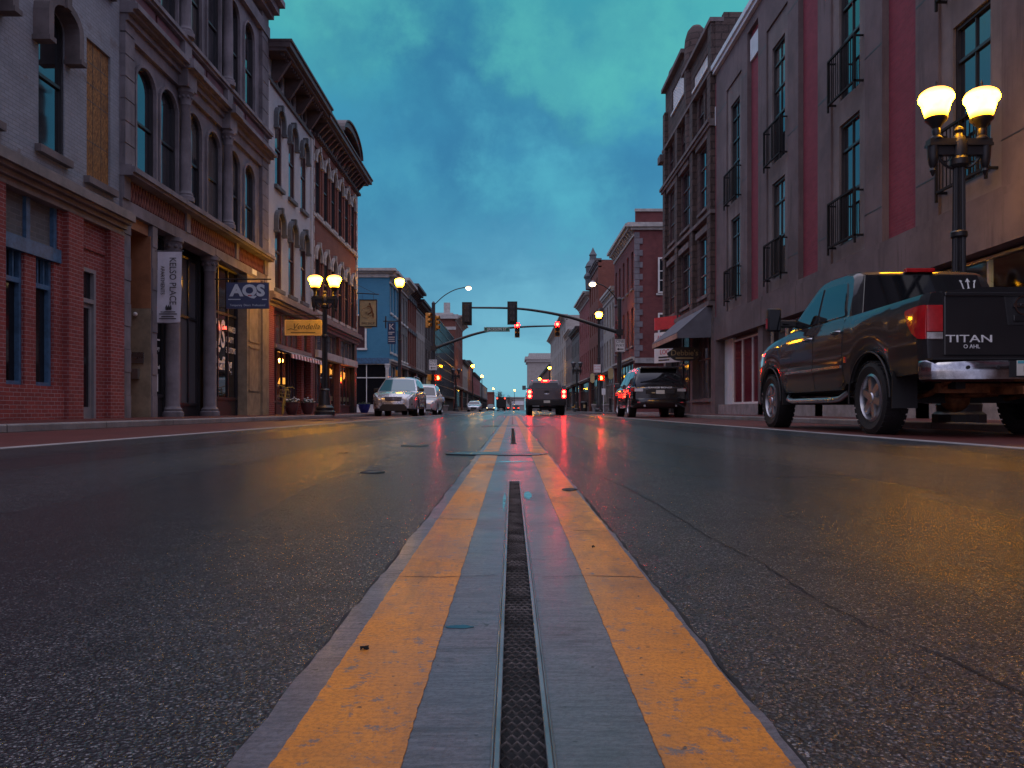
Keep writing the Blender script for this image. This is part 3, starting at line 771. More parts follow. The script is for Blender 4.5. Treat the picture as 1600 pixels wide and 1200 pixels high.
for a, z in pos2: arch_fill(m, a - .49, a + .49, z + 2.2, z + 2.62, -.36, 0)
for a, z in pos3: arch_fill(m, a - .49, a + .49, z + 2.54, z + 3.0, -.36, 0)
for a, c in ((s0 + .01, 18.35), (27.75, s1 - .02)):                       # end piers with drafted courses
    z = 5.8
    while z < 14.3: m.b(a, c, -.02, .12, z, z + .47); m.b(a + .01, c - .01, -.02, .10, z + .47, z + .5); z += .5
m.build('wall', M['stone'], b2)
m = MB(FL.T)
for a, z in pos2: arch_band(m, a - .5, a + .5, z + 2.2, z + 2.62, .07, -.02, .07); m.b(a - .57, a - .5, -.02, .07, z, z + 2.2); m.b(a + .5, a + .57, -.02, .07, z, z + 2.2)
for a, z in pos3: arch_band(m, a - .5, a + .5, z + 2.54, z + 3.0, .07, -.02, .07); m.b(a - .57, a - .5, -.02, .07, z, z + 2.54); m.b(a + .5, a + .57, -.02, .07, z, z + 2.54)
m.build('surround', M['stone'], b2)
for a, z in pos2: w2.place(b2, a, z)
for a, z in pos3: w3.place(b2, a, z)
def column(b, F, a, z0, z1, r0, r1, mat_, d=.16):
    m = MB(); x, y, _ = F.T(a, d, 0)
    m.lathe([(r0 * 1.5, 0), (r0 * 1.5, .12), (r0 * 1.25, .15), (r0 * 1.3, .2), (r0 * 1.05, .25), (r0, .3), (r0, (z1 - z0) * .45), (r1, z1 - z0 - .45), (r1 * 1.15, z1 - z0 - .42), (r1 * 1.05, z1 - z0 - .38), (r1 * 1.5, z1 - z0 - .12), (r1 * 1.7, z1 - z0 - .1), (r1 * 1.7, z1 - z0)], (x, y, z0), 18)
    for k in range(8):
        aa = k * math.pi / 4; m.ball((x + r1 * 1.2 * math.cos(aa), y + r1 * 1.2 * math.sin(aa), z1 - .22), r1 * .38, 6)
    return m.build('column', mat_, b, smooth=40)
for a in (21.12, 24.27):
    column(b2, FL, a, 5.78, 8.75, .15, .125, M['stone']); column(b2, FL, a, 10.12, 13.5, .15, .125, M['stone'])
m = MB(FL.T)
m.b(s0 + .02, s1, -.02, .1, 8.75, 9.05); m.b(s0 + .02, s1, -.02, .18, 9.05, 9.2)
for d, z0, z1 in ((.30, 9.2, 9.28), (.42, 9.28, 9.40), (.36, 9.40, 9.46), (.16, 9.46, 9.56), (.22, 9.95, 10.02), (.28, 10.02, 10.12)): m.b(s0 - .02, s1 + .03, -.02, d, z0, z1)
for a in (21.12, 24.27): m.b(a - .3, a + .3, .1, .34, 8.75, 9.2); m.b(a - .34, a + .34, .3, .52, 9.2, 9.44); m.b(a - .22, a + .22, .05, .24, 9.56, 9.95)
for d, z0, z1 in ((.3, 5.55, 5.62), (.36, 5.62, 5.74), (.28, 5.74, 5.79)): m.b(s0 - .02, s1 + .03, -.3, d, z0, z1)
for d, z0, z1 in ((.16, 13.5, 13.9), (.3, 14.2, 14.35), (.5, 14.35, 14.6), (.7, 14.6, 14.8), (.6, 14.8, 14.95)): m.b(s0, s1 + .02, -.02, d, z0, z1)
m.build('cornice', M['stone'], b2)
m = MB(FL.T)
for a, c in ((18.1, 19.4), (19.5, 20.8), (21.45, 22.6), (22.7, 23.95), (24.6, 25.9), (26.0, 27.9)):
    m.b(a, c, -.02, .13, 9.6, 9.92)
for a, c in bays: m.b(a, c, -.02, .03, 8.98, 9.04)
m.build('spandrel_panel', M['plum'], b2)
m = MB(FL.T); m.b(18.2, 28.2, -.3, .0, 5.05, 5.55); m.build('frieze_back', M['plum'], b2)
m = MB(FL.T)
for a, c in ((18.25, 21.35), (21.6, 25.2), (25.45, 28.1)):
    n = int((c - a) / .14)
    for k in range(n):
        x = a + (c - a) * k / n; w = (c - a) / n
        m.hexa([(x, .0, 5.07), (x + .05, .0, 5.07), (x + .05, .05, 5.07), (x, .05, 5.07), (x + w, .0, 5.53), (x + w + .05, .0, 5.53), (x + w + .05, .05, 5.53), (x + w, .05, 5.53)])
        m.hexa([(x + w, .0, 5.07), (x + w + .05, .0, 5.07), (x + w + .05, .04, 5.07), (x + w, .04, 5.07), (x, .0, 5.53), (x + .05, .0, 5.53), (x + .05, .04, 5.53), (x, .04, 5.53)])
m.build('terracotta_lattice', M['lattice'], b2)
m = MB(FL.T)
m.b(s0, s1, -.36, .06, 4.78, 5.05); m.b(s0, 18.2, -.36, .1, 5.05, 5.55)
for a in (21.48, 25.32): m.b(a - .12, a + .12, -.05, .1, 5.05, 5.55)
m.b(28.1, s1, -.36, .1, 5.05, 5.55)
m.build('lintel', M['stone'], b2)
m = MB(FL.T)                                                               # left pier, stone pier, right pier
for k in range(9): m.b(s0 + .01, 18.22, -.36, .1 - (k % 2) * .012, ZS + k * .52, ZS + k * .52 + .51)
for k in range(9): m.b(19.45, 19.72, -.36, .04 - (k % 2) * .015, ZS + k * .52, ZS + k * .52 + .515)
m.build('pier', M['stone'], b2)
m = MB(FL.T)
m.b(26.35, 27.75, -.36, .05, ZS, 4.778); m.b(27.77, s1, -.36, .12, ZS, 4.778)
for a, c, z0, z1 in ((26.5, 27.6, .9, 2.4), (26.5, 27.6, 2.55, 4.3)):
    for q in ((a, a + .05, z0, z1), (c - .05, c, z0, z1), (a, c, z0, z0 + .05), (a, c, z1 - .05, z1)): m.b(q[0], q[1], .045, .075, q[2], q[3])
m.build('panelled_pier', M['olive'], b2)
m = MB(FL.T); m.b(18.24, 19.4, -.95, -.8, ZS, 4.77); m.b(18.22, 18.3, -.8, -.02, ZS, 4.77); m.b(18.3, 19.4, -.8, -.05, 4.5, 4.77); m.build('recess_wall', M['ochre'], b2)
m = MB(FL.T); m.b(19.40, 19.445, -.8, .0, 2.75, 4.5); m.build('recess_wall', M['ochre'], b2)
m = MB(FL.T); m.b(19.40, 19.445, -.8, .0, ZS, 2.745); m.build('recess_panel', M['olive'], b2)
m = MB(FL.T); m.b(19.35, 19.40, -.52, -.15, 1.42, 1.68); m.b(19.30, 19.40, -.41, -.26, 1.03, 1.28); m.build('intercom_box', M['brushed'], b2)
m = MB(FL.T); m.T = lambda a, b_, c: (a, b_, c); x, y, z = FL.T(19.35, -.34, 2.6); m.ball((x, y, z), .055, 10); m.build('camera_globe', M['sign_white'], b2, smooth=60)  # this white ball is the camera on the recess side wall
for a in (20.95, 23.55): column(b2, FL, a, ZS, 4.778, .19, .165, M['stone'], d=-.12)
def shopwin(F, parent, a, c, z0, z1, mf, mg, nv=1, nh=(), dep=.3, kick=.5, mk=None, fw=.06):
    f = MB(F.T)
    f.b(a, a + fw, -dep, -dep + .1, z0, z1); f.b(c - fw, c, -dep, -dep + .1, z0, z1); f.b(a + fw, c - fw, -dep, -dep + .1, z1 - fw, z1); f.b(a + fw, c - fw, -dep, -dep + .1, z0 + kick, z0 + kick + .08)
    if kick: f.b(a + fw, c - fw, -dep, -dep + .06, z0, z0 + kick)
    for k in range(1, nv): x = a + (c - a) * k / nv; f.b(x - .03, x + .03, -dep + .005, -dep + .09, z0 + kick + .08, z1 - fw)
    for z in nh: f.b(a + fw, c - fw, -dep + .01, -dep + .085, z - .035, z + .035)
    o = f.build('shop_window', mf, parent)
    f = MB(F.T); f.b(a + fw, c - fw, -dep + .04, -dep + .046, z0 + kick + .08, z1 - fw); f.build('pane', mg, o)
    return o
sw1 = shopwin(FL, b2, 19.74, 20.78, ZS, 4.77, M['black_trim'], M['shop_glass'], 1, (2.95,), .35)
sw3 = shopwin(FL, b2, 23.75, 26.33, ZS, 4.77, M['black_trim'], M['shop_glass'], 3, (3.3,), .35)
m = MB(FL.T); m.b(21.1, 23.4, -.62, -.56, ZS, 4.77); m.b(21.05, 21.12, -.6, -.35, ZS, 4.77); m.b(23.38, 23.45, -.6, -.35, ZS, 4.77); m.build('entry_recess', M['black_trim'], b2)
sw2 = shopwin(FL, b2, 22.1, 23.36, ZS, 4.6, M['black_trim'], M['blind'], 2, (2.9,), .5, .3)
door(FL, b2, 21.14, 22.08, ZS, 2.3, 2.95, M['black_trim'], M['blind'], .5)
# window lettering on the shop panes (sub-parts of the windows)
def le(body, s_, z, size, parent, mat_='letter_white', d=-.295, sx=.75, sh=0): text(body, size, M[mat_], parent, face_E(-8.8 + d, s_, z), sx=sx, ext=.002, font_shear=sh, bold=.02 if size > .4 else 0)
le('QS', 24.78, 2.62, 1.2, sw3, sx=.66); le('ADVANCED', 25.8, 2.86, .27, sw3, sx=.6); le('QUALITY', 25.72, 2.52, .27, sw3, sx=.6); le('SOLUTIONS', 25.8, 2.18, .27, sw3, sx=.6); le('Staff  ng', 25.2, 1.72, .58, sw3, sx=.75)
le('S', 20.25, 2.5, .75, sw1); le('Temporary', 20.3, 1.86, .16, sw1); le('Direct', 20.3, 1.62, .16, sw1); le('Professional', 20.3, 1.38, .16, sw1)
m = MB(FL.T); m.b(20.3, 20.6, -.3, -.295, 2.06, 2.1); m.b(19.95, 20.5, -.3, -.296, .75, 1.2); m.build('paper_notice', M['sign_white'], sw1)
m = MB(FL.T); m.b(26.8, 27.25, .05, .08, 4.86, 5.02); m.build('plaque', M['sign_white'], b2)

# --- 3: pale painted brick, three bays, bracketed eaves with round windows
b3 = thing('narrow_building', 'narrow pale painted brick building with hooded windows and deep dark eaves', 'building', (-8.8, 31.8, 0))
s0, s1 = 28.5, 35.08
m = mass(b3, FL, s0, s1, 13.1, gz=4.1, gdep=3.4); m.build('core', M['dark'], b3)
w4 = Win(FL, .86, 2.85, M['maroon'], M['glass'], arch=.3, rails=(.5,), dep=.13, sill=M['hood_grey'], hood=hood_seg(w=.14, d=.16, drop=.4), name='window')
posn = [(a, z) for z in (4.8, 8.65) for a in (30.05, 31.85, 33.65)]
m = MB(FL.T); ocs = [(30.0, 12.72), (31.8, 12.72), (33.6, 12.72)]
wall(m, s0, s1, 4.55, 12.2, -.36, 0, [w4.hole(*p) for p in posn])
for a, z in posn: arch_fill(m, a - .43, a + .43, z + 2.55, z + 2.85, -.36, 0)
m.b(s0 + .02, s0 + .3, -.02, .06, 4.6, 12.2); m.b(s1 - .3, s1 - .03, -.02, .06, 4.6, 12.2)
m.build('wall', M['white_paint_brick'], b3)
for p in posn: w4.place(b3, *p)
m = MB(FL.T); m.b(s0, s1, -.36, -.03, 12.2, 13.1); m.build('frieze', M['white_paint_brick'], b3)
m = MB(FL.T); m.b(s0, s1, -.03, .09, 12.16, 12.3); m.b(s0 - .05, s1, -.36, .75, 13.1, 13.22); m.b(s0 - .08, s1, -.36, .9, 13.22, 13.42); m.b(s0 - .1, s1, -.36, .96, 13.42, 13.5)
bracket_row(m, s0, s1, 4, .7, 12.3, 13.1, .16)
for k in range(26): a = s0 + .1 + k * .25; m.b(a, a + .1, .5, .62, 13.0, 13.1)
m.build('eaves', M['cornice_dark'], b3)
for a, z in ocs:
    m = MB(); x, y, z_ = FL.T(a, 0, z); m.lathe([(.34, -.04), (.46, -.04), (.46, .05), (.34, .05)], (x, y, z_), 20, axis='x', closed=True); o = m.build('round_window', M['stone_dark'], b3, smooth=40)
    m = MB(); m.lathe([(.35, -.025), (.35, -.015)], (x, y, z_), 20, axis='x'); m.build('pane', M['glass'], o)
m = MB(FL.T)
for d, z0, z1 in ((.1, 4.06, 4.2), (.2, 4.2, 4.3), (.34, 4.3, 4.42), (.28, 4.42, 4.55)): m.b(s0 + .04, s1 - .01, -.36, d, z0, z1)
m.build('cornice', M['wood_cornice'], b3)
m = MB(FL.T); m.b(s0 + .02, 29.35, -.36, .06, ZS, 4.06); m.b(34.7, s1, -.36, .05, ZS, 4.06); m.b(33.35, 33.75, -.36, 0, ZS, 4.06); m.build('shopfront_pier', M['red_brick'], b3)
tr3 = shopwin(FL, b3, 29.37, 34.68, 2.72, 4.05, M['maroon'], M['blind'], 7, (), .22, 0)
m = MB(FL.T); m.b(29.37, 34.68, -.3, .1, 2.58, 2.72); m.build('fascia', M['wood_cornice'], b3)
shopwin(FL, b3, 29.37, 30.28, ZS, 2.57, M['maroon'], M['blind'], 2, (), .25, .45)
shopwin(FL, b3, 30.3, 31.95, ZS, 2.57, M['maroon'], M['clear'], 2, (), .25, .45)
shopwin(FL, b3, 32.0, 33.33, ZS, 2.57, M['maroon'], M['blind'], 3, (), .3, .3)
door(FL, b3, 33.77, 34.68, ZS, 2.1, 2.57, M['maroon'], M['shop_glass'], .3)
m = MB(FL.T); m.b(29.3, 34.8, -3.4, -3.3, ZS, 4.06); m.b(29.3, 34.8, -3.3, -.26, 2.75, 2.85); m.b(34.5, 34.6, -3.3, -.42, ZS, 2.75); m.build('shop_interior', M['ochre'], b3)
m = MB(FL.T)
n = 24
for k in range(n):
    a = 29.4 + k * (34.6 - 29.4) / n; c = a + (34.6 - 29.4) / n
    m.hexa([(a, .62, 2.2), (c, .62, 2.2), (c, .66, 2.2), (a, .66, 2.2), (a, .60, 2.36), (c, .60, 2.36), (c, .64, 2.36), (a, .64, 2.36)], k % 2)
    m.hexa([(a, .62, 2.36), (c, .62, 2.36), (c, .64, 2.37), (a, .64, 2.37), (a, .02, 2.56), (c, .02, 2.56), (c, .02, 2.58), (a, .02, 2.58)], k % 2)
m.build('striped_awning', [M['black_trim'], M['sign_white']], b3)

# --- 4: red brick, six arched windows per floor, arched pediment
b4 = thing('corner_building', 'red brick corner building with six arched windows per floor and an arched roof pediment', 'building', (-8.8, 40, 0))
s0, s1 = 35.1, 45.1
m = mass(b4, FL, s0, s1, 12.6, gz=4.1, gdep=3.4); m.b(s0, s1, -11, -.36, 12.6, 13.3); m.build('core', M['dark'], b4)
def hood_round(wi, o):
    q = MB(wi.F.Tl); h = wi.w / 2; zs = wi.h - wi.arch
    arch_band(q, -h - .01, h + .01, zs, wi.h + .0, .15, -.02, .12, drop=.0); q.b(-h - .3, -h + .0, -.02, .12, zs - .16, zs - .001); q.b(h, h + .3, -.02, .12, zs - .16, zs - .001); q.b(-.09, .09, -.02, .17, wi.h, wi.h + .24)
    q.build('hood', M['cornice_pale'], o)
w5 = Win(FL, .86, 2.85, M['black_trim'], M['glass'], arch=.43, rails=(.5,), dep=.14, hood=hood_round, sill=M['cornice_pale'])
cs = [36.15 + k * 1.58 for k in range(6)]
posn = [(a, z) for z in (4.75, 9.08) for a in cs]
m = MB(FL.T)
wall(m, s0, s1, 4.5, 12.6, -.36, 0, [w5.hole(*p) for p in posn])
for a, z in posn: arch_fill(m, a - .43, a + .43, z + 2.42, z + 2.85, -.36, 0)
for k in range(7): a = 35.36 + k * 1.58; m.b(a - .14, a + .14, -.02, .05, 4.6, 7.1); m.b(a - .14, a + .14, -.02, .05, 9.1, 11.3)
m.b(s0 + .02, s1, -.02, .06, 12.0, 12.35)
m.build('wall', M['brown_brick'], b4)
for p in posn: w5.place(b4, *p)
m = MB(FL.T)
z = 4.6; k = 0
while z < 12.0:
    w = .34 if k % 2 else .2
    m.b(s1 - w, s1 + .03, -.3, .07, z, z + .3); m.b(s0 + .01, s0 + w * .6, -.02, .07, z, z + .3); z += .32; k += 1
m.build('quoin', M['cornice_pale'], b4)
m = MB(FL.T); m.b(s0, s1 + .03, -.02, .1, 8.86, 9.0); m.build('string_course', M['cornice_pale'], b4)
m = MB(FL.T)
m.b(s0, s1 + .1, -.36, .12, 12.35, 12.5)
bracket_row(m, s0 + .1, s1, 16, .6, 12.5, 13.0, .14)
m.b(s0, s1 + .3, -.36, .64, 13.0, 13.12); m.b(s0, s1 + .5, -.36, .8, 13.12, 13.32); m.b(s0, s1 + .55, -.36, .86, 13.32, 13.4)
for k in range(36): a = s0 + .15 + k * .28; m.b(a, a + .12, .1, .25, 12.36, 12.5)
m.build('cornice', M['cornice_dark'], b4)
m = MB(FL.T)
arch_band(m, 37.7, 41.9, 13.4, 14.05, .28, -.1, .86, n=16); arch_band(m, 37.5, 42.1, 13.42, 14.36, .07, -.12, .95, n=16)
m.prism([(37.75, 13.41)] + arc(37.75, 41.85, 13.41, 14.04, 14) + [(41.85, 13.41)], -.1, .3)
bracket_row(m, 37.7, 41.9, 5, .55, 12.4, 13.38, .2)
m.build('pediment', M['cornice_dark'], b4)
m = MB(FL.T)
for d, z0, z1 in ((.1, 3.95, 4.1), (.2, 4.1, 4.22), (.36, 4.22, 4.36), (.28, 4.36, 4.5)): m.b(s0 + .01, s1 + .2, -.36, d, z0, z1)
m.build('shop_cornice', M['wood_cornice'], b4)
m = MB(FL.T); m.b(35.12, 35.45, -.36, .05, ZS, 3.95); m.b(40.4, 40.7, -.3, .05, ZS, 3.95); m.build('shopfront_pier', M['brown_brick'], b4)
m = MB(FL.T); m.b(44.4, 45.05, -.5, .03, ZS, 3.95); m.build('corner_pier', M['iron'], b4)
shopwin(FL, b4, 35.47, 40.38, 2.95, 3.94, M['wood_cornice'], M['blind'], 5, (), .2, 0); shopwin(FL, b4, 40.72, 44.38, 2.95, 3.94, M['wood_cornice'], M['blind'], 4, (), .2, 0)
m = MB(FL.T); m.b(35.45, 40.4, -.25, .2, 2.62, 2.95); m.b(40.7, 44.4, -.25, .22, 2.62, 2.95); m.build('fascia', M['cornice_pale'], b4)
shopwin(FL, b4, 35.47, 37.4, ZS, 2.6, M['maroon'], M['blind'], 3, (), .3, .4)
shopwin(FL, b4, 37.4, 40.38, ZS, 2.6, M['maroon'], M['clear'], 3, (), .3, .35); s44 = shopwin(FL, b4, 40.72, 44.38, ZS, 2.6, M['maroon'], M['clear'], 4, (), .3, .35)
m = MB(FL.T); m.b(35.3, 45, -3.4, -3.3, ZS, 3.95); m.b(35.3, 45, -3.3, -.32, 2.62, 2.7); m.build('shop_interior', M['olive'], b4)
m = MB(FL.T); m.b(37.6, 44.3, -.28, -.27, .72, .95); m.build('window_band', M['sign_tan'], b4)
# things in the two lit shops
def xl(a, d, z): return FL.T(a, d, z)
for k, (a, d, z, r_) in enumerate(((32.5, -.62, 2.28, .10),)):
    m = MB(); m.ball(xl(a, d, z), r_, 12); m.tube([xl(a, d, z), xl(a, d, 2.75)], .012)
    tag(m.build('pendant_lamp', M['warm_lamp'], smooth=60), 'bare glowing bulb hanging inside the orange shop window', 'lamp')
m = MB(); x, y, z = xl(33.2, -.75, .75); m.lathe([(.16, 0), (.18, .02), (.06, .08), (.05, .3), (.12, .4), (.13, .55), (.02, .6)], (x, y, z), 14); m.lathe([(.16, .6), (.2, .62), (.12, .86)], (x, y, z), 14, mi=1)
tag(m.build('table_lamp', [M['black_trim'], M['lantern_glow']], smooth=40), 'small table lamp with an orange shade inside the shop window', 'lamp')
m = MB(FL.T); m.b(32.8, 33.6, -1.3, -.5, .70, .75)
for a in (32.85, 33.47):
    for d in (-1.25, -.6): m.b(a, a + .08, d, d + .08, ZS, .70)
m.b(32.9, 33.5, -1.2, -.6, .35, .6)
tag(m.build('display_table', M['sign_brown']), 'low wooden display table carrying the lamp in the shop window', 'table')
for k, (a, d, z, q) in enumerate(((38.5, -.5, 2.25, 'yellow paper lantern nearest the lamp post in the corner shop window'), (40.15, -.5, 2.2, 'yellow paper lantern in the middle window pane of the corner shop'), (41.9, -.5, 2.25, 'yellow paper lantern above the red neon sign'), (43.6, -.5, 2.15, 'yellow paper lantern nearest the dark corner pier'))):
    m = MB(); m.lathe([(.03, -.22), (.13, -.19), (.2, -.08), (.21, .02), (.17, .14), (.06, .2), (.03, .21)], xl(a, d, z), 12); m.tube([xl(a, d, z + .2), xl(a, d, 2.62)], .006)
    tag(m.build('paper_lantern', M['lantern_glow'], smooth=50), q, 'lantern', 'paper lanterns in the corner shop')
t = thing('neon_sign', 'glowing red and yellow neon window sign in the corner shop', 'sign', xl(41.7, -.4, 1.75))
m = MB(FL.T); m.b(41.5, 42.9, -.42, -.36, 1.72, 2.1); m.build('border', M['neon'], t)
m = MB(FL.T); m.b(41.7, 42.7, -.36, -.33, 1.79, 2.03); m.build('core', M['neon_core'], t)
# ------------------------------------------------------------------ near block, right side of the street
FRr = FR('R', 8.7)
# --- stone building with pinnacles
b5 = thing('stone_building', 'dark rusticated stone building with rounded pinnacles and pierced white parapet panels', 'building', (8.7, 39.6, 0))
s0, s1 = 34.12, 45.2
m = mass(b5, FRr, s0, s1, 16.8, gz=4.2, gdep=1.0); m.build('core', M['dark'], b5)
def mull(wi, o): pass
w6 = Win(FRr, 1.9, 2.75, M['maroon'], M['glass'], rails=(.36, .68), mun=1, dep=.13, fw=.1, sill=M['stone_dark'], name='window')
w7 = Win(FRr, 1.9, 2.9, M['maroon'], M['glass'], rails=(.36, .68), mun=1, dep=.13, fw=.1, sill=M['stone_dark'], name='window')
w8 = Win(FRr, 1.0, 1.9, M['maroon'], M['glass'], arch=.5, rails=(.5,), dep=.13, name='arched_window')
p6 = [(36.0, 5.4), (39.8, 5.4), (43.0, 5.4)]; p7 = [(36.0, 9.3), (39.8, 9.3), (43.0, 9.3)]
p8 = [(35.4, 12.9), (36.7, 12.9), (39.2, 12.9), (40.5, 12.9), (42.5, 12.9), (43.6, 12.9)]
m = MB(FRr.T)
pan = [(35.0, 38.2, 15.5, 16.15), (40.3, 43.3, 16.3, 17.55)]
wall(m, 40.0, s1, 16.9, 18.2, -.36, 0, pan)
wall(m, s0, s1, 4.95, 16.9, -.36, 0, [w6.hole(*p) for p in p6] + [w7.hole(*p) for p in p7] + [w8.hole(*p) for p in p8] + pan)
for a, z in p8: arch_fill(m, a - .5, a + .5, z + 1.4, z + 1.9, -.36, 0)
for a in (34.5, 37.9, 41.4, 44.7): m.b(a - .3, a + .3, -.02, .2, 5.0, 14.78)
for a in (34.45, 39.25, 44.8): m.b(a - .28, a + .28, -.02, .18, 14.9, 16.88)
m.b(s0, s0 + .35, -11, -.36, 12, 17.3)
m.build('wall', M['stone_rough'], b5)
for p in p6: w6.place(b5, *p)
for p in p7: w7.place(b5, *p)
for p in p8: w8.place(b5, *p)
m = MB(FRr.T)
for a, z, h in [(x, y, 2.75) for x, y in p6] + [(x, y, 2.9) for x, y in p7]: m.b(a - 1.15, a + 1.15, -.02, .16, z + h, z + h + .28)
m.b(s0, s1 + .05, -.02, .26, 12.45, 12.6); m.b(s0, s1 + .1, -.02, .34, 12.6, 12.75); m.b(s0, s1, -.02, .22, 8.7, 8.86)
m.b(s0 - .02, 39.95, -.36, .24, 16.9, 17.08); m.b(40, s1 + .08, -.36, .24, 18.2, 18.4); m.b(s0, s1, -.02, .22, 14.78, 14.92)
m.b(s1 - .5, s1 + .3, -.3, .4, 14.2, 14.6)
m.build('string_course', M['stone_dark'], b5)
m = MB(); 
for a, z0, r_, h in ((39.2, 17.3, .58, 1.9), (44.6, 17.7, .38, 1.8)):
    x, y, z = FRr.T(a, -.36, z0); m.lathe([(r_ * .92, -4.4), (r_, -.3), (r_ * 1.08, 0), (r_, .1), (r_, h * .45), (r_ * .94, h * .62), (r_ * .75, h * .82), (r_ * .4, h * .95), (.02, h)], (x, y, z), 20)
m.build('pinnacle', M['stone_rough'], b5, smooth=50)
m = MB(FRr.T)
for a, c, z0, z1 in pan:
    for k in range(10): x = a + (c - a) * (k + .5) / 10; m.b(x - .05, x + .05, -.14, -.05, z0, z1)
    for k in range(8): z = z0 + (z1 - z0) * (k + .5) / 8; m.b(a, c, -.145, -.055, z - .05, z + .05)
    m.b(a - .05, c + .05, -.1, .08, z0 - .1, z0)
m.build('pierced_panel', M['sign_white'], b5)
m = MB(FRr.T); m.b(s0, s1, -.36, .1, 4.2, 4.75); m.b(s0, s1 + .05, -.36, .3, 4.75, 4.95); m.build('cornice', M['stone_dark'], b5)
m = MB(FRr.T); m.b(s0 + .02, s0 + .3, -.36, .12, ZS, 4.2); m.b(38.2, 38.7, -.36, .06, ZS, 4.2); m.b(44.6, s1, -.36, .1, ZS, 4.2); m.b(34.5, 38.1, -.3, .1, ZS, .62); m.b(34.42, 38.2, -.3, .2, .62, .74); m.build('shopfront_pier', M['stone_dark'], b5)
shopwin(FRr, b5, 34.5, 36.2, .74, 4.1, M['stone_dark'], M['shop_glass'], 2, (2.6,), .3, 0); shopwin(FRr, b5, 36.2, 38.2, .74, 4.1, M['stone_dark'], M['blind'], 2, (2.6,), .3, 0)
shopwin(FRr, b5, 38.7, 44.6, ZS, 4.1, M['black_trim'], M['shop_glass'], 4, (2.6,), .3, .5)
def prism_s(mb, poly_dz, a0, a1, mi=0):
    i0 = [mb.P(a0, d, z) for d, z in poly_dz]; i1 = [mb.P(a1, d, z) for d, z in poly_dz]; n = len(i0)
    mb.F(i0, mi); mb.F(i1[::-1], mi)
    for k in range(n): mb.F((i0[k], i1[k], i1[(k + 1) % n], i0[(k + 1) % n]), mi)
t = thing('canvas_awning', 'large grey sloping awning over the stone building shopfront', 'awning', FRr.T(37.3, .02, 3.4))
m = MB(FRr.T); prism_s(m, [(.32, 4.74), (1.6, 3.62), (1.6, 3.57), (.32, 4.69)], 34.35, 40.4)
for a0, a1 in ((34.36, 34.375), (40.37, 40.385)): prism_s(m, [(.1, 4.70), (.32, 4.70), (1.6, 3.58), (1.55, 3.36), (.1, 3.40)], a0, a1)
m.build('canvas', M['awning'], t)
m = MB(FRr.T); m.b(34.35, 40.4, 1.575, 1.61, 3.36, 3.57); m.build('valance', M['awning_edge'], t)
# hanging sign under the awning, sign box above it
t = thing('hanging_sign', 'dark carved oval sign reading Debbie\'s under the awning', 'sign', (7.9, 36.3, 2.6))
m = MB(); pts = []
n = 32
for k in range(n):
    a = 2 * math.pi * k / n; rr = 1 + .05 * math.cos(6 * a); pts.append((7.85 + .76 * math.cos(a) * rr, 2.82 + .33 * math.sin(a) * rr))
m.prism(pts, 36.3, 36.36); m.build('board', M['iron_green'], t, bevel=.01)
m = MB(); 
for x in (7.4, 8.3): m.tube([(x, 36.33, 3.05), (x, 36.33, 3.6)], .012)
m.build('hanger', M['iron'], t)
text("Debbie's", .36, M['sign_tan'], t, face_S(7.85, 36.295, 2.86)); m = MB(); m.b(7.45, 8.25, 36.285, 36.3, 2.6, 2.66); m.build('underline', M['sign_tan'], t)
t = thing('shop_sign', 'angled red and white box sign behind the awning edge', 'sign', (7.6, 42, 3.6))
def slant(mb, z0, z1, mi=0, x0=7.6, x1=8.66, y0=42.4, y1=41.0):
    mb.hexa([(x0, y0, z0), (x1, y1, z0), (x1, y1 + .2, z0), (x0, y0 + .2, z0), (x0, y0, z1), (x1, y1, z1), (x1, y1 + .2, z1), (x0, y0 + .2, z1)], mi)
m = MB(); slant(m, 4.5, 5.15); o = m.build('upper_board', M['red_paint'], t)
m = MB(); slant(m, 2.75, 4.36); m.build('board', M['sign_white'], t)
m = MB(); m.tube([(8.1, 41.84, 4.3), (8.1, 41.84, 4.52)], .05); m.tube([(8.69, 41.3, 4.2), (8.4, 41.5, 4.2)], .04); m.build('bracket', M['iron'], t)
ang = math.atan2(-1.4, 1.06)
def fs(x, y, z): return Matrix.Translation((x, y, z)) @ Matrix.Rotation(ang, 4, 'Z') @ face_S(0, 0, 0)
text('ANTIQUES', .38, M['red_paint'], t, fs(8.10, 41.72, 4.05), sx=.75); text('LOC', .36, M['red_paint'], t, fs(8.0, 41.85, 3.3), sx=.9)
m = MB(); slant(m, 3.0, 3.08, 0, 7.75, 8.3, 42.18, 41.455); slant(m, 2.85, 2.92, 0, 7.75, 8.2, 42.18, 41.59); m.build('dark_bar', M['sign_black'], t)

# --- tan stucco block with rose brick strips and Juliet balconies
b6 = thing('stucco_building', 'long tan stucco building with rose brick strips and iron Juliet balconies', 'building', (8.7, 18, 0))
s0, s1 = -6.0, 34.08
m = mass(b6, FRr, s0, s1, 14.6, gz=3.2, gdep=2.8); m.build('core', M['dark'], b6)
bays = [(28.2 - 5.5 * k + (1.3 if k == 0 else 0), 24.25 - 5.5 * (k)) for k in range(0)]
BAY = [(29.5, 34.0)] + [(24.25 - 5.5 * k, 28.2 - 5.5 * k) for k in range(6)]
ex = dict(dep=.22, fw=.07, name='window')
wl = Win(FRr, 1.25, 3.2, M['black_trim'], M['glass'], rails=(.42, .78), mun=1, **ex)
wu = Win(FRr, 1.25, 3.9, M['black_trim'], M['glass'], rails=(.4, .62, .84), mun=1, **ex)
pl = []; pu = []
for a, c in BAY:
    mid = (a + c) / 2 if c < 33 else 31.3
    pl.append((mid, 4.65)); pu.append((mid, 8.5))
m = MB(FRr.T); q = MB(FRr.T); rb = MB(FRr.T); li = MB(FRr.T)
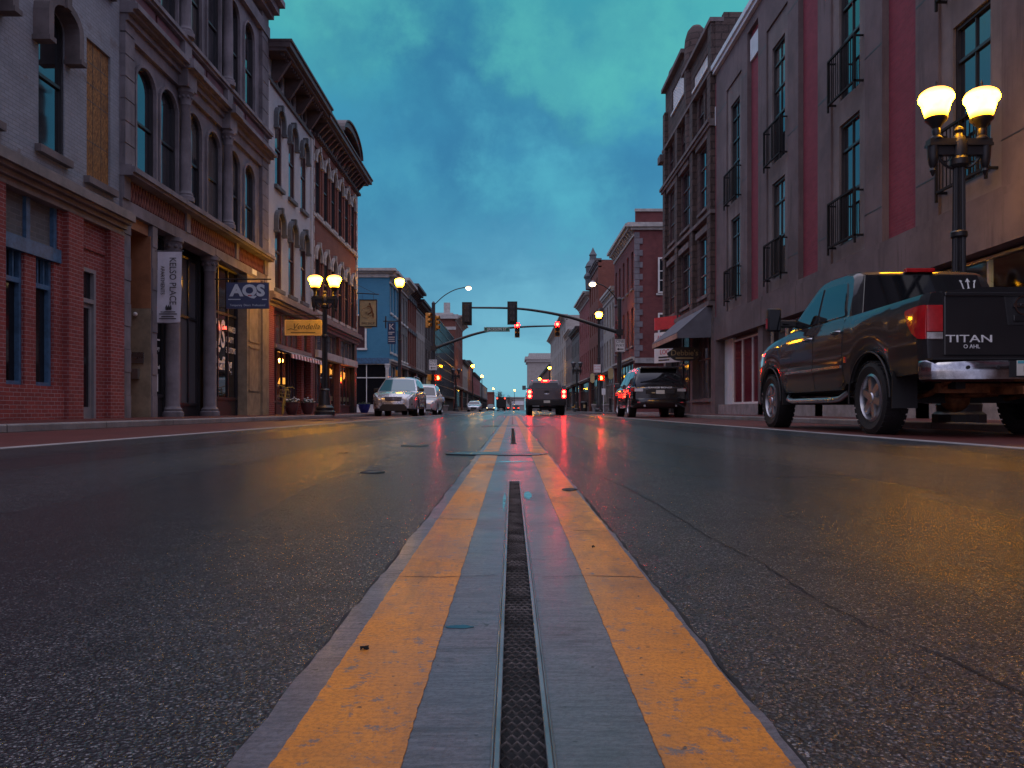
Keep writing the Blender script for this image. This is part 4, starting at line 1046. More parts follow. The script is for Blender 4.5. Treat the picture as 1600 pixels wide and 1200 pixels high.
hl = [wl.hole(*p) for p in pl] + [wu.hole(*p) for p in pu]
edges = []
for (a, c), (mid, _) in zip(BAY, pl):
    b_ = 1.05
    inner = (mid - b_, mid + b_, 4.25, 13.2)
    wall(m, a, c, 4.2, 14.2, -.36, 0, [inner]); wall(li, inner[0], inner[1], inner[2], inner[3], -.36, -.06, hl)
    # score lines: thin dark reveals
    for z in (5.05, 8.9, 12.75): m.b(a + .02, inner[0] - .002, -.001, .004, z, z + .03, 1); m.b(inner[1] + .002, c - .02, -.001, .004, z, z + .03, 1)
prev = sorted(BAY)
for (a, c), (a2, c2) in zip(prev, prev[1:]): wall(rb, c, a2, 4.2, 14.2, -.36, -.16)
rb.b(33.98, s1 - .02, -.36, .01, 4.2, 14.2); rb.b(s0, prev[0][0], -.36, -.16, 4.2, 14.2)
m.b(s0, s1, -.36, -.02, 14.2, 14.6)
m.build('stucco_bay', [M['tan'], M['black_trim']], b6); li.build('window_panel', M['tan_light'], b6); rb.build('brick_strip', M['rose_brick'], b6)
for p in pl: wl.place(b6, *p)
for p in pu: wu.place(b6, *p)
m = MB(FRr.T); m.b(s0, s1 + .02, -.36, .12, 14.6, 14.75); m.b(s0, s1 + .04, -.36, .2, 14.75, 14.95); m.build('coping', M['sign_pale'], b6)
m = MB(FRr.T)
for (a, c), (a2, c2) in zip(prev, prev[1:]): m.b(c + .1, a2 - .1, -.2, -.08, 13.1, 13.9)
m.b(33.99, s1, -.02, .03, 12.4, 13.2); m.build('stone_block', M['sign_pale'], b6)
def balcony(F, parent, a, z):
    m = MB(F.T); h = .86
    for zz in (z - .05, z + 1.12): m.b(a - h, a + h, .13, .18, zz, zz + .05)
    for x in (a - h, a + h - .04): 
        m.b(x, x + .04, .13, .18, z - .22, z + 1.12); m.b(x, x + .04, -.07, .13, z - .05, z); m.b(x, x + .04, -.07, .13, z + 1.08, z + 1.12)
    for k in range(1, 13): x = a - h + 2 * h * k / 13; m.b(x - .006, x + .006, .145, .165, z, z + 1.12)
    m.b(a - .02, a + .02, .135, .175, z, z + 1.12)
    return m.build('balcony_rail', M['rail'], parent)
for a, z in pl + pu: balcony(FRr, b6, a, z + .02)
m = MB(FRr.T); m.b(s0, s1, -.36, .1, 3.2, 4.05); m.b(s0, s1, -.36, .06, 4.05, 4.2); m.build('fascia', M['tan'], b6)
m = MB(FRr.T); m.b(33.62, 34.06, -.36, .14, ZS, 3.2)
for a in (27.6, 22.3, 16.6, 11.2, 5.6): m.b(a, a + .55, -.36, .02, ZS, 3.2)
m.build('shopfront_pier', M['tan'], b6)
m = MB(FRr.T); m.b(s0, s1, -.3, .02, ZS, .5); m.build('plinth', M['concrete'], b6)
m = MB(FRr.T); m.b(s0, 33.6, -2.8, -2.7, ZS, 3.2); m.build('shop_interior', M['ochre'], b6)
m = MB(FRr.T); m.b(s0, 33.6, -2.7, -.36, 3.1, 3.19); m.build('shop_ceiling', M['tan_light'], b6)
m = MB(FRr.T); m.b(32.3, 33.6, -.36, -.26, .5, 3.2); m.build('door_panel', M['sign_pale'], b6)
shopwin(FRr, b6, 28.3, 32.2, .5, 3.05, M['white_trim'], M['red_door'], 3, (), .3, 0)
for a, c in ((22.9, 27.5), (17.2, 22.2), (11.8, 16.5), (6.2, 11.1)): shopwin(FRr, b6, a, c, .5, 3.15, M['brushed'], M['clear'] if c < 17 else M['shop_glass'], 3, (), .3, 0)
for k, (a, q) in enumerate(((14.6, 'fluorescent tube glowing under the shop ceiling behind the pickup'), (12.4, 'fluorescent tube nearer the corner of the lit shop'))):
    m = MB(FRr.T); m.b(a - .06, a + .06, -2.2, -.9, 3.03, 3.09); tag(m.build('ceiling_tube', M['tube']), q, 'ceiling light')

# ------------------------------------------------------------------ far blocks
FLf, FRf = FR('L', -9.3), FR('R', 9.3)
def block(F, s0, s1, H, label, wm, rows=((4.6, 2.4),), n=3, ww=1.0, arch=0, hood=None, cm='cornice_dark', over=.5, gz=3.8, sfm='black_trim', name='shop_building', side=None, mun=0, frame='black_trim', pane='glass', depth=14, sill=None, group='shops along the far blocks', cor=True, sign=None, gl='shop_glass'):
    b = thing(name, label, 'building', F.T((s0 + s1) / 2, 0, 0), group)
    m = MB(F.T); m.b(s0 + .02, s1 - .02, -depth, -.36, ZS, H); m.build('core', M['dark'], b)
    m = MB(F.T); pw = []
    W = []
    for z, h in rows:
        w = Win(F, ww, h, M[frame], M[pane], arch=arch, rails=(.5,), mun=mun, sill=M[sill] if sill else None, hood=hood)
        pos = [(s0 + (s1 - s0) * (k + .5) / n, z) for k in range(n)]; W.append((w, pos)); pw += [w.hole(*p) for p in pos]
    wall(m, s0, s1, gz + .3, H, -.36, 0, pw)
    if arch:
        for w, pos in W:
            for a, z in pos: arch_fill(m, a - ww / 2, a + ww / 2, z + w.h - arch, z + w.h, -.36, 0)
    m.b(s0, s0 + .2, -depth, -.36, ZS, H); m.b(s1 - .2, s1, -depth, -.36, ZS, H)
    m.b(s0, s0 + .4, -.36, .04, ZS, gz); m.b(s1 - .4, s1, -.36, .04, ZS, gz)
    m.build('wall', M[wm], b)
    for w, pos in W:
        for p in pos: w.place(b, *p)
    m = MB(F.T); m.b(s0, s1, -.36, .12, gz, gz + .15); m.b(s0, s1, -.36, .28, gz + .15, gz + .3)
    if cor:
        m.b(s0, s1, -.36, .1, H - .75, H - .6); m.b(s0, s1, -.36, over * .7, H - .2, H); m.b(s0 - .05, s1 + .05, -.36, over, H, H + .22); bracket_row(m, s0, s1, max(4, int((s1 - s0) / .9)), over * .6, H - .65, H - .2, .16)
    else: m.b(s0, s1, -.36, .1, H, H + .2)
    m.b(s0 + .2, s1 - .2, -depth, -.36, H, H + .1)
    m.build('cornice', M[cm], b)
    shopwin(F, b, s0 + .42, s1 - .42, ZS, gz - .02, M[sfm], M[gl], max(3, int((s1 - s0) / 1.6)), (2.7,), .3, .5)
    return b
# left far: the blue corner shop, with its flank facing the crossing
bb = block(FLf, 60.5, 65.5, 10.6, 'blue painted brick corner building with pale bracketed cornice', 'blue_brick', ((4.7, 2.0), (7.7, 2.2)), 3, .8, cm='cornice_pale', over=.7, sill='white_trim', frame='white_trim', sfm='white_trim', name='corner_shop', group=None, gz=3.8)
FS = FR('S', 60.5)
m = MB(FS.T); m.b(-20, -9.32, .0, .03, 4.2, 10.0); m.b(-20, -9.9, 0, .03, 10.0, 10.5); m.build('flank_wall', M['blue_brick'], bb)
m = MB(FS.T); m.b(-20, -9.0, -.3, .3, 10.62, 10.75); m.b(-20, -8.75, -.3, .5, 10.75, 10.95); m.b(-20, -9.3, .03, .12, 10.3, 10.62); m.build('flank_cornice', M['cornice_pale'], bb)
m = MB(FS.T); m.b(-12.5, -11.15, .02, .06, 4.95, 7.4)
o = m.build('flank_window', M['maroon'], bb)
m = MB(FS.T); m.b(-12.6, -10.98, .02, .14, 4.8, 4.95); m.b(-11.15, -11.02, .02, .1, 4.95, 7.4); m.b(-12.6, -10.98, .02, .12, 7.4, 7.5); m.build('frame', M['white_trim'], o)
m = MB(FS.T); m.b(-20, -9.3, .0, .35, 3.75, 3.95); m.b(-20, -9.3, 0, .2, 3.95, 4.2); m.build('shop_fascia', M['blue_paint'], bb)
sf = shopwin(FS, bb, -20, -9.5, ZS, 3.74, M['white_trim'], M['shop_glass'], 7, (2.7,), -.1, .5); column(bb, FS, -9.42, ZS, 3.75, .14, .13, M['white_trim'], d=.2)
block(FLf, 65.5, 71.0, 10.9, 'narrow grey green building with tall white framed windows', 'block', ((4.4, 2.3), (7.6, 2.2)), 3, .9, cm='cornice_pale', over=.9, frame='white_trim', sill='white_trim')
block(FLf, 71.0, 77.5, 11.3, 'red brick shop building with grey hooded windows beyond the grey green one', 'brown_brick', ((4.4, 2.9), (8.2, 2.0)), 5, .72, cm='cornice_dark', over=1.0, frame='white_trim', hood=lambda w, o: (lambda q: (q.b(-w.w / 2 - .1, w.w / 2 + .1, -.02, .12, w.h, w.h + .3), q.build('hood', M['hood_grey'], o)))(MB(w.F.Tl)))
block(FLf, 77.5, 85, 10.8, 'pale stone building with narrow windows next to the dark brick one', 'pale_stone', ((4.4, 3.0), (8.0, 1.8)), 5, .8, cm='cornice_dark', over=.8)
block(FLf, 85, 96.5, 11.4, 'dark brown brick building beside the mirror glass facade', 'stone_rough', ((4.6, 2.2), (8.0, 2.2)), 4, 1.0, cor=False)
b = thing('glass_building', 'modern building with a gridded blue mirror glass front', 'building', FLf.T(111, 0, 0))
m = MB(FLf.T); m.b(96.6, 127, -14, -.05, ZS, 11.7); m.build('core', M['dark'], b)
m = MB(FLf.T); m.b(96.6, 127, -.04, 0, 2.2, 11.7); m.b(96.55, 96.6, -8, 0, 2.2, 11.7); m.build('pane', M['curtain_wall'], b)
m = MB(FLf.T)
for k in range(19): a = 96.6 + 30.4 * k / 18; m.b(a - .05, a + .05, 0, .06, 2.2, 11.7)
for k in range(9): z = 2.2 + 9.5 * k / 8; m.b(96.6, 127, .0, .05, z - .05, z + .05)
m.b(96.6, 127, -.05, .4, 1.9, 2.2)
m.build('mullion_grid', M['black_trim'], b)
bt = block(FLf, 131, 150, 15.6, 'tall brown brick building with a heavy stone cornice past the glass front', 'brown_brick', ((5, 2.4), (8.4, 2.4), (11.6, 2.4)), 5, 1.2, cm='cornice_pale', over=1.1, gz=4)
m = MB(FLf.T); m.b(130.9, 131, -14, .1, 13.4, 13.9); m.b(130.6, 131, -14, .5, 15.2, 15.9); m.b(131, 150, -14, -.4, 15.6, 16.2); m.b(132, 133, -2, -1, 16.2, 18); m.build('side_cornice', M['cornice_pale'], bt)
for k, (a, c, H, wm, lb) in enumerate(((150, 168, 9.5, 'pale_stone', 'low pale stone shop row past the tall brown building'), (168, 190, 10.5, 'brown_brick', 'low brown brick row far down the left pavement'), (190, 230, 9, 'red_brick', 'long low red brick row near the end of the left side'), (230, 300, 8, 'block', 'grey block row at the far end on the left'))):
    block(FLf, a, c, H, lb, wm, ((4.6, 2.2),), 6, 1.2, cor=k != 3)
# right far: brick corner building with quoins
br = block(FRf, 60.5, 72.4, 14.2, 'red brick corner building with grey quoins and a white cornice band', 'maroon_brick', ((5.2, 3.0), (9.6, 2.9)), 5, 1.0, arch=.2, cm='cornice_pale', over=.7, name='corner_building', group=None, gz=4.0, sill='stone')
FS2 = FR('S', 60.5)
m = MB(FS2.T); m.b(9.32, 24, .0, .03, ZS, 14.2); m.b(9.35, 24, -.1, .02, 14.4, 15.3); m.build('flank_wall', M['maroon_brick'], br)
m = MB(FS2.T); m.b(9.0, 24, .0, .2, 13.9, 14.1); m.b(8.7, 24, 0, .4, 14.1, 14.42); m.b(9.3, 24, 0, .14, 15.3, 15.5); m.build('flank_cornice', M['cornice_pale'], br)
m = MB(FS2.T); z = 4.3; k = 0
while z < 13.6:
    w = .6 if k % 2 else .36
    m.b(9.27, 9.3 + w, .02, .1, z, z + .42); z += .45; k += 1
m.build('quoin', M['stone'], br)
wS = Win(FS2, 1.0, 2.7, M['white_trim'], M['glass'], rails=(.36, .62), mun=1, dep=-.1, fw=.12, sill=M['white_trim'])
for p in ((11.55, 9.1), (11.55, 4.9), (15.5, 9.1)): wS.place(br, *p)
m = MB(FS2.T); m.b(9.3, 24, .0, .3, 3.8, 4.2); m.build('flank_fascia', M['concrete'], br)
block(FRf, 72.4, 81.0, 11.3, 'pale stone building with round arched top windows behind the signal pole', 'pale_stone', ((4.4, 2.6), (7.9, 2.4)), 4, 1.05, arch=.5, cm='cornice_pale', over=.4, sfm='concrete')
block(FRf, 81.0, 86, 10.4, 'narrow grey stone building below the brick tower', 'stone', ((4.4, 2.4), (7.4, 2.0)), 3, .9, cm='stone_dark', over=.4)
bw = block(FRf, 86, 95.8, 16.4, 'tall brown brick building with a green domed corner turret', 'brown_brick', ((4.8, 2.6), (8.8, 2.6), (12.4, 2.4)), 4, 1.0, arch=.4, cm='stone_dark', over=.3)
m = MB(); x, y, z = FRf.T(94.6, -.3, 14.5)
m.lathe([(.9, 0), (.95, 1.2), (1.15, 1.5), (1.1, 1.7), (.85, 2.0), (.9, 2.6), (1.0, 2.7), (.8, 3.1), (.45, 3.5), (.4, 4.0), (.5, 4.1), (.25, 4.5), (.03, 5.0)], (x, y, z), 8); m.build('turret', M['hood_grey'], bw)
block(FRf, 95.8, 110, 14.3, 'brick building with bracketed cornice beyond the turret', 'red_brick', ((4.8, 2.6), (9.2, 2.4)), 5, 1.1, cm='cornice_pale', over=.8)
block(FRf, 110, 124, 11.6, 'lower grey painted building past the bracketed brick one', 'block', ((4.6, 2.4), (8.0, 2.0)), 5, 1.1, cm='cornice_dark', over=.6)
block(FRf, 124, 138, 12.8, 'tan building with five windows before the tall pink facade', 'tan_light', ((4.6, 2.4), (8.4, 2.4)), 5, 1.1, cm='cornice_pale', over=.6)
block(FRf, 138, 192, 16.6, 'tall pinkish stone facade with three rows of windows', 'pale_stone', ((5, 2.6), (8.8, 2.6), (12.4, 2.4)), 9, 1.5, cm='cornice_pale', over=1.0, gz=4.2)
block(FRf, 192, 260, 11, 'long brown row far down the right pavement', 'brown_brick', ((4.6, 2.4),), 10, 1.4, cm='cornice_dark')
b7 = thing('classical_building', 'white classical building with one big arched window closing the street', 'building', (12.5, 330, 0))
m = MB(); m.b(6.6, 20, 330, 350, ZS, 20); m.build('wall', M['pale_stone'], b7)
m = MB(); m.b(6.0, 20.5, 329.3, 351, 20, 21); m.b(5.4, 21, 328.8, 351, 21, 22.2); m.b(7, 20, 329.5, 350, 22.2, 23.6); m.build('cornice', M['cornice_pale'], b7)
FS3 = FR('S', 330)
m = MB(FS3.T); arch_band(m, 10.2, 14.2, 12, 14.2, .5, 0, .4); m.b(9.7, 10.2, 0, .4, 6, 12); m.b(14.2, 14.7, 0, .4, 6, 12); o = m.build('arched_window', M['cornice_pale'], b7)
m = MB(FS3.T); m.prism([(10.2, 6), (14.2, 6)] + arc(10.2, 14.2, 12, 14.2)[::-1], .02, .1); m.build('pane', M['glass'], o)
# things closing the view at the end of the street
m = MB(); m.b(-34, -9, 400, 412, -.05, 8.5); m.b(-34, -9, 399.6, 412, 8.5, 9.2)
tag(m.build('low_building', M['brown_brick']), 'low brown building at the very end of the street', 'building')
m = MB(); m.b(-6, 6.4, 405, 415, -.05, 6.2); m.b(-6.3, 6.7, 404.6, 415, 6.2, 6.7); m.b(0, 6, 404.7, 404.9, 2.6, 4.6, 1)
tag(m.build('low_building', [M['pale_stone'], M['sign_white']]), 'low pale building with white sign board beneath the bare tree', 'building')
# ------------------------------------------------------------------ vehicles (built at the origin, rear bumper at y = 0, nose towards +y)
def itp(P, y):
    if y <= P[0][0]: return P[0][1]
    for (a, u), (b_, v) in zip(P, P[1:]):
        if y <= b_: return u + (v - u) * (y - a) / max(b_ - a, 1e-6)
    return P[-1][1]
class Car:
    TT = [0, .1, .24, .42, .6, .76, .9, 1.0]
    def __init__(s, root, L, zb, zt, hw, roof, rw, wheels, wr, ar, paint, glassm, track, prof=(.955, .98, .995, 1.0, 1.0, .995, .98, .95), bed=None, tw=.26, spokes=6, rimm='brushed', crown=.05):
        s.__dict__.update(locals()); s.s_prof = prof
        s.H = max(z for _, z in roof); s.pr = list(zip(s.TT, prof))
        ys = {0.0, L}
        n = int(L / .07)
        ys |= {L * k / n for k in range(n + 1)}
        for P in (zb, zt, hw): ys |= {p[0] for p in P}
        for w in wheels: ys |= {w - ar + .001, w + ar - .001, w - ar - .001, w + ar + .001} | {w + ar * math.cos(math.pi * k / 16) for k in range(1, 16)}
        if bed: ys |= {bed[0], bed[0] + .004, bed[1] - .004, bed[1]}
        ys = sorted(y for y in ys if 0 <= y <= L)
        m = MB(); rows = []
        for y in ys:
            b_, t, h = s.bot(y), itp(zt, y), itp(hw, y)
            side = [(h * p, y, b_ + (t - b_) * q) for q, p in zip(s.TT, prof)]
            x1 = side[-1][0]
            inb = bed and bed[0] + .002 < y < bed[1] - .002
            cap = [(x1 - .05, y, t + .012), (x1 - .1, y, t + (.0 if not inb else -.01))]
            cap += [(x1 - .105, y, t - .45 if inb else t + crown * .3), (x1 * .4, y, t - .45 if inb else t + crown)]
            half = side + cap
            rows.append([(-x, y_, z) for x, y_, z in half] + [(x, y_, z) for x, y_, z in half[::-1]])
        idx = m.grid(rows)
        m.F(idx[0][::-1]); m.F(idx[-1])
        for a, c in zip(idx, idx[1:]): m.F((a[0], a[-1], c[-1], c[0]), 1)
        # cabin
        y0, y1 = roof[0][0], roof[-1][0]
        n = int((y1 - y0) / .06); cy = sorted({y0 + (y1 - y0) * k / n for k in range(n + 1)} | {p[0] for p in roof}); rows = []
        for y in cy:
            zl, zr = itp(zt, y) - .03, max(itp(roof, y), itp(zt, y) - .02)
            half = [(s.gx(y, zl + (zr - zl) * q), y, zl + (zr - zl) * q) for q in (0, .3, .6, .85, .95)]
            xe = s.gx(y, zr); half += [(xe - .035, y, zr), (xe - .12, y, zr + .016), (xe * .45, y, zr + .03)]
            rows.append([(-x, y_, z) for x, y_, z in half] + [(x, y_, z) for x, y_, z in half[::-1]])
        idx = m.grid(rows); m.F(idx[0][::-1]); m.F(idx[-1])
        s.body = m.build('body', [M[paint], M['plastic']], root, smooth=32)
        for i, w in enumerate(wheels):
            for sd in (-1, 1): s.wheel(w, sd)
        m = MB()
        for w in wheels:
            for sd in (-1, 1):
                m.tube([(sd * (itp(hw, w + ar * math.cos(a)) * .995), w + ar * math.cos(a), s.wr + ar * math.sin(a)) for a in [math.pi * k / 18 - .12 * (k == 0) for k in range(19)]], .012, 6)
            m.b(-track, track, w - .06, w + .06, wr - .06, wr + .06)
        m.build('arch_lip', M['plastic'], root, smooth=60)
    def bot(s, y):
        z = itp(s.zb, y)
        for w in s.wheels:
            if abs(y - w) < s.ar: z = max(z, s.wr + math.sqrt(s.ar ** 2 - (y - w) ** 2))
        return z
    def sx(s, y, z):
        b_, t = itp(s.zb, y), itp(s.zt, y)
        return itp(s.hw, y) * itp(s.pr, min(max((z - b_) / max(t - b_, .01), 0), 1))
    def gx(s, y, z):
        zt = itp(s.zt, y); w0 = itp(s.hw, y) * s.s_prof[-1] - .03
        w0 = min(w0, itp(s.hw, s.L * .45) * s.s_prof[-1] - .03)
        f = min(max((z - zt) / (s.H - zt), 0), 1)
        return w0 + (s.rw - w0) * (f ** 1.25)
    def patch(s, name, mt, cols, sd, surf='s', off=.006, th=.02, rows=5, parent=None, bevel=0):
        fn = s.sx if surf == 's' else s.gx
        m = MB(); A = []; B = []
        for y, z0, z1 in cols:
            zz = [z0 + (z1 - z0) * k / rows for k in range(rows + 1)]
            A.append([(sd * (fn(y, z) + off), y, z) for z in zz]); B.append([(sd * (fn(y, z) + off - th), y, z) for z in zz])
        a = m.grid(A); b_ = m.grid(B)
        rim = [(i, 0) for i in range(len(A))] + [(len(A) - 1, j) for j in range(1, rows + 1)] + [(i, rows) for i in range(len(A) - 2, -1, -1)] + [(0, j) for j in range(rows - 1, 0, -1)]
        for (i, j), (k, l) in zip(rim, rim[1:] + rim[:1]): m.F((a[i][j], a[k][l], b_[k][l], b_[i][j]))
        return m.build(name, mt if not isinstance(mt, str) else M[mt], parent or s.root, smooth=40, bevel=bevel)
    def screen(s, name, cols, mt='car_glass', off=.014, top=0):        # glass on the sloping front or back: cols = (y, half width fraction)
        m = MB(); A = []; B = []
        for y, f in cols:
            z = itp(s.roof, y); x = s.gx(y, z) * f
            A.append([(x * u, y, z + off + .03 * min(1, (1 - abs(u)) * 2)) for u in (-1, -.5, 0, .5, 1)])
            B.append([(x * u, y, z + off - .02) for u in (-1, -.5, 0, .5, 1)])
        a = m.grid(A); b_ = m.grid(B); n = len(A)
        for i in range(n - 1): m.F((a[i][0], a[i + 1][0], b_[i + 1][0], b_[i][0])); m.F((a[i][4], a[i + 1][4], b_[i + 1][4], b_[i][4]))
        m.F(a[0] + b_[0][::-1]); m.F(a[-1] + b_[-1][::-1])
        return m.build(name, M[mt], s.root, smooth=40)
    def wheel(s, w, sd):
        m = MB(); r = s.wr; x0 = sd * s.track; W = s.tw
        pr = [(r * .62, -W / 2 + .03), (r * .86, -W / 2), (r * .97, -W / 2 + .02), (r, -W / 2 + .05), (r, W / 2 - .05), (r * .97, W / 2 - .02), (r * .86, W / 2), (r * .62, W / 2 - .03)]
        m.lathe(pr, (x0, w, r), 36, axis='x', closed=True)
        nb = 34
        for k in range(nb):
            for row, (xa, xb) in enumerate(((-W / 2 + .012, -.045), (-.035, .035), (.045, W / 2 - .012))):
                a = 2 * math.pi * (k + .5 * (row % 2)) / nb; da = 2 * math.pi / nb * .34
                P = []
                for rr in (r * .99, r * 1.012):
                    for xx, aa in ((xa, a - da), (xb, a - da), (xb, a + da), (xa, a + da)): P.append((x0 + xx, w + rr * math.cos(aa), r + rr * math.sin(aa)))
                m.hexa(P)
        o = m.build('wheel', M['tyre'], s.root, smooth=40)
        m = MB(); xo = x0 + sd * (W / 2 - .055)
        m.lathe([(r * .62, -.06 * sd), (r * .66, .03 * sd), (r * .60, .045 * sd), (r * .56, 0), (r * .56, -.08 * sd)], (xo, w, r), 30, axis='x', closed=True)
        m.lathe([(r * .15, -.05 * sd), (r * .16, .02 * sd), (r * .13, .04 * sd), (.005, .045 * sd)], (xo, w, r), 16, axis='x')
        for k in range(s.spokes):
            a = 2 * math.pi * k / s.spokes + .3; P = []
            for xx, f in ((xo - sd * .045, 1), (xo + sd * .025, .8)):
                for rr, hw_ in ((r * .1, .055), (r * .59, .042)):
                    q = [(rr, -hw_ * f), (rr, hw_ * f)]
                    P += [(xx, w + u * math.cos(a) - v * math.sin(a), r + u * math.sin(a) + v * math.cos(a)) for u, v in q]
            i = [m.P(*p) for p in P]
            for f in ((0, 1, 3, 2), (4, 6, 7, 5), (0, 2, 6, 4), (1, 5, 7, 3), (2, 3, 7, 6), (0, 4, 5, 1)): m.F([i[k_] for k_ in f])
        m.build('rim', M[s.rimm], o, smooth=35)
        m = MB(); m.lathe([(r * .57, 0), (r * .2, .005), (.004, .005)], (xo - sd * .075, w, r), 24, axis='x'); m.build('brake_disc', M['plastic'], o)
    def mirror(s, y, z, sd, w=.2, h=.16, x=None, mt='plastic', armz=-.02, deep=.1):
        x = x or s.gx(y, z) + .06
        m = MB(); m.b(min(sd * x, sd * (x + w)), max(sd * x, sd * (x + w)), y - deep / 2, y + deep / 2, z - h / 2, z + h / 2); m.b(min(sd * (x - .14), sd * x), max(sd * (x - .14), sd * x), y - .03, y + .03, z - h * .3, z - h * .1)
        o = m.build('mirror', M[mt], s.root, bevel=.025, smooth=40)
        m = MB(); m.b(min(sd * (x + .02), sd * (x + w - .02)), max(sd * (x + .02), sd * (x + w - .02)), y - deep / 2 - .004, y - deep / 2 + .01, z - h / 2 + .02, z + h / 2 - .02); m.build('mirror_glass', M['car_glass'], o)
        return o
    def handle(s, y, z, sd, mt, parent):
        m = MB(); x = s.sx(y, z) + .006
        m.tube([(sd * x, y - .11, z), (sd * (x + .035), y - .09, z + .002), (sd * (x + .04), y, z + .004), (sd * (x + .035), y + .09, z + .002), (sd * x, y + .11, z)], .016, 8)
        m.b(min(sd * (x - .004), sd * (x + .006)), max(sd * (x - .004), sd * (x + .006)), y - .08, y + .08, z - .03, z + .035)
        return m.build('handle', M[mt], parent, smooth=50)
def place(t, x, y, rz=0, sc=1):
    t.location = (x, y, 0); t.rotation_euler = (0, 0, rz)
def bars(name, mt, root, boxes, bevel=0, smooth=None):
    m = MB()
    for b_ in boxes: m.b(*b_)
    return m.build(name, M[mt], root, bevel=bevel, smooth=smooth)

# --- the pickup on the right
t = thing('pickup_truck', 'graphite crew cab pickup with TITAN tailgate lettering and a trident decal on its back window', 'pickup truck')
c = Car(t, 5.62, [(0, .66), (.5, .64), (1.9, .60), (2.0, .53), (3.9, .53), (5.3, .52), (5.62, .6)],
        [(0, 1.446), (1.84, 1.42), (1.9, 1.42), (3.2, 1.425), (4.0, 1.40), (4.6, 1.345), (5.2, 1.26), (5.5, 1.17), (5.62, 1.02)],
        [(0, .955), (.03, .975), (.12, .995), (.5, 1.0), (4.9, 1.0), (5.3, .97), (5.5, .90), (5.62, .78)],
        [(1.84, 1.39), (1.92, 1.72), (2.0, 1.93), (2.06, 1.985), (2.3, 2.03), (2.8, 2.045), (3.0, 2.03), (3.15, 1.985), (4.08, 1.39)], .78, (1.22, 4.72), .42, .525,
        'grey_car', None, .855, bed=(.06, 1.83), tw=.27, spokes=6, crown=.06)
for sd in (-1, 1):
    d = c.patch('door', M['grey_car'], [(y, .56 + .25 * max(0, (2.12 - y) / .2) ** 2 * .3, 1.40) for y in (1.93, 2.0, 2.1, 2.5, 2.87)], sd, off=.008); c.handle(2.1, 1.25, sd, 'chrome', d)
    d = c.patch('door', M['grey_car'], [(y, .56, 1.40 - max(0, y - 3.6) * .05) for y in (2.885, 3.3, 3.6, 3.98)], sd, off=.008); c.handle(3.03, 1.24, sd, 'chrome', d)
    c.patch('window', 'car_glass', [(2.02, 1.46, 1.50), (2.08, 1.455, 1.72), (2.16, 1.455, 1.88), (2.5, 1.455, 1.905), (2.86, 1.455, 1.915)], sd, 'g', .012)
    c.patch('window', 'car_glass', [(2.94, 1.455, 1.915), (3.1, 1.455, 1.885), (3.5, 1.455, 1.66), (3.78, 1.455, 1.50), (3.83, 1.455, 1.465)], sd, 'g', .012)
    c.patch('door_moulding', 'chrome', [(y, .80, .835) for y in (1.96, 2.4, 2.87)], sd, off=.022, th=.03, rows=2); c.patch('door_moulding', 'chrome', [(y, .80, .835) for y in (2.9, 3.4, 3.96)], sd, off=.022, th=.03, rows=2)
    o = c.patch('tail_light', 'lens_red', [(.004, .99, 1.325), (.03, .99, 1.33), (.1, 1.0, 1.33), (.2, 1.06, 1.325), (.3, 1.17, 1.315), (.36, 1.27, 1.305)], sd, off=.012, th=.04)
    m = MB(); a, b_ = sorted((sd * .80, sd * .957)); m.b(a, b_, -.014, .03, 1.06, 1.325); m.build('lens', M['lens_red'], o, bevel=.006)
    m = MB(); m.b(a, b_, -.016, .03, .985, 1.055); m.build('reverse_lens', M['lens_clear'], o, bevel=.006)
    c.patch('side_marker', 'lens_red', [(1.83, .86, .93), (1.87, .86, .93)], sd, off=.014)
    c.patch('fuel_trim', 'grey_car', [(y, z0, 1.36) for y, z0 in ((.42, 1.05), (1.0, 1.05), (1.82, 1.0))], sd, off=.004, th=.01) if sd > 0 else None
    m = MB(); x = .96 * sd
    m.tube([(x * .93, 1.98, .50), (x, 2.08, .42), (x * 1.02, 2.3, .405), (x * 1.02, 3.7, .405), (x, 3.95, .43), (x * .92, 4.05, .52)], .038, 10); m.build('side_step', M['brushed'], t, smooth=50)
    m = MB(); a, b_ = sorted((sd * .72, sd * .99)); m.b(a, b_, .645, .665, .30, .70); m.b(a, b_, 4.13, 4.15, .36, .7); m.build('mud_flap', M['plastic'], t)
    o = c.mirror(3.80, 1.60, sd, w=.20, h=.34, x=1.13, deep=.1); 
    m = MB(); a, b_ = sorted((sd * .9, sd * 1.14)); m.b(a, b_, 3.77, 3.84, 1.49, 1.60); m.build('arm', M['plastic'], o, bevel=.02)
    m = MB(); a, b_ = sorted((sd * 1.325, sd * 1.34)); m.b(a, b_, 3.78, 3.83, 1.47, 1.62); m.build('indicator', M['lens_red'], o)
    c.patch('headlight', 'lens_clear', [(5.0, 1.0, 1.2), (5.3, .95, 1.15), (5.5, .92, 1.08)], sd, off=.012)
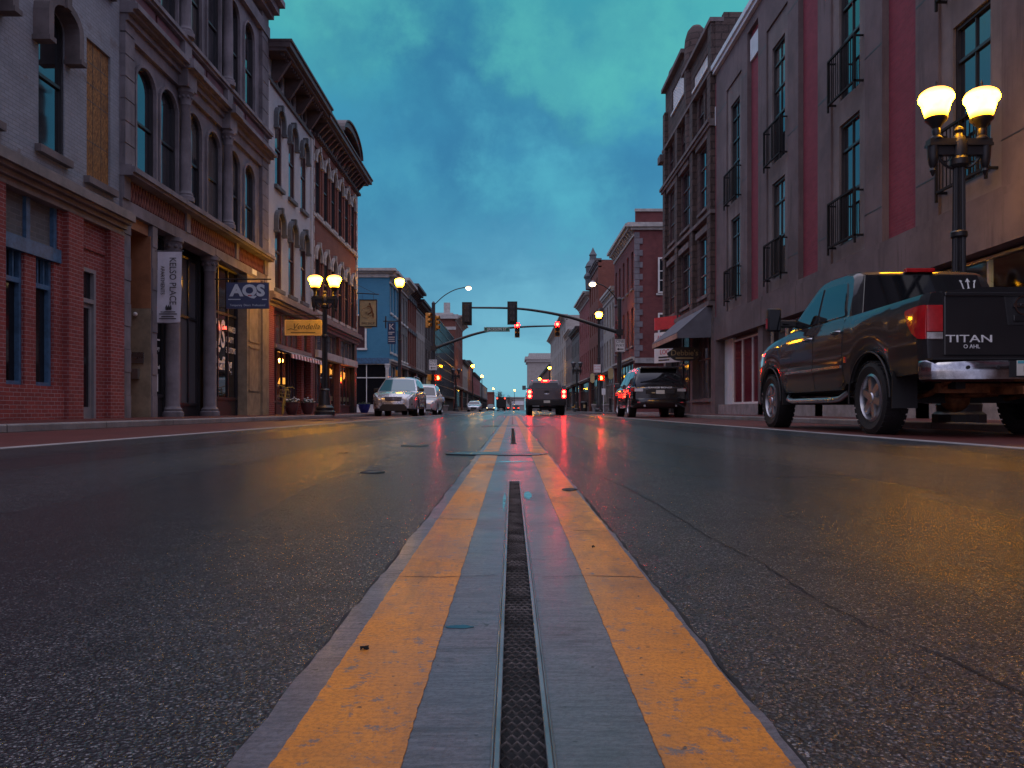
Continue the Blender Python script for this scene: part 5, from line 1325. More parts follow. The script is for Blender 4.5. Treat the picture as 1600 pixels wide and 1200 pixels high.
for k in (0,):
    m = MB()
    z0, z1, y0, y1 = 1.44, 1.962, 1.842, 2.0
    ax = [(-.80, z0), (.80, z0), (.70, z1), (-.70, z1)]
    q = lambda x, z, o_: (x, y0 + (y1 - y0) * (z - z0) / (z1 - z0) - o_, z)
    m.hexa([q(*ax[0], .022), q(*ax[1], .022), q(*ax[1], -.03), q(*ax[0], -.03), q(*ax[3], .022), q(*ax[2], .022), q(*ax[2], -.03), q(*ax[3], -.03)])
    rwn = m.build('back_window', M['car_glass'], t, bevel=.01)
    m = MB()
    for pts in ([(-.095, 1.885), (-.075, 1.84), (-.068, 1.79), (-.055, 1.755), (-.02, 1.735), (0, 1.73)], [(.095, 1.885), (.075, 1.84), (.068, 1.79), (.055, 1.755), (.02, 1.735), (0, 1.73)], [(0, 1.66), (0, 1.90)], [(-.022, 1.865), (0, 1.905), (.022, 1.865)], [(-.098, 1.885), (-.072, 1.872)], [(.098, 1.885), (.072, 1.872)], [(-.03, 1.74), (0, 1.80), (.03, 1.74)]):
        m.tube([q(x + .56, z, .026) for x, z in pts], .0075, 6)
    m.tube([q(.56, z, .026) for z in (1.66, 1.74)], .016, 6)
    m.build('trident_decal', M['letter_white'], rwn)
bars('high_brake_light', 'lens_red', t, [(-.18, .18, 1.985, 2.05, 1.995, 2.045)], .006)
tg = bars('tailgate', 'grey_car', t, [(-.79, .79, -.014, .03, .82, 1.435)], .012)
bars('spoiler', 'grey_car', tg, [(-.79, .79, -.03, .0, 1.41, 1.45)], .01)
m = MB(); m.prism([(-.20, 1.415), (.20, 1.415), (.16, 1.12), (-.16, 1.12)], -.018, .0); m.build('handle_recess', M['plastic'], tg, bevel=.008); bars('tailgate_handle', 'grey_car', tg, [(-.11, .11, -.03, -.016, 1.16, 1.22)], .008)
m = MB(); m.lathe([(.085, -.012), (.1, -.018), (.1, -.03), (.085, -.03)], (0, 0, 1.32), 24, axis='y', closed=True); m.b(-.115, .115, -.036, -.02, 1.30, 1.34); m.build('badge', M['chrome'], tg, smooth=40)
text('NISSAN', .045, M['sign_black'], tg, face_S(0, -.037, 1.32), 'badge_lettering'); text('TITAN', .105, M['letter_white'], tg, face_S(-.545, -.018, .985), sx=1.55, ext=.006); text('O AHL', .055, M['letter_white'], tg, face_S(-.52, -.018, .91), ext=.002)
m = MB(); P = [(-.99, .10), (-.98, -.02), (-.9, -.10), (-.5, -.135), (-.2, -.135), (.2, -.135), (.5, -.135), (.9, -.10), (.98, -.02), (.99, .10)]
rows = [[(x * f, y + dy, z) for x, y in P] for z, f, dy in ((.56, .93, .05), (.585, .99, .0), (.66, 1, 0), (.745, 1, .0), (.775, .985, .02), (.78, .9, .12))]
m.grid(rows); bp = m.build('rear_bumper', M['chrome'], t, smooth=45)
bars('step_pad', 'plastic', bp, [(-.96, .96, -.128, .02, .776, .792), (-.22, .22, -.142, -.05, .60, .765)])
m = MB()
for x in (-.62, -.33, .33, .62): m.lathe([(.018, -.14), (.018, -.11)], (x, 0, .70), 12, axis='y')
m.build('parking_sensor', M['sign_black'], bp)
pt = bars('number_plate', 'plate', t, [(-.155, .155, -.155, -.14, .615, .765)], .004); bars('plate_top', 'plate_teal', pt, [(-.15, .15, -.158, -.154, .735, .762)]); text('FNF 1', .085, M['sign_black'], pt, face_S(-.01, -.156, .68), sx=.8, ext=.002)
m = MB(); m.tube([(-.85, 1.22, .42), (.85, 1.22, .42)], .055, 10); m.ball((0, 1.22, .42), .165, 12); m.b(-.6, .6, .45, .53, .46, .56); m.b(-.06, .06, -.1, .5, .44, .52)
for x in (-.55, .55): m.tube([(x, .3, .60), (x, .7, .46), (x, 1.22, .40), (x, 1.8, .46), (x, 2.1, .6)], .03, 8)
m.tube([(.35, -.03, .47), (.35, .5, .47), (.42, 1.0, .60)], .035, 10); m.tube([(-.45, .5, .52), (-.2, .9, .44), (0, 1.05, .44), (.3, .9, .46)], .03, 8)
m.build('rear_axle', M['rust'], t, smooth=45)
bars('chassis_rail', 'plastic', t, [(-.5, -.4, .3, 5.2, .5, .64), (.4, .5, .3, 5.2, .5, .64)])
bars('front_bumper', 'plastic', t, [(-.85, .85, 5.5, 5.68, .5, .8)], .03)
place(t, 5.08, 7.93)

# --- silver SUV facing the camera on the left
t = thing('silver_suv', 'silver SUV parked nose first towards the camera beyond the cast iron twin lamp', 'SUV')
c = Car(t, 4.66, [(0, .42), (.5, .34), (4.2, .30), (4.66, .34)], [(0, 1.02), (.15, 1.08), (1.2, 1.10), (3.0, 1.06), (3.55, 1.04), (4.1, .985), (4.45, .90), (4.6, .80), (4.66, .70)],
        [(0, .84), (.12, .91), (.6, .945), (4.0, .945), (4.35, .90), (4.55, .80), (4.66, .66)],
        [(.02, 1.05), (.12, 1.3), (.3, 1.58), (.6, 1.68), (1.5, 1.725), (2.2, 1.72), (2.6, 1.65), (3.55, 1.03)], .62, (.95, 3.65), .365, .43, 'silver_car', None, .80, spokes=5, crown=.07)
c.screen('windscreen', [(3.48, .93), (3.2, .93), (2.9, .93), (2.68, .92)], 'sky_tint_glass')
c.screen('back_window', [(.06, .85), (.16, .88), (.28, .9)])
for sd in (-1, 1):
    c.patch('window', 'car_glass', [(.5, 1.16, 1.5), (.8, 1.14, 1.58), (1.35, 1.13, 1.61)], sd, 'g', .01); c.patch('window', 'car_glass', [(1.42, 1.13, 1.61), (2.1, 1.12, 1.6), (2.25, 1.12, 1.58)], sd, 'g', .01)
    c.patch('window', 'car_glass', [(2.33, 1.11, 1.57), (2.6, 1.1, 1.5), (3.0, 1.09, 1.27), (3.15, 1.09, 1.17)], sd, 'g', .01)
    d = c.patch('door', M['silver_car'], [(y, .42, 1.04) for y in (1.45, 1.9, 2.27)], sd, off=.007); c.handle(1.6, .98, sd, 'chrome', d); d = c.patch('door', M['silver_car'], [(y, .42, 1.03) for y in (2.29, 2.8, 3.18)], sd, off=.007); c.handle(2.45, .97, sd, 'chrome', d)
    c.patch('sill_trim', 'plastic', [(y, .31, .42) for y in (1.42, 2.3, 3.2)], sd, off=.014)
    c.mirror(2.98, 1.16, sd, w=.2, h=.15, mt='plastic')
    o = c.patch('headlight', 'lens_clear', [(3.98, .84, .93), (4.2, .76, .91), (4.38, .70, .86), (4.5, .69, .80)], sd, off=.015, th=.03); c.patch('indicator', 'lens_amber', [(3.93, .84, .92), (4.06, .80, .92)], sd, off=.02, parent=o)
    m = MB(); m.lathe([(.05, 0), (.055, .05), (.03, .055)], (sd * .66, 4.43, .78), 14, axis='y'); m.build('reflector', M['chrome'], o)
    m = MB(); m.tube([(sd * .60, .5, 1.70), (sd * .615, .6, 1.76), (sd * .60, 1.6, 1.79), (sd * .60, 2.2, 1.77), (sd * .59, 2.35, 1.70)], .018, 6); m.build('roof_rail', M['brushed'], t, smooth=50)
    m = MB(); a, b_ = sorted((sd * .50, sd * .80)); m.b(a, b_, 4.42, 4.59, .46, .56); m.build('fog_light_recess', M['plastic'], t, bevel=.03)
    o = None
m = MB(); P = [(-.86, 4.2), (-.80, 4.45), (-.68, 4.60), (-.35, 4.70), (0, 4.72), (.35, 4.70), (.68, 4.60), (.80, 4.45), (.86, 4.2)]
m.grid([[(x, y - dy, z) for x, y in P] for z, dy in ((.40, .06), (.42, .0), (.6, -.01), (.68, .02), (.70, .10))]); m.build('bumper', M['silver_car'], t, smooth=50)
m = MB(); m.prism([(-.60, .22), (.60, .22), (.56, .40), (.44, .52), (-.44, .52), (-.56, .40)], 4.3, 4.735); m.b(-.80, .80, 4.25, 4.50, .24, .42); m.build('lower_grille', M['plastic'], t, bevel=.02)
g_ = MB(); g_.prism([(-.36, .80), (.36, .80), (.33, .66), (-.33, .66)], 4.5, 4.715); o = g_.build('grille', M['sign_black'], t)
bars('grille_bar', 'chrome', o, [(-.37, .37, 4.66, 4.73, .80, .82), (-.35, .35, 4.70, 4.73, .75, .77), (-.345, .345, 4.70, 4.735, .70, .72), (-.33, .33, 4.66, 4.72, .645, .66)])
m = MB(); m.lathe([(.04, 0), (.055, 0), (.055, .012), (.04, .012)], (0, 4.735, .735), 18, axis='y', closed=True); m.tube([(-.03, 4.742, .71), (-.02, 4.742, .76)], .007); m.tube([(.03, 4.742, .76), (.02, 4.742, .71)], .007); m.tube([(-.025, 4.742, .735), (.025, 4.742, .735)], .007); m.build('badge', M['chrome'], t)
place(t, -5.0, 33.6 + 4.66, math.pi)

# --- white crossover behind it
def plain_car(t, paint, L=4.5, H=1.45, hw=.9, tail=None, head=None, sedan=True):
    roof = [(.55, .92), (1.0, H - .16), (1.35, H - .03), (2.0, H), (2.4, H - .02), (2.65, H - .1), (3.4, .92)] if sedan else [(.05, .95), (.2, H - .25), (.5, H - .05), (1.5, H), (2.3, H - .01), (2.6, H - .1), (3.4, .94)]
    c = Car(t, L, [(0, .36), (.5, .28), (L - .4, .24), (L, .3)], [(0, .82), (.15, .93), (1.2, .95), (3.0, .93), (L - .9, .87), (L - .25, .74), (L, .58)], [(0, hw * .82), (.15, hw * .95), (.6, hw), (L - .6, hw), (L - .2, hw * .9), (L, hw * .72)],
            roof, hw * .68, (.9, L - .95), .33, .39, paint, None, hw - .14, spokes=7)
    c.screen('windscreen', [(3.33, .93), (3.0, .93), (2.74, .92)]); c.screen('back_window', [(.62, .88), (.8, .9), (.98, .9)] if sedan else [(.08, .85), (.16, .88), (.24, .88)])
    for sd in (-1, 1):
        c.patch('window', 'car_glass', [(1.15, .98, H - .2), (1.5, .97, H - .1), (2.1, .97, H - .09)], sd, 'g', .01); c.patch('window', 'car_glass', [(2.17, .97, H - .09), (2.5, .97, H - .15), (2.9, .96, 1.08), (3.05, .96, 1.0)], sd, 'g', .01)
        d = c.patch('door', M[paint], [(y, .36, .9) for y in (1.3, 1.8, 2.12)], sd, off=.006); d = c.patch('door', M[paint], [(y, .36, .9) for y in (2.14, 2.6, 3.0)], sd, off=.006); c.handle(2.3, .84, sd, paint, d)
        c.mirror(2.85, 1.0, sd, w=.18, h=.13, mt=paint)
        c.patch('headlight', head or 'lens_clear', [(L - .55, .66, .76), (L - .3, .60, .73), (L - .1, .58, .66)], sd, off=.015)
        c.patch('tail_light', tail or 'lens_red', [(.01, .66, .82), (.2, .7, .84), (.35, .76, .84)], sd, off=.014)
        m = MB(); a, b_ = sorted((sd * hw * .5, sd * hw * .8)); m.b(a, b_, -.02, .03, .68, .80); m.build('lens', M[tail or 'lens_red'], t)
    m = MB(); m.prism([(-.42, .60), (.42, .60), (.34, .34), (-.34, .34)], L - .2, L + .03); m.b(-.7, .7, L - .28, L - .02, .28, .36); m.build('grille', M['sign_black'], t, bevel=.01)
    m = MB(); m.b(-.26, .26, -.03, .02, .60, .71); m.build('number_plate', M['plate'], t)
    return c
t = thing('white_car', 'white crossover parked right behind the silver SUV', 'car'); plain_car(t, 'white_car', 4.5, 1.62, .93, sedan=False); place(t, -4.75, 40.2 + 4.5, math.pi)
t = thing('pale_car', 'pale silver saloon parked facing the camera by the far glass building', 'car'); plain_car(t, 'silver_car', 4.5, 1.44, .9); place(t, -5.0, 104 + 4.5, math.pi)

# --- black SUV on the right, seen from behind
t = thing('black_suv', 'black SUV parked beside the grey awning with its back to the camera', 'SUV')
c = Car(t, 4.85, [(0, .46), (.4, .36), (4.4, .32), (4.85, .4)], [(0, 1.0), (.1, 1.09), (1.0, 1.13), (3.2, 1.12), (3.8, 1.10), (4.4, 1.02), (4.75, .9), (4.85, .8)],
        [(0, .86), (.08, .95), (.3, 1.0), (.7, 1.02), (4.2, 1.01), (4.6, .93), (4.85, .78)],
        [(.04, 1.08), (.12, 1.3), (.22, 1.56), (.34, 1.72), (.7, 1.79), (1.6, 1.815), (2.4, 1.80), (2.75, 1.72), (3.65, 1.10)], .70, (.95, 3.87), .385, .445, 'black_car', None, .865, spokes=5, crown=.05, tw=.28)
c.screen('back_window', [(.085, .86), (.14, .88), (.2, .89), (.27, .89)]); c.screen('windscreen', [(3.5, .93), (3.2, .93), (2.85, .92)])
bars('roof_spoiler', 'black_car', t, [(-.66, .66, .12, .5, 1.73, 1.80)], .02)
for sd in (-1, 1):
    c.patch('window', 'car_glass', [(.55, 1.18, 1.6), (1.0, 1.17, 1.67), (1.5, 1.16, 1.69)], sd, 'g', .01); c.patch('window', 'car_glass', [(1.56, 1.16, 1.69), (2.2, 1.16, 1.68), (2.4, 1.16, 1.66)], sd, 'g', .01); c.patch('window', 'car_glass', [(2.46, 1.16, 1.66), (2.75, 1.15, 1.57), (3.1, 1.15, 1.36), (3.3, 1.15, 1.22)], sd, 'g', .01)
    d = c.patch('door', M['black_car'], [(y, .45, 1.1) for y in (1.5, 2.0, 2.42)], sd, off=.006); c.handle(1.7, 1.0, sd, 'black_car', d); d = c.patch('door', M['black_car'], [(y, .45, 1.1) for y in (2.44, 2.9, 3.35)], sd, off=.006); c.handle(2.6, 1.0, sd, 'black_car', d)
    o = c.patch('tail_light', 'lens_red', [(.01, .93, 1.03), (.1, .93, 1.06), (.35, .96, 1.05)], sd, off=.012); m = MB(); a, b_ = sorted((sd * .60, sd * .9)); m.b(a, b_, -.012, .03, .92, 1.02); m.build('lens', M['lens_clear'], o, bevel=.005)
    c.mirror(3.15, 1.22, sd, w=.22, h=.17, mt='black_car')
    m = MB(); a, b_ = sorted((sd * .62, sd * .80)); m.b(a, b_, -.03, .02, .52, .56); m.build('reflector', M['lens_red'], t); m = MB(); m.tube([(sd * .55, -.05, .42), (sd * .55, .2, .42)], .04, 10); m.build('exhaust', M['chrome'], t)
m = MB(); m.grid([[(x * f, y + dy, z) for x, y in ((-1.0, .25), (-.97, .08), (-.86, -.02), (-.5, -.06), (.5, -.06), (.86, -.02), (.97, .08), (1.0, .25))] for z, f, dy in ((.36, .93, .08), (.42, .98, .02), (.6, 1, 0), (.68, .99, .03))]); m.build('bumper', M['black_car'], t, smooth=45)
o = bars('plate_panel', 'sign_black', t, [(-.5, .5, -.03, .02, .84, .98)], .01); o2 = bars('number_plate', 'plate', t, [(-.15, .15, -.045, -.03, .84, .97)]); bars('plate_sticker', 'sign_tan', o2, [(-.3, -.18, -.045, -.03, .86, .90)])
text('RANGE ROVER', .085, M['letter_white'], t, face_S(0, -.012, 1.055), ext=.01, sx=1.5)
m = MB(); m.b(.0, .02, .6, .63, 1.8, 1.9); m.build('aerial', M['plastic'], t)
place(t, 5.2, 28.0)

# --- pickup waiting at the light
t = thing('waiting_pickup', 'dark pickup stopped at the crossing with its three brake lights glowing red', 'pickup truck')
c = Car(t, 5.7, [(0, .62), (1.9, .55), (5.3, .5), (5.7, .6)], [(0, 1.34), (1.9, 1.34), (3.4, 1.33), (4.1, 1.30), (5.2, 1.2), (5.7, 1.0)], [(0, .96), (.08, 1.0), (5.2, 1.0), (5.5, .93), (5.7, .8)],
        [(1.9, 1.30), (1.98, 1.62), (2.1, 1.80), (2.5, 1.86), (3.0, 1.85), (3.2, 1.78), (4.1, 1.3)], .74, (1.2, 4.75), .40, .49, 'red_car', None, .84, bed=(.06, 1.88), tw=.27)
bars('tailgate', 'red_car', t, [(-.74, .74, -.014, .03, .80, 1.335)], .012)
m = MB(); m.prism([(-.72, 1.35), (.72, 1.35), (.66, 1.72), (-.66, 1.72)], 1.86, 1.95); m.build('back_window', M['car_glass'], t)
m = MB(); m.grid([[(x * f, y, z) for x, y in ((-1.0, .1), (-.96, -.06), (-.6, -.12), (.6, -.12), (.96, -.06), (1.0, .1))] for z, f in ((.5, .95), (.55, 1), (.74, 1), (.78, .97))]); m.build('rear_bumper', M['plastic'], t, smooth=45); bars('number_plate', 'plate', t, [(-.16, .16, -.14, -.12, .62, .75)])
bars('badge', 'chrome', t, [(-.12, .12, -.026, -.012, 1.075, 1.10), (-.045, .045, -.028, -.012, 1.06, 1.115)]); bars('tailgate_handle', 'plastic', t, [(-.12, .12, -.025, -.012, 1.16, 1.25)])
for sd in (-1, 1):
    a, b_ = sorted((sd * .76, sd * .985)); o = bars('tail_light', 'lens_red', t, [(a, b_, -.02, .05, .84, 1.32)], .01)
    m = MB()
    for z in (1.19, .97): m.lathe([(.112, -.03), (.112, -.02)], (sd * .87, 0, z), 16, axis='y')
    m.build('lens', M['red_tail_rim'], o); m = MB()
    for z in (1.19, .97): m.lathe([(.075, -.036), (.075, -.03)], (sd * .87, 0, z), 16, axis='y')
    m.build('bulb', M['red_tail'], o)
    c.mirror(3.7, 1.5, sd, w=.2, h=.24, x=1.0, mt='plastic')
    c.patch('window', 'car_glass', [(2.1, 1.38, 1.7), (2.9, 1.38, 1.74)], sd, 'g', .01); c.patch('window', 'car_glass', [(2.98, 1.38, 1.74), (3.2, 1.38, 1.68), (3.75, 1.38, 1.42)], sd, 'g', .01)
o = bars('high_brake_light', 'red_tail_rim', t, [(-.2, .2, 2.02, 2.1, 1.79, 1.86)]); bars('bulb', 'red_tail', o, [(-.11, .11, 2.0, 2.03, 1.80, 1.85)])
place(t, 1.77, 40.6)

# --- cars far down the street
def far_car(label, x, y, rz, paint, H=1.45, sedan=True, tail=None, head=None):
    t = thing('distant_car', label, 'car', group='cars far down the street'); plain_car(t, paint, 4.5, H, .9, tail, head, sedan); place(t, x, y, rz)
far_car('dark car far ahead with lit tail lights left of the bare tree', -1.6, 205, 0, 'black_car', 1.5, True, 'red_far')
far_car('oncoming far car with bright headlights beside the left kerb', -5.0, 190, math.pi, 'black_car', 1.5, True, None, 'white_far')
far_car('tall dark far car with lit tail lights just right of the centre line', 1.2, 230, 0, 'black_car', 1.8, False, 'red_far')
far_car('pale far car parked along the right kerb', 5.0, 175, 0, 'white_car', 1.45)
far_car('oncoming far car with headlights in the left lane', -2.2, 260, math.pi, 'black_car', 1.5, True, None, 'white_far')
far_car('dark far car parked at the right kerb behind the waiting pickup', 5.1, 120, 0, 'black_car', 1.6, False)
t = thing('box_van', 'dark box van far down the middle of the street', 'van', (-2.4, 172, 0))
m = MB(); m.b(-3.4, -1.3, 172, 177, .75, 3.0); m.build('box', M['sign_black'], t, bevel=.05); m = MB(); m.b(-3.3, -1.4, 177.05, 178.6, .6, 2.1); m.build('cab', M['plastic'], t, bevel=.15)
for x in (-3.2, -1.75):
    for y in (173.2, 177.6): m = MB(); m.lathe([(.42, 0), (.42, .25)], (x, y, .42), 18, axis='x'); m.build('wheel', M['tyre'], t)
m = MB(); m.b(-3.3, -3.05, 171.95, 172, 2.6, 2.8); m.b(-1.65, -1.4, 171.95, 172, 2.6, 2.8); m.build('tail_light', M['red_far'], t)
# ------------------------------------------------------------------ street furniture
def twin_lamp(lit=True):
    t = thing('twin_street_lamp', 'x', 'street lamp', group='cast iron twin street lamps' if lit else 'unlit twin street lamps')
    m = MB(); m.lathe([(.36, ZS), (.36, ZS + .12), (.30, ZS + .16), (.31, ZS + .26), (.22, ZS + .34), (.21, ZS + .40), (.17, ZS + .75), (.155, ZS + .82), (.17, ZS + .86), (.13, ZS + .92)], n=12)
    m.build('base', M['iron'], t, smooth=30)
    m = MB(); n = 16; rows = []
    for z, r_ in ((ZS + .92, .105), (2.0, .095), (3.2, .085), (3.85, .08)):
        rows.append([(r_ * (1 if k % 2 else .86) * math.cos(math.pi * k / n), r_ * (1 if k % 2 else .86) * math.sin(math.pi * k / n), z) for k in range(2 * n)])
    i = m.grid(rows, closed=True); m.F(i[-1]); m.lathe([(.10, 2.78), (.115, 2.8), (.115, 2.86), (.10, 2.88)], n=14)
    m.lathe([(.1, 3.8), (.13, 3.84), (.13, 3.92), (.1, 3.96), (.12, 4.16), (.07, 4.26), (.05, 4.30), (.07, 4.34), (.06, 4.38), (.01, 4.41)], n=14)
    m.build('post', M['iron'], t, smooth=35)
    m = MB(); m.b(-.45, .45, -.07, .07, 4.14, 4.21); m.b(-.42, .42, -.05, .05, 3.98, 4.14); m.b(-.46, .46, -.085, .085, 4.11, 4.15)
    for sx in (-1, 1):
        m.lathe([(.085, 4.12), (.075, 3.95), (.06, 3.85), (.03, 3.80), (.045, 3.76), (.01, 3.68)], (sx * .38, 0, 0), 10)
        m.tube([(sx * (.1 + .22 * u), 0, 3.80 + .2 * u ** 2) for u in (0, .25, .5, .75, 1)], .022, 6)
        a0 = sx * .2
        m.tube([(a0 + .06 * math.cos(a) * sx, 0, 3.95 + .06 * math.sin(a)) for a in [k * .5 for k in range(12)]], .013, 6)
    m.build('crossarm', M['iron'], t, smooth=40)
    for sx in (-1, 1):
        m = MB(); m.lathe([(.09, 4.21), (.09, 4.23), (.05, 4.27), (.06, 4.33), (.05, 4.37), (.10, 4.44), (.155, 4.49), (.16, 4.52), (.14, 4.53)], (sx * .33, 0, 0), 16)
        o = m.build('lamp_holder', M['iron'], t, smooth=40)
        m = MB(); m.lathe([(.135, 4.515), (.15, 4.56), (.175, 4.64), (.205, 4.74), (.238, 4.78), (.242, 4.82), (.228, 4.86), (.20, 4.90), (.155, 4.935), (.10, 4.955), (.05, 4.962), (.005, 4.965)], (sx * .33, 0, 0), 18)
        m.build('globe', M['globe'] if lit else M['blind'], o, smooth=40)
        m = MB(); m.lathe([(.02, 4.962), (.03, 4.98), (.015, 5.0), (.02, 5.03), (.004, 5.08)], (sx * .33, 0, 0), 8); m.build('finial', M['iron'], o, smooth=50)
    return t
def put(t, x, y, label, rz=0): t.location = (x, y, 0); t.rotation_euler = (0, 0, rz); t['label'] = label; return t
lampA = twin_lamp(); put(lampA, 6.5, 11.6, 'twin globe street lamp glowing orange behind the graphite pickup')
put(copy_tree(lampA), -6.5, 27.7, 'twin globe street lamp glowing yellow in front of the narrow pale building')
unl = twin_lamp(False); put(unl, -6.4, 91, 'unlit twin street lamp standing before the mirror glass building')
put(copy_tree(unl), 6.35, 78, 'unlit twin street lamp near the hydrant beyond the crossing')
def tall_lamp():
    t = thing('tall_street_lamp', 'x', 'street lamp', group='tall single globe street lamps')
    m = MB(); m.lathe([(.3, ZS), (.3, .3), (.2, .4), (.19, .9), (.12, 1.0), (.1, 4.2), (.115, 4.22), (.115, 4.3), (.09, 4.32), (.075, 7.1), (.1, 7.15), (.16, 7.28), (.15, 7.3)], n=14); m.build('post', M['iron'], t, smooth=35)
    m = MB(); m.lathe([(.14, 7.29), (.19, 7.4), (.26, 7.58), (.28, 7.66), (.24, 7.76), (.12, 7.84), (.01, 7.87)], n=16); m.build('globe', M['globe'], t, smooth=45)
    return t
T0 = tall_lamp(); put(T0, -6.45, 45.8, 'tall single globe lamp at the left corner carrying a blue banner')
for x, y, l in ((6.7, 61.5, 'tall single globe lamp on the right beside the far signal pole'), (-6.6, 134, 'tall single globe lamp on the left past the glass front'), (6.6, 140, 'tall single globe lamp on the right above the waiting pickup'), 
                (-6.6, 175, 'tall single globe lamp farther left beyond the brown building'), (6.6, 190, 'tall single globe lamp farther right near the pink facade'), (6.6, 240, 'tall single globe lamp near the far right row'), (-6.6, 280, 'tall single globe lamp at the far left end'), (.9, 300, 'tall single globe lamp standing alone in the gap at the end of the street')):
    put(copy_tree(T0), x, y, l)
# banner on the corner lamp
t = thing('pole_banner', 'blue cloth banner with a white K on the tall corner lamp', 'banner', (-6.9, 45.8, 4.7))
m = MB(); m.b(-7.14, -6.68, 45.78, 45.80, 4.05, 5.3); m.build('cloth', M['banner_blue'], t)
m = MB(); m.tube([(-7.4, 45.8, 5.36), (-6.4, 45.8, 5.36)], .03, 8); m.tube([(-7.25, 45.8, 4.95), (-7.25, 45.8, 5.65)], .04, 8); m.build('bracket', M['iron'], t)
text('K', .48, M['letter_white'], t, face_S(-6.91, 45.775, 5.02)); m = MB()
for k, (w, z) in enumerate(((.34, 4.7), (.22, 4.6), (.36, 4.42), (.34, 4.3), (.36, 4.18))): m.b(-7.09, -7.09 + w, 45.77, 45.78, z, z + .045)
m.build('text_line', M['letter_white'], t)

# traffic signals
def signal(name, label, x, y, z, rz, lit, back=False, red=True, group=None, cat='traffic light'):
    """three-section head facing -y before rotation; z = top"""
    t = thing(name, label, cat, group=group)
    m = MB(); m.b(-.18, .18, -.1, .1, -1.08, 0)
    if back: pass
    m.build('housing', M['signal_yellow'] if not back else M['plastic'], t, bevel=.02)
    if back:
        m = MB(); m.b(-.30, .30, -.06, -.045, -1.25, .16); m.build('backplate', M['plastic'], t)
        m = MB()
        for k in range(3): m.b(-.13, -.03, .1, .112, -.28 - k * .36, -.08 - k * .36); m.b(.03, .13, .1, .112, -.28 - k * .36, -.08 - k * .36)
        m.build('door_clip', M['iron_green'], t)
    for k in range(3):
        zz = -.18 - k * .36
        m = MB(); a = [math.pi * (-.15 + 1.3 * j / 14) for j in range(15)]
        m.grid([[(.175 * math.cos(u), y_, zz + .175 * math.sin(u)) for u in a] for y_ in (-.1, -.30)]); m.grid([[(.167 * math.cos(u), y_, zz + .167 * math.sin(u)) for u in a] for y_ in (-.1, -.30)])
        m.build('visor', M['signal_yellow'] if not back else M['plastic'], t, smooth=50)
        on = lit == k
        m = MB(); m.lathe([(.163, -.10), (.163, -.112), (.10, -.125), (.002, -.13)], (0, 0, zz), 18, axis='y'); o = m.build('lens', M['red_rim'] if on else M['sign_black'], t, smooth=50)
        if on: m = MB(); m.lathe([(.075, -.129), (.05, -.142), (.002, -.146)], (0, 0, zz), 16, axis='y'); m.build('bulb', M['red_on'], o, smooth=50)
    t.location = (x, y, z); t.rotation_euler = (0, 0, rz); return t
def mast(label, x, y, arm, top, lum, pz):
    t = thing('signal_mast', label, 'signal pole', (x, y, 0), 'curved traffic signal masts')
    m = MB(); m.lathe([(.26, ZS), (.26, .22), (.2, .26), (.17, .5), (.15, 2), (.13, top), (.14, top + .01), (.14, top + .08), (.05, top + .2)], (x, y, 0), 16); m.build('pole', M['iron'], t, smooth=35)
    m = MB(); m.tube(arm, [.12 - .065 * k / (len(arm) - 1) for k in range(len(arm))], 12); m.b(x - .2, x + .2, y - .2, y + .2, pz - .18, pz + .18); m.build('mast_arm', M['iron'], t, smooth=40)
    m = MB(); m.tube(lum, .035, 8); m.build('lamp_arm', M['iron'], t, smooth=40)
    e_ = lum[-1]; d = 1 if lum[-1][0] > lum[0][0] else -1
    m = MB(); m.lathe([(.02, .16), (.14, .12), (.2, .03), (.21, 0), (.19, -.01)], (e_[0] + d * .22, e_[1], e_[2] - .02), 14); o = m.build('luminaire', M['steel'], t, smooth=40)
    m = MB(); m.lathe([(.18, 0), (.2, -.06), (.15, -.14), (.05, -.18), (.002, -.19)], (e_[0] + d * .22, e_[1], e_[2] - .025), 14); m.build('lens', M['cobra_on'], o, smooth=50)
    return t
def curve(P, n=6):
    out = []
    P = [Vector(p) for p in P]; Q = [2 * P[0] - P[1]] + P + [2 * P[-1] - P[-2]]
    for i in range(1, len(Q) - 2):
        for k in range(n):
            t_ = k / n; a, b_, c, d = Q[i - 1], Q[i], Q[i + 1], Q[i + 2]
            out.append(tuple(.5 * ((2 * b_) + (-a + c) * t_ + (2 * a - 5 * b_ + 4 * c - d) * t_ ** 2 + (-a + 3 * b_ - 3 * c + d) * t_ ** 3)))
    return out + [tuple(P[-1])]
XL_, YL_ = -5.75, 58.4
mast('signal mast at the far left corner with a curved arm holding two lit red signals', XL_, YL_, curve([(XL_, YL_, 4.75), (-4.4, YL_, 5.25), (-2.6, YL_, 5.85), (-.8, YL_, 6.2), (1.2, YL_, 6.36), (3.3, YL_, 6.42)]), 8.0, curve([(XL_, YL_, 7.9), (-5.0, YL_, 8.6), (-4.2, YL_, 9.05), (-3.4, YL_, 9.25)]), 4.75)
XR_, YR_ = 6.5, 48.3
mast('signal mast at the near right corner with a curved arm holding two signal backs', XR_, YR_, curve([(XR_, YR_, 4.95), (5.2, YR_, 5.35), (3.6, YR_, 5.85), (1.8, YR_, 6.22), (0, YR_, 6.42), (-2.75, YR_, 6.46)]), 6.9, curve([(XR_, YR_, 6.7), (6.1, YR_, 7.3), (5.6, YR_, 7.75), (5.1, YR_, 7.95)]), 4.95)
signal('traffic_light', 'lit red traffic light beside the green street name sign', .38, YL_ - .25, 6.62, 0, 0, group='lit signals on the far mast')
signal('traffic_light', 'lit red traffic light at the tip of the far mast arm', 3.3, YL_ - .25, 6.68, 0, 0, group='lit signals on the far mast')
signal('traffic_light', 'black signal back at the free end of the near mast arm', -2.72, YR_ - .18, 6.62, math.pi, 3, True, group='signal backs on the near mast')
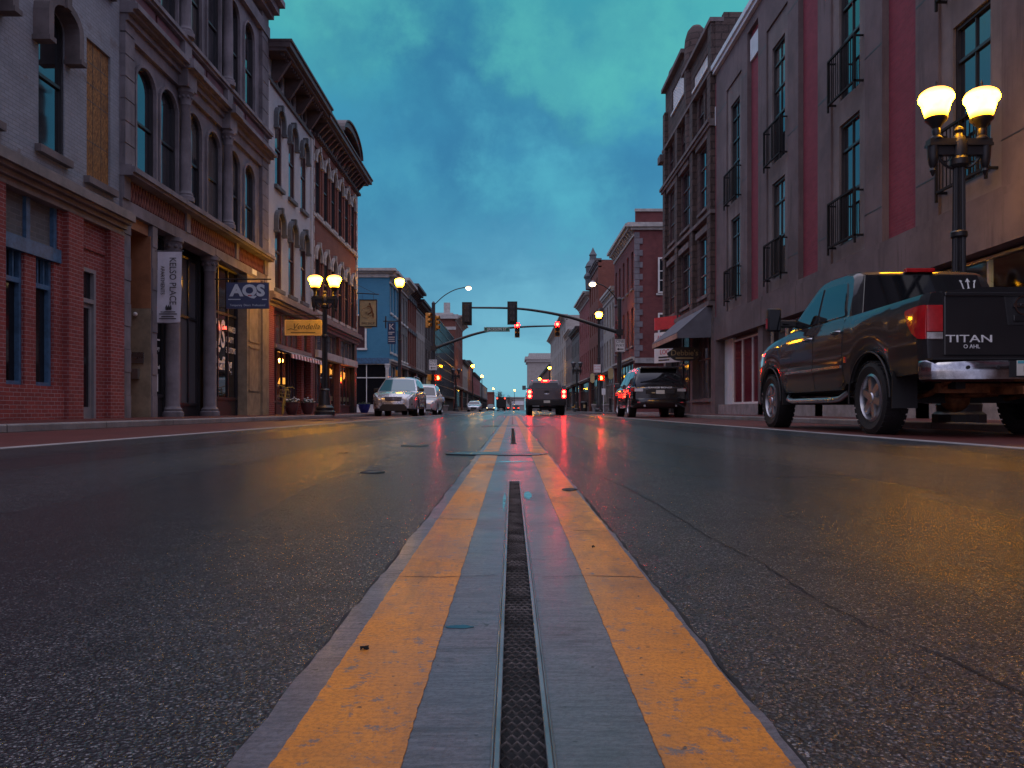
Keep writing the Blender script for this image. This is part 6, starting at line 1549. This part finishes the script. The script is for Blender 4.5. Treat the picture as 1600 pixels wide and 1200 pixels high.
signal('traffic_light', 'black signal back on the near mast arm above the red light', .02, YR_ - .18, 6.66, math.pi, 3, True, group='signal backs on the near mast')
signal('traffic_light', 'yellow side facing signal on the far left mast, upper and nearer one', -6.15, YL_ - .05, 7.35, R(62), 3, group='side signals on the left mast')
signal('traffic_light', 'yellow side facing signal on the far left mast, slightly lower one', -5.62, YL_ + .3, 7.2, R(75), 3, group='side signals on the left mast')
def ped(label, x, y, z, rz, lit):
    t = thing('pedestrian_signal', label, 'pedestrian signal')
    m = MB(); m.b(-.23, .23, -.1, .1, -.44, 0); m.build('housing', M['signal_yellow'], t, bevel=.02)
    m = MB(); m.b(-.25, .25, -.22, -.09, -.01, .01); m.b(-.25, -.23, -.22, -.09, -.44, .0); m.b(.23, .25, -.22, -.09, -.44, .0); m.build('visor', M['signal_yellow'], t)
    if lit:
        m = MB(); y0, y1 = -.112, -.1
        m.b(-.07, .07, y0, y1, -.34, -.19); 
        for k, (xx, l) in enumerate(((-.063, .10), (-.024, .125), (.016, .12), (.052, .09))): m.b(xx - .014, xx + .014, y0, y1, -.19, -.19 + l)
        m.hexa([(.07, y0, -.30), (.10, y0, -.25), (.10, y1, -.25), (.07, y1, -.30), (.07, y0, -.25), (.125, y0, -.2), (.125, y1, -.2), (.07, y1, -.25)])
        m.build('hand_symbol', M['red_on'], t)
        m = MB(); m.b(-.19, .19, -.101, -.099, -.40, -.04); m.build('face', M['lens_red'], t)
    t.location = (x, y, z); t.rotation_euler = (0, 0, rz)
ped('glowing red hand signal on the far left mast', -5.40, YL_ - .05, 2.82, 0, True)
ped('glowing red hand signal on the slim post beside the concrete planter', 6.55, YL_ + .2, 2.82, 0, True)
ped('yellow pedestrian signal box seen from its back by the blue shop', -8.05, YL_ - 2.2, 3.05, R(80), False)
ped('small yellow pedestrian box turned sideways on the far left mast', -6.02, YL_ - .05, 2.85, R(75), False)
def plate_sign(name, label, x, y, z, w, h, mt, lines, border=True, cat='sign', mk='sign_black', arrow=False, group=None, rnd_=0):
    t = thing(name, label, cat, (x, y, z), group)
    m = MB()
    if rnd_: m.prism([(x + math.copysign(w / 2 - w / 2 * (1 - abs(math.cos(a))), math.cos(a)), z + math.copysign(h / 2 - w / 2, math.sin(a)) + w / 2 * math.sin(a)) for a in [2 * math.pi * (k + .5) / 20 for k in range(20)]], y, y + .012)
    else: m.b(x - w / 2, x + w / 2, y, y + .012, z - h / 2, z + h / 2)
    m.build('panel', M[mt], t)
    if border and not rnd_:
        m = MB(); e_ = .03
        for q in ((x - w / 2 + e_, x + w / 2 - e_, z + h / 2 - e_ - .015, z + h / 2 - e_), (x - w / 2 + e_, x + w / 2 - e_, z - h / 2 + e_, z - h / 2 + e_ + .015), (x - w / 2 + e_, x - w / 2 + e_ + .015, z - h / 2 + e_, z + h / 2 - e_), (x + w / 2 - e_ - .015, x + w / 2 - e_, z - h / 2 + e_, z + h / 2 - e_)): m.b(q[0], q[1], y - .004, y, q[2], q[3])
        m.build('border', M[mk], t)
    for s_, size, dz, sx in lines: text(s_, size, M[mk], t, face_S(x, y - .004, z + dz), sx=sx)
    if arrow:
        m = MB(); m.prism([(x - .2, z - .22), (x - .07, z - .13), (x - .07, z - .19), (x + .2, z - .19), (x + .2, z - .25), (x - .07, z - .25), (x - .07, z - .31)], y - .005, y); m.build('arrow', M[mk], t)
    return t
plate_sign('one_way_sign', 'white ONE WAY sign on the near right signal mast', XR_ + .02, YR_ - .2, 4.15, .58, .76, 'sign_white', (('ONE', .26, .24, .85), ('WAY', .26, .0, .85)), arrow=True, group='one way signs')
plate_sign('one_way_sign', 'white ONE WAY sign on the far left signal mast', XL_ - .02, YL_ - .2, 3.55, .58, .76, 'sign_white', (('ONE', .26, .24, .85), ('WAY', .26, .0, .85)), arrow=True, group='one way signs')
plate_sign('street_name_sign', 'green street name sign reading JACKSON ST on the far mast arm', -1.1, YL_ - .16, 6.14, 1.88, .34, 'sign_green', (('JACKSON ST', .26, 0, .95),), mk='letter_white')
plate_sign('regulatory_sign', 'small white sign with red lettering above the red hand of the slim post', 6.25, YL_ + .1, 3.3, .52, .6, 'sign_white', (('NO TURN', .12, .14, .85), ('ON RED', .12, -.06, .85)), mk='red_paint')
plate_sign('oval_sign', 'tan oval sign beside the red hand of the slim post', 5.9, YL_ + .1, 2.6, .32, .7, 'sign_tan', (), rnd_=1, group='tan oval signs')
plate_sign('oval_sign', 'tan oval sign on the near right signal mast', 5.95, YR_ - .2, 2.45, .32, .68, 'sign_tan', (), rnd_=1, group='tan oval signs')
plate_sign('oval_sign', 'tan oval sign on the far left signal mast', -6.1, YL_ - .2, 2.35, .32, .68, 'sign_tan', (), rnd_=1, group='tan oval signs')
m = MB(); m.lathe([(.14, ZS), (.14, .2), (.06, .25), (.055, 2.95), (.07, 2.97), (.05, 3.62), (.01, 3.64)], (6.55, YL_ + .35, 0), 12); m.tube([(6.55, YL_ + .35, 2.6), (5.9, YL_ + .2, 2.6)], .02); m.tube([(6.55, YL_ + .35, 3.3), (6.25, YL_ + .2, 3.3)], .02)
tag(m.build('signal_post', M['iron'], smooth=35), 'slim dark post carrying a red hand signal by the planter', 'post')
m = MB(); m.lathe([(.12, ZS), (.12, .2), (.05, .25), (.05, 3.1), (.01, 3.13)], (-8.05, YL_ - 1.95, 0), 12); tag(m.build('signal_post', M['iron'], smooth=35), 'slim dark post in front of the blue corner shop', 'post')
m = MB(); m.tube([(5.95, YR_ - .15, 2.45), (6.45, YR_, 2.45)], .018); m.tube([(-6.1, YL_ - .15, 2.35), (-5.8, YL_, 2.35)], .018)

# hanging shop signs on the left
t = thing('hanging_sign', 'hanging shop sign with a penny farthing rider reading BIKE SHOP', 'sign', (-8.1, 44.9, 6))
m = MB(); m.b(-8.58, -7.62, 44.86, 44.98, 4.95, 6.45); m.b(-8.3, -7.9, 44.88, 44.96, 4.86, 4.95); m.build('board', M['sign_tan'], t, bevel=.01)
m = MB()
for q in ((-8.6, -7.6, 6.42, 6.48), (-8.6, -7.6, 4.93, 4.98), (-8.6, -8.56, 4.98, 6.42), (-7.64, -7.6, 4.98, 6.42)): m.b(q[0], q[1], 44.84, 45.0, q[2], q[3])
m.build('border', M['iron'], t)
m = MB(); m.tube([(-8.8, 44.92, 6.85), (-7.5, 44.92, 6.78)], .03, 8); m.tube([(-8.8, 44.92, 7.35), (-7.7, 44.92, 6.82)], .012, 6); m.tube([(-8.4, 44.92, 6.8), (-8.4, 44.92, 6.48)], .01); m.tube([(-7.8, 44.92, 6.8), (-7.8, 44.92, 6.48)], .01); m.build('bracket', M['iron'], t)
m = MB(); m.lathe([(.285, -.01), (.30, -.01), (.30, 0), (.285, 0)], (-8.2, 44.855, 5.72), 28, axis='y', closed=True); m.lathe([(.085, -.01), (.098, -.01), (.098, 0), (.085, 0)], (-7.85, 44.855, 5.5), 18, axis='y', closed=True)
for k in range(10): a = math.pi * k / 5; m.tube([(-8.2, 44.85, 5.72), (-8.2 + .29 * math.cos(a), 44.85, 5.72 + .29 * math.sin(a))], .004, 4)
m.build('wheel_picture', M['sign_brown'], t)
m = MB(); yy = 44.845
m.tube([(-8.16, yy, 6.07), (-8.02, yy, 6.1), (-7.9, yy, 6.0), (-7.83, yy, 5.75), (-7.85, yy, 5.5)], [.015, .03, .05, .04, .015], 8); m.tube([(-7.93, yy, 6.05), (-7.98, yy, 6.2)], .03, 8); m.ball((-8.0, yy, 6.24), .055, 10); m.tube([(-7.86, yy, 5.85), (-7.96, yy, 5.72), (-8.05, yy, 5.68), (-8.1, yy, 5.6)], [.045, .04, .03, .02], 8); m.tube([(-7.85, yy, 5.75), (-7.78, yy, 5.65), (-7.82, yy, 5.45)], [.04, .03, .02], 8)
m.build('rider_picture', M['sign_brown'], t, smooth=50)
text('BIKE SHOP', .19, M['sign_black'], t, face_S(-8.1, 44.855, 5.13), sx=.82); 
t = thing('hanging_sign', 'blue hanging sign reading AQS above the columned shopfront', 'sign', (-8.0, 26.2, 4.3))
m = MB(); m.b(-8.28, -6.72 - .24, 24.0, 24.05, 3.55, 4.08) if False else m.b(-8.42, -7.16, 23.5, 23.55, 3.26, 4.03); m.build('board', M['sign_blue'], t)
m = MB(); m.tube([(-8.8, 23.52, 4.13), (-7.1, 23.52, 4.13)], .02, 8); m.tube([(-8.8, 23.52, 4.9), (-7.9, 23.52, 4.15)], .008, 5); m.tube([(-8.3, 23.52, 4.13), (-8.3, 23.52, 4.03)], .008); m.tube([(-7.3, 23.52, 4.13), (-7.3, 23.52, 4.03)], .008); m.build('bracket', M['iron'], t)
text('AQS', .46, M['sign_pale'], t, face_S(-7.79, 23.495, 3.78), sx=1.12, bold=.045); m = MB(); m.b(-8.36, -8.0, 23.49, 23.5, 3.52, 3.545); m.b(-7.36, -7.22, 23.49, 23.5, 3.52, 3.545); m.build('rule', M['sign_pale'], t); text('Temporary  Direct  Professional', .09, M['sign_pale'], t, face_S(-7.79, 23.495, 3.36), ext=.002, sx=.88)
m = MB(); m.b(-7.78, -7.68, 23.488, 23.5, 3.63, 3.66); m.build('red_swash', M['red_paint'], t)
t = thing('street_banner', 'white vertical cloth banner reading KELSO PLACE APARTMENTS beside the columned shopfront', 'banner', (-8.4, 19.6, 3.6))
m = MB(); rows = []
for k in range(13):
    z = 4.17 - k * (4.17 - 2.43) / 12
    rows.append([(-8.72 + .60 * u + (.012 * k / 12) * (1 - u * 2) - .02 * k / 12, 19.62 + .03 * math.sin(u * 5 + k * .5) * (k / 12), z - .05 * u * 0) for u in [j / 6 for j in range(7)]])
m.grid(rows); m.grid([[(x, y + .006, z) for x, y, z in r_] for r_ in rows]); m.build('cloth', M['banner_white'], t, smooth=60, fix=False)
m = MB(); m.tube([(-8.8, 19.62, 4.19), (-8.08, 19.62, 4.19)], .014, 8); m.tube([(-8.8, 19.62, 2.42), (-8.2, 19.62, 2.41)], .01, 8); m.build('rod', M['steel'], t)
rot = lambda x, z: Matrix.Translation((x, 19.57, z)) @ Matrix.Rotation(math.pi / 2, 4, 'Y') @ face_S(0, 0, 0)
text('KELSO PLACE', .235, M['letter_black'], t, rot(-8.33, 3.44), sx=.82, ext=.002); text('APARTMENTS', .135, M['letter_black'], t, rot(-8.58, 3.46), sx=.85, ext=.002)
m = MB()
for x in (-8.48, -8.43, -8.38): m.lathe([(.03, 0), (.02, .05), (.002, .1)], (x, 19.57, 2.76), 6)
m.b(-8.5, -8.36, 19.56, 19.57, 2.73, 2.76); m.build('tree_emblem', M['letter_black'], t)
m = MB()
for x0, x1, z in ((-8.62, -8.26, 2.67), (-8.66, -8.22, 2.62), (-8.60, -8.30, 2.555), (-8.66, -8.24, 2.505)): m.b(x0, x1, 19.56, 19.57, z, z + .022)
m.build('small_print', M['letter_black'], t)
t = thing('hanging_sign', 'olive hanging shop sign in script lettering partly hidden by the lamp post', 'sign', (-7.9, 30, 3.4))
m = MB(); m.b(-8.32, -6.95, 29.2, 29.26, 3.0, 3.57); m.build('board', M['sign_olive'], t); m = MB()
for q in ((-8.32, -6.95, 3.54, 3.57), (-8.32, -6.95, 3.0, 3.03), (-8.32, -8.29, 3.03, 3.54), (-6.98, -6.95, 3.03, 3.54)): m.b(q[0], q[1], 29.19, 29.27, q[2], q[3])
m.build('border', M['sign_tan'], t)
m = MB(); m.tube([(-8.8, 29.23, 3.74), (-6.9, 29.23, 3.74)], .018, 8); m.tube([(-8.2, 29.23, 3.57), (-8.2, 29.23, 3.74)], .008); m.tube([(-7.1, 29.23, 3.57), (-7.1, 29.23, 3.74)], .008); m.build('bracket', M['iron'], t)
text('Vendella', .31, M['sign_black'], t, face_S(-7.55, 29.195, 3.32), sx=.95, font_shear=.35); m = MB(); m.b(-8.1, -7.2, 29.19, 29.2, 3.09, 3.12); m.tube([(-8.22, 29.19, 3.2), (-8.1, 29.19, 3.25), (-7.95, 29.19, 3.2), (-7.85, 29.19, 3.2)], .012); m.build('flourish', M['sign_black'], t)
# alarm strobe over the AQS window
m = MB(); m.lathe([(.05, 0), (.055, .03), (.035, .09), (.01, .1)], (-8.95, 24.85, 2.78), 10); t = thing('alarm_strobe', 'glowing red light in the AQS shop window', 'light', (-8.95, 24.85, 2.78)); m.build('lens', M['neon'], t, smooth=50); m = MB(); m.b(-9.02, -8.9, 24.8, 24.9, 2.72, 2.78); m.build('bracket', M['iron'], t)

# planters, bicycle, hydrant, bin
def pot(label, x, y, r_, h, mt, flowers=True, group=None):
    t = thing('flower_pot', label, 'planter', (x, y, ZS), group)
    m = MB(); m.lathe([(r_ * .55, 0), (r_ * .75, h * .25), (r_ * .98, h * .7), (r_ * 1.0, h * .9), (r_ * 1.08, h * .93), (r_ * 1.08, h), (r_ * .95, h), (r_ * .9, h * .92), (.01, h * .92)], (x, y, ZS), 20); m.build('pot', M[mt], t, smooth=35)
    rr = random.Random(int(x * 100 + y * 7)); l = MB(); f = MB()
    for k in range(110):
        a, q = rr.uniform(0, 6.28), r_ * math.sqrt(rr.random()) * 1.05; z = ZS + h * .95 + rr.uniform(0, .18) * (1.2 - q / r_ * .7); c = Vector((x + q * math.cos(a), y + q * math.sin(a), z)); u = Vector((rr.uniform(-1, 1), rr.uniform(-1, 1), rr.uniform(-.6, .6))).normalized() * .045; w = u.cross(Vector((rr.uniform(-1, 1), rr.uniform(-1, 1), 1))).normalized() * .025
        l.quad([c - u, c + w, c + u, c - w])
        if flowers and k % 5 == 0:
            for j in range(5): b_ = 2 * math.pi * j / 5; f.ball((c.x + .022 * math.cos(b_), c.y + .022 * math.sin(b_), z + .05), .018, 6)
    l.build('foliage', M['leaf'], t, fix=False)
    if flowers: f.build('blossom', M['flower'], t, smooth=60)
pot('plum glazed pot of white flowers next to the yellow bicycle', -8.15, 29.5, .26, .46, 'terracotta'); pot('plum glazed pot of white flowers nearer the lamp base', -8.15, 31.8, .27, .46, 'terracotta')
pot('round blue glazed pot by the corner pier', -8.5, 45.9, .34, .5, 'blue_pot', False)
def stone_planter(label, x, y, w):
    t = thing('stone_planter', label, 'planter', (x, y, ZS)); m = MB(); m.grid([[(x + sx * w * f / 2, y + sy * w * f / 2, z) for sx, sy in ((-1, -1), (1, -1), (1, 1), (-1, 1))] for z, f in ((ZS, .78), (.5, .9), (.62, 1), (.72, 1), (.72, .86), (.66, .84))], closed=True); m.b(x - w * .42, x + w * .42, y - w * .42, y + w * .42, .5, .66); m.build('trough', M['concrete'], t, bevel=.02)
    rr = random.Random(int(x * 10)); l = MB()
    for k in range(160):
        c = Vector((x + rr.uniform(-w, w) * .38, y + rr.uniform(-w, w) * .38, .68 + abs(rr.gauss(0, .09)))); u = Vector((rr.uniform(-1, 1), rr.uniform(-1, 1), rr.uniform(-.3, 1))).normalized() * .08; v = u.cross(Vector((rr.random(), rr.random(), .3))).normalized() * .03; l.quad([c - u, c + v, c + u, c - v])
    l.build('foliage', M['leaf'], t, fix=False)
stone_planter('square concrete planter on the right pavement across the crossing', 6.9, 62.5, 1.3); stone_planter('square concrete planter on the left pavement in front of the person', -6.7, 76, 1.3)
t = thing('fire_hydrant', 'yellow fire hydrant on the right pavement beside the black bin', 'fire hydrant', (5.0 + 1.4, 80, ZS))
m = MB(); m.lathe([(.17, 0), (.17, .05), (.12, .07), (.12, .5), (.15, .52), (.15, .56), (.11, .66), (.04, .72), (.04, .78), (.01, .79)], (6.4, 80, ZS), 16); m.tube([(6.05, 80, .52), (6.75, 80, .52)], .06, 10); m.build('barrel', M['hydrant'], t, smooth=40); m = MB(); m.tube([(6.0, 80, .52), (6.06, 80, .52)], .075, 6); m.tube([(6.74, 80, .52), (6.8, 80, .52)], .075, 6); m.build('cap', M['hydrant'], t)
t = thing('litter_bin', 'black slatted litter bin beside the hydrant', 'litter bin', (6.6, 77, ZS)); m = MB(); m.lathe([(.3, 0), (.33, .8), (.36, .82), (.36, .88), (.28, .96), (.15, .98)], (6.95, 77, ZS), 18); m.build('drum', M['iron'], t, smooth=35); m = MB(); m.b(6.85, 7.05, 76.64, 76.66, .45, .75); m.build('label', M['sign_tan'], t)
t = thing('bollard', 'dark bollard with a white notice by the concrete planter', 'bollard', (7.3, 61.2, ZS)); m = MB(); m.lathe([(.16, 0), (.16, .1), (.1, .15), (.09, 1.0), (.12, 1.05), (.05, 1.15)], (7.55, 61.2, ZS), 14); m.build('post', M['iron'], t, smooth=35); m = MB(); m.b(6.85, 7.15, 61.0, 61.02, 1.42, 1.9); m.b(6.98, 7.02, 61.02, 61.04, ZS, 1.42); m.build('notice', M['sign_white'], t)
t = thing('yellow_bicycle', 'yellow painted bicycle leaning by the orange lit shop window', 'bicycle')
def bw(y, nm):
    m = MB(); m.lathe([(.335 + .018 * math.cos(a), .018 * math.sin(a)) for a in [k * math.pi / 4 for k in range(8)]], (0, y, .35), 32, axis='x', closed=True); m.lathe([(.03, -.04), (.03, .04)], (0, y, .35), 8, axis='x')
    for k in range(18): a = math.pi * k / 9; m.tube([(.02 * (-1) ** k, y, .35), (0, y + .33 * math.cos(a), .35 + .33 * math.sin(a))], .003, 4)
    m.build('wheel', M['yellow_bike'], t, smooth=50)
bw(0, 'front'); bw(1.05, 'rear')
m = MB()
for p in ([(0, 0, .35), (0, .12, .68), (0, .17, .95)], [(0, .13, .70), (0, .62, .82)], [(0, .12, .64), (0, .58, .30)], [(0, .58, .30), (0, .70, .92)], [(0, .66, .80), (0, 1.05, .35)], [(0, .58, .30), (0, 1.05, .35)]): m.tube(p, .018, 8)
m.build('bike_frame', M['yellow_bike'], t, smooth=50); m = MB(); m.tube([(-.28, .3, .98), (-.22, .16, 1.02), (0, .15, .97), (.22, .16, 1.02), (.28, .3, .98)], .014, 8); m.build('handlebar', M['yellow_bike'], t, smooth=50)
m = MB(); m.grid([[(sx * w, y, z) for sx in (-1, -.4, .4, 1)] for y, w, z in ((.55, .03, .93), (.68, .06, .95), (.82, .1, .94), (.86, .09, .92))]); m.b(-.08, .08, .6, .84, .89, .93); m.build('saddle', M['yellow_bike'], t, bevel=.01); m = MB()
for z in (.62, .74, .86): m.b(-.17, .17, -.26, .02, z, z + .012)
for k in range(7):
    for y in (-.26, .01): m.b(-.17 + k * .0555, -.165 + k * .0555, y, y + .01, .62, .87)
m.b(-.17, .17, -.26, .02, .61, .622); m.build('basket', M['yellow_bike'], t); m = MB(); m.tube([(-.09, .5, .30), (.09, .66, .30)], .012); m.b(.06, .14, .62, .7, .29, .31); m.b(-.14, -.06, .46, .54, .29, .31); m.lathe([(.09, 0), (.09, .01)], (.03, .58, .3), 16, axis='x'); m.build('crank', M['iron'], t)
t.location = (-8.05, 27.9, ZS); t.rotation_euler = (R(0), R(8), R(14))

# person far down the left pavement
def person():
    t = thing('person', 'person in a pale blue shirt standing on the left pavement behind the planter', 'person')
    J = [((0, 0, .95), .13), ((0, 0, 1.15), .12), ((0, 0, 1.35), .15), ((0, 0, 1.47), .07), ((0, -.02, 1.56), .065), ((0, -.02, 1.66), .095), ((0, -.02, 1.74), .07)]
    E_ = [(i, i + 1) for i in range(6)]
    for sx in (-1, 1):
        b_ = len(J); J += [((sx * .1, 0, .88), .10), ((sx * .11, -.02, .5), .07), ((sx * .12, .02, .1), .045), ((sx * .13, -.14, .04), .04)]; E_ += [(0, b_), (b_, b_ + 1), (b_ + 1, b_ + 2), (b_ + 2, b_ + 3)]
        b_ = len(J); J += [((sx * .2, 0, 1.38), .06), ((sx * .25, .03, 1.12), .045), ((sx * .24, -.08, .88), .032), ((sx * .235, -.1, .80), .03)]; E_ += [(2, b_), (b_, b_ + 1), (b_ + 1, b_ + 2), (b_ + 2, b_ + 3)]
        h = b_ + 3
        for k, (dy, l) in enumerate(((-.03, .075), (-.01, .085), (.01, .08), (.028, .06))):
            c = len(J); J += [((sx * .235, -.1 + dy, .76), .009), ((sx * .23, -.105 + dy, .76 - l * .6), .008), ((sx * .22, -.11 + dy, .76 - l), .007)]; E_ += [(h, c), (c, c + 1), (c + 1, c + 2)]
        c = len(J); J += [((sx * .22, -.145, .79), .01), ((sx * .215, -.155, .755), .008)]; E_ += [(h, c), (c, c + 1)]
    me = D.meshes.new('body'); me.from_pydata([j[0] for j in J], E_, []); o = D.objects.new('body', me); COL.objects.link(o)
    sk = o.modifiers.new('skin', 'SKIN'); sub = o.modifiers.new('sub', 'SUBSURF'); sub.levels = sub.render_levels = 1
    if not me.skin_vertices: 
        bm = bmesh.new(); bm.from_mesh(me); bm.verts.layers.skin.verify(); bm.to_mesh(me); bm.free()
    for v, j in zip(me.skin_vertices[0].data, J): v.radius = (j[1], j[1])
    me.skin_vertices[0].data[0].use_root = True
    dg = bpy.context.evaluated_depsgraph_get(); dg.update(); me2 = D.meshes.new_from_object(o.evaluated_get(dg)); D.objects.remove(o); me2.name = 'body'
    me2.materials.clear()
    for k in ('skin', 'shirt', 'trousers'): me2.materials.append(M[k])
    for p in me2.polygons:
        z = p.center.z; arm = abs(p.center.x) > .19 and z < 1.1 and z > .6
        p.material_index = 0 if (z > 1.48 or arm) else (2 if z < .95 else 1); p.use_smooth = True
    link('body', me2, t)
    m = MB(); m.ball((0, 0.01, 1.70), .108, 12); m.build('hair', M['black_trim'], t, smooth=60)
    m = MB(); m.ball((-.035, -.112, 1.66), .012, 6); m.ball((.035, -.112, 1.66), .012, 6); m.b(-.012, .012, -.135, -.1, 1.61, 1.65); m.b(-.03, .03, -.118, -.1, 1.575, 1.585); m.build('face', M['skin'], t)
    t.location = (-7.1, 81, ZS); t.rotation_euler = (0, 0, R(15))
person()

# bare tree closing the view
def tree(label, x, y, h, seed):
    t = thing('bare_tree', label, 'tree', (x, y, 0)); r_ = random.Random(seed); m = MB(); tw = MB()
    def limb(p, d, l, rad, lev):
        pts = [p]
        for k in range(4): d = (d + Vector((r_.uniform(-.25, .25), r_.uniform(-.25, .25), r_.uniform(-.05, .2)))).normalized(); pts.append(pts[-1] + d * l / 4)
        (m if lev < 2 else tw).tube(pts, [rad * (1 - .14 * k) for k in range(5)], 5 if lev < 2 else 3)
        if lev < 4:
            for k in range(4 if lev else 6):
                q = pts[r_.randint(2, 4)]; a = Vector((r_.uniform(-1, 1), r_.uniform(-1, 1), r_.uniform(.0, .9))).normalized(); limb(q, (d * .6 + a).normalized(), l * r_.uniform(.5, .72), rad * .5, lev + 1)
    limb(Vector((x, y, -.1)), Vector((0, 0, 1)), h * .38, h * .03, 0)
    m.build('trunk', M['bark'], t, smooth=60); tw.build('crown', M['twig'], t, fix=False)
tree('bare branching tree at the end of the street', -6.0, 392, 13, 3)
tree('smaller bare tree to the right of the larger one', -1.0, 396, 10, 5)
# ------------------------------------------------------------------ sky, sun, camera
W = D.worlds.new('World'); S.world = W; W.use_nodes = True; nt = W.node_tree; nt.nodes.clear()
out = nt.nodes.new('ShaderNodeOutputWorld'); bg = nt.nodes.new('ShaderNodeBackground'); lk(nt, bg.outputs[0], out.inputs[0])
tc = nt.nodes.new('ShaderNodeTexCoord'); d = tc.outputs['Generated']
sp = nt.nodes.new('ShaderNodeSeparateXYZ'); lk(nt, d, sp.inputs[0])
SUN_EL, SUN_AZ = 12, 200
sky = nt.nodes.new('ShaderNodeTexSky'); sky.sky_type = 'NISHITA'; sky.sun_disc = False; sky.sun_elevation = R(SUN_EL); sky.sun_rotation = R(SUN_AZ); sky.air_density = 1.2; sky.dust_density = .6; sky.ozone_density = 3
den = math_(nt, 'ADD', math_(nt, 'MAXIMUM', sp.outputs[2], 0.0), .22)
cx = math_(nt, 'DIVIDE', sp.outputs[0], den); cy = math_(nt, 'DIVIDE', sp.outputs[1], den)
cv = nt.nodes.new('ShaderNodeCombineXYZ'); lk(nt, cx, cv.inputs[0]); lk(nt, cy, cv.inputs[1])
c1 = nn(nt, 'ShaderNodeTexNoise', Scale=1.5, Detail=8.0, Roughness=.55, Distortion=.35); lk(nt, cv.outputs[0], c1.inputs['Vector'])
mp = nt.nodes.new('ShaderNodeMapping'); mp.inputs['Location'].default_value = (4.2, 1.7, 0); mp.inputs['Scale'].default_value = (.55, .8, 1); lk(nt, cv.outputs[0], mp.inputs[0])
c2 = nn(nt, 'ShaderNodeTexNoise', Scale=1.0, Detail=5.0, Roughness=.5); lk(nt, mp.outputs[0], c2.inputs['Vector'])
z = sp.outputs[2]
front = mixc(nt, ramp(nt, z, .0, .30), (.19, .50, .66), (.045, .29, .48))          # horizon to upper sky
front = mixc(nt, ramp(nt, z, .30, .50), front, (.06, .44, .46))
wn = nn(nt, 'ShaderNodeTexNoise', Scale=3.4, Detail=9.0, Roughness=.62); lk(nt, d, wn.inputs['Vector'])
wv = nt.nodes.new('ShaderNodeVectorMath'); wv.operation = 'MULTIPLY_ADD'; lk(nt, wn.outputs[1], wv.inputs[0]); wv.inputs[1].default_value = (.5, .5, .5); lk(nt, d, wv.inputs[2])
wo = nt.nodes.new('ShaderNodeVectorMath'); wo.operation = 'SUBTRACT'; lk(nt, wv.outputs[0], wo.inputs[0]); wo.inputs[1].default_value = (.25, .25, .25)
def bank(col, ax, ay, az, r, tint, amt):
    '''one cloud bank (or gap) round the direction (ax, ay, az), its edge broken by the noise'''
    v = Vector((ax, ay, az)).normalized()
    q = nt.nodes.new('ShaderNodeVectorMath'); q.operation = 'DISTANCE'; lk(nt, wo.outputs[0], q.inputs[0]); q.inputs[1].default_value = v
    return mixc(nt, math_(nt, 'MULTIPLY', ramp(nt, q.outputs['Value'], r * 1.25, .0), amt), col, tint)
DK, LT, TE = (.026, .175, .35), (.085, .45, .58), (.10, .53, .50)
for a in ((-.04, 1, .40, .16, DK, .9), (-.12, 1, .33, .12, DK, .7), (.1, 1, .46, .14, DK, .6), (-.20, 1, .20, .10, DK, .55), (.16, 1, .25, .12, DK, .6), (-.02, 1, .19, .10, DK, .35), (-.15, 1, .10, .09, DK, .35), (.13, 1, .13, .08, DK, .3),
          (-.26, 1, .50, .13, TE, 1.0), (-.16, 1, .55, .12, TE, .8), (.08, 1, .47, .07, TE, .7), (.20, 1, .43, .10, TE, .8), (.30, 1, .50, .12, TE, .5), (.02, 1, .30, .10, LT, .9), (.08, 1, .27, .09, LT, .7), (-.03, 1, .26, .07, LT, .6), (-.18, 1, .28, .07, LT, .4), (.0, 1, .06, .12, (.16, .50, .66), .6), (.12, 1, .20, .07, LT, .4), (-.25, 1, .40, .08, DK, .5)):
    front = bank(front, *a)
front = mixc(nt, math_(nt, 'MULTIPLY', ramp(nt, c1.outputs[0], .48, .66), .35), front, DK)
back = mixc(nt, ramp(nt, c1.outputs[0], .35, .7), (.56, .56, .84), (.32, .32, .55))                          # unseen mauve sky overhead and behind, added to shift the ambient light
back = mixc(nt, ramp(nt, z, .6, .92), back, (1.4, 1.36, 1.75))      # unseen zenith brightened to lift the light on the ground
f = math_(nt, 'MULTIPLY', ramp(nt, sp.outputs[1], .84, .62), 1.0)
col = mixc(nt, f, front, back)
nis = mixc(nt, 1.0, sky.outputs[0], (.10, .10, .10), 'MULTIPLY')
col = mixc(nt, .08, col, nis)
mulv = nt.nodes.new('ShaderNodeVectorMath'); mulv.operation = 'SCALE'; lk(nt, col, mulv.inputs[0]); mulv.inputs['Scale'].default_value = 1.0
lk(nt, mulv.outputs[0], bg.inputs[0]); bg.inputs[1].default_value = 1.0
sl = D.lights.new('sun', 'SUN'); sl.energy = .12; sl.angle = R(25); sl.color = (1, .9, .84)
so = D.objects.new('sun', sl); COL.objects.link(so); so.rotation_euler = (R(90 - SUN_EL - 30), 0, R(-SUN_AZ + 180))
cam = D.cameras.new('camera'); co_ = D.objects.new('camera', cam); COL.objects.link(co_); S.camera = co_
co_.location = (0, 0, .285); co_.rotation_euler = (R(90), 0, 0)
cam.sensor_width = 36; cam.lens = 28.04; cam.shift_y = .025; cam.clip_start = .05; cam.clip_end = 9000
S.view_settings.view_transform = 'Standard'; S.view_settings.look = 'None'; S.view_settings.exposure = 0; S.view_settings.gamma = 1
S.render.engine = 'CYCLES'
try:
    S.cycles.use_denoising = True; S.cycles.max_bounces = 8; S.cycles.sample_clamp_indirect = 6; S.cycles.use_light_tree = True
except Exception: pass
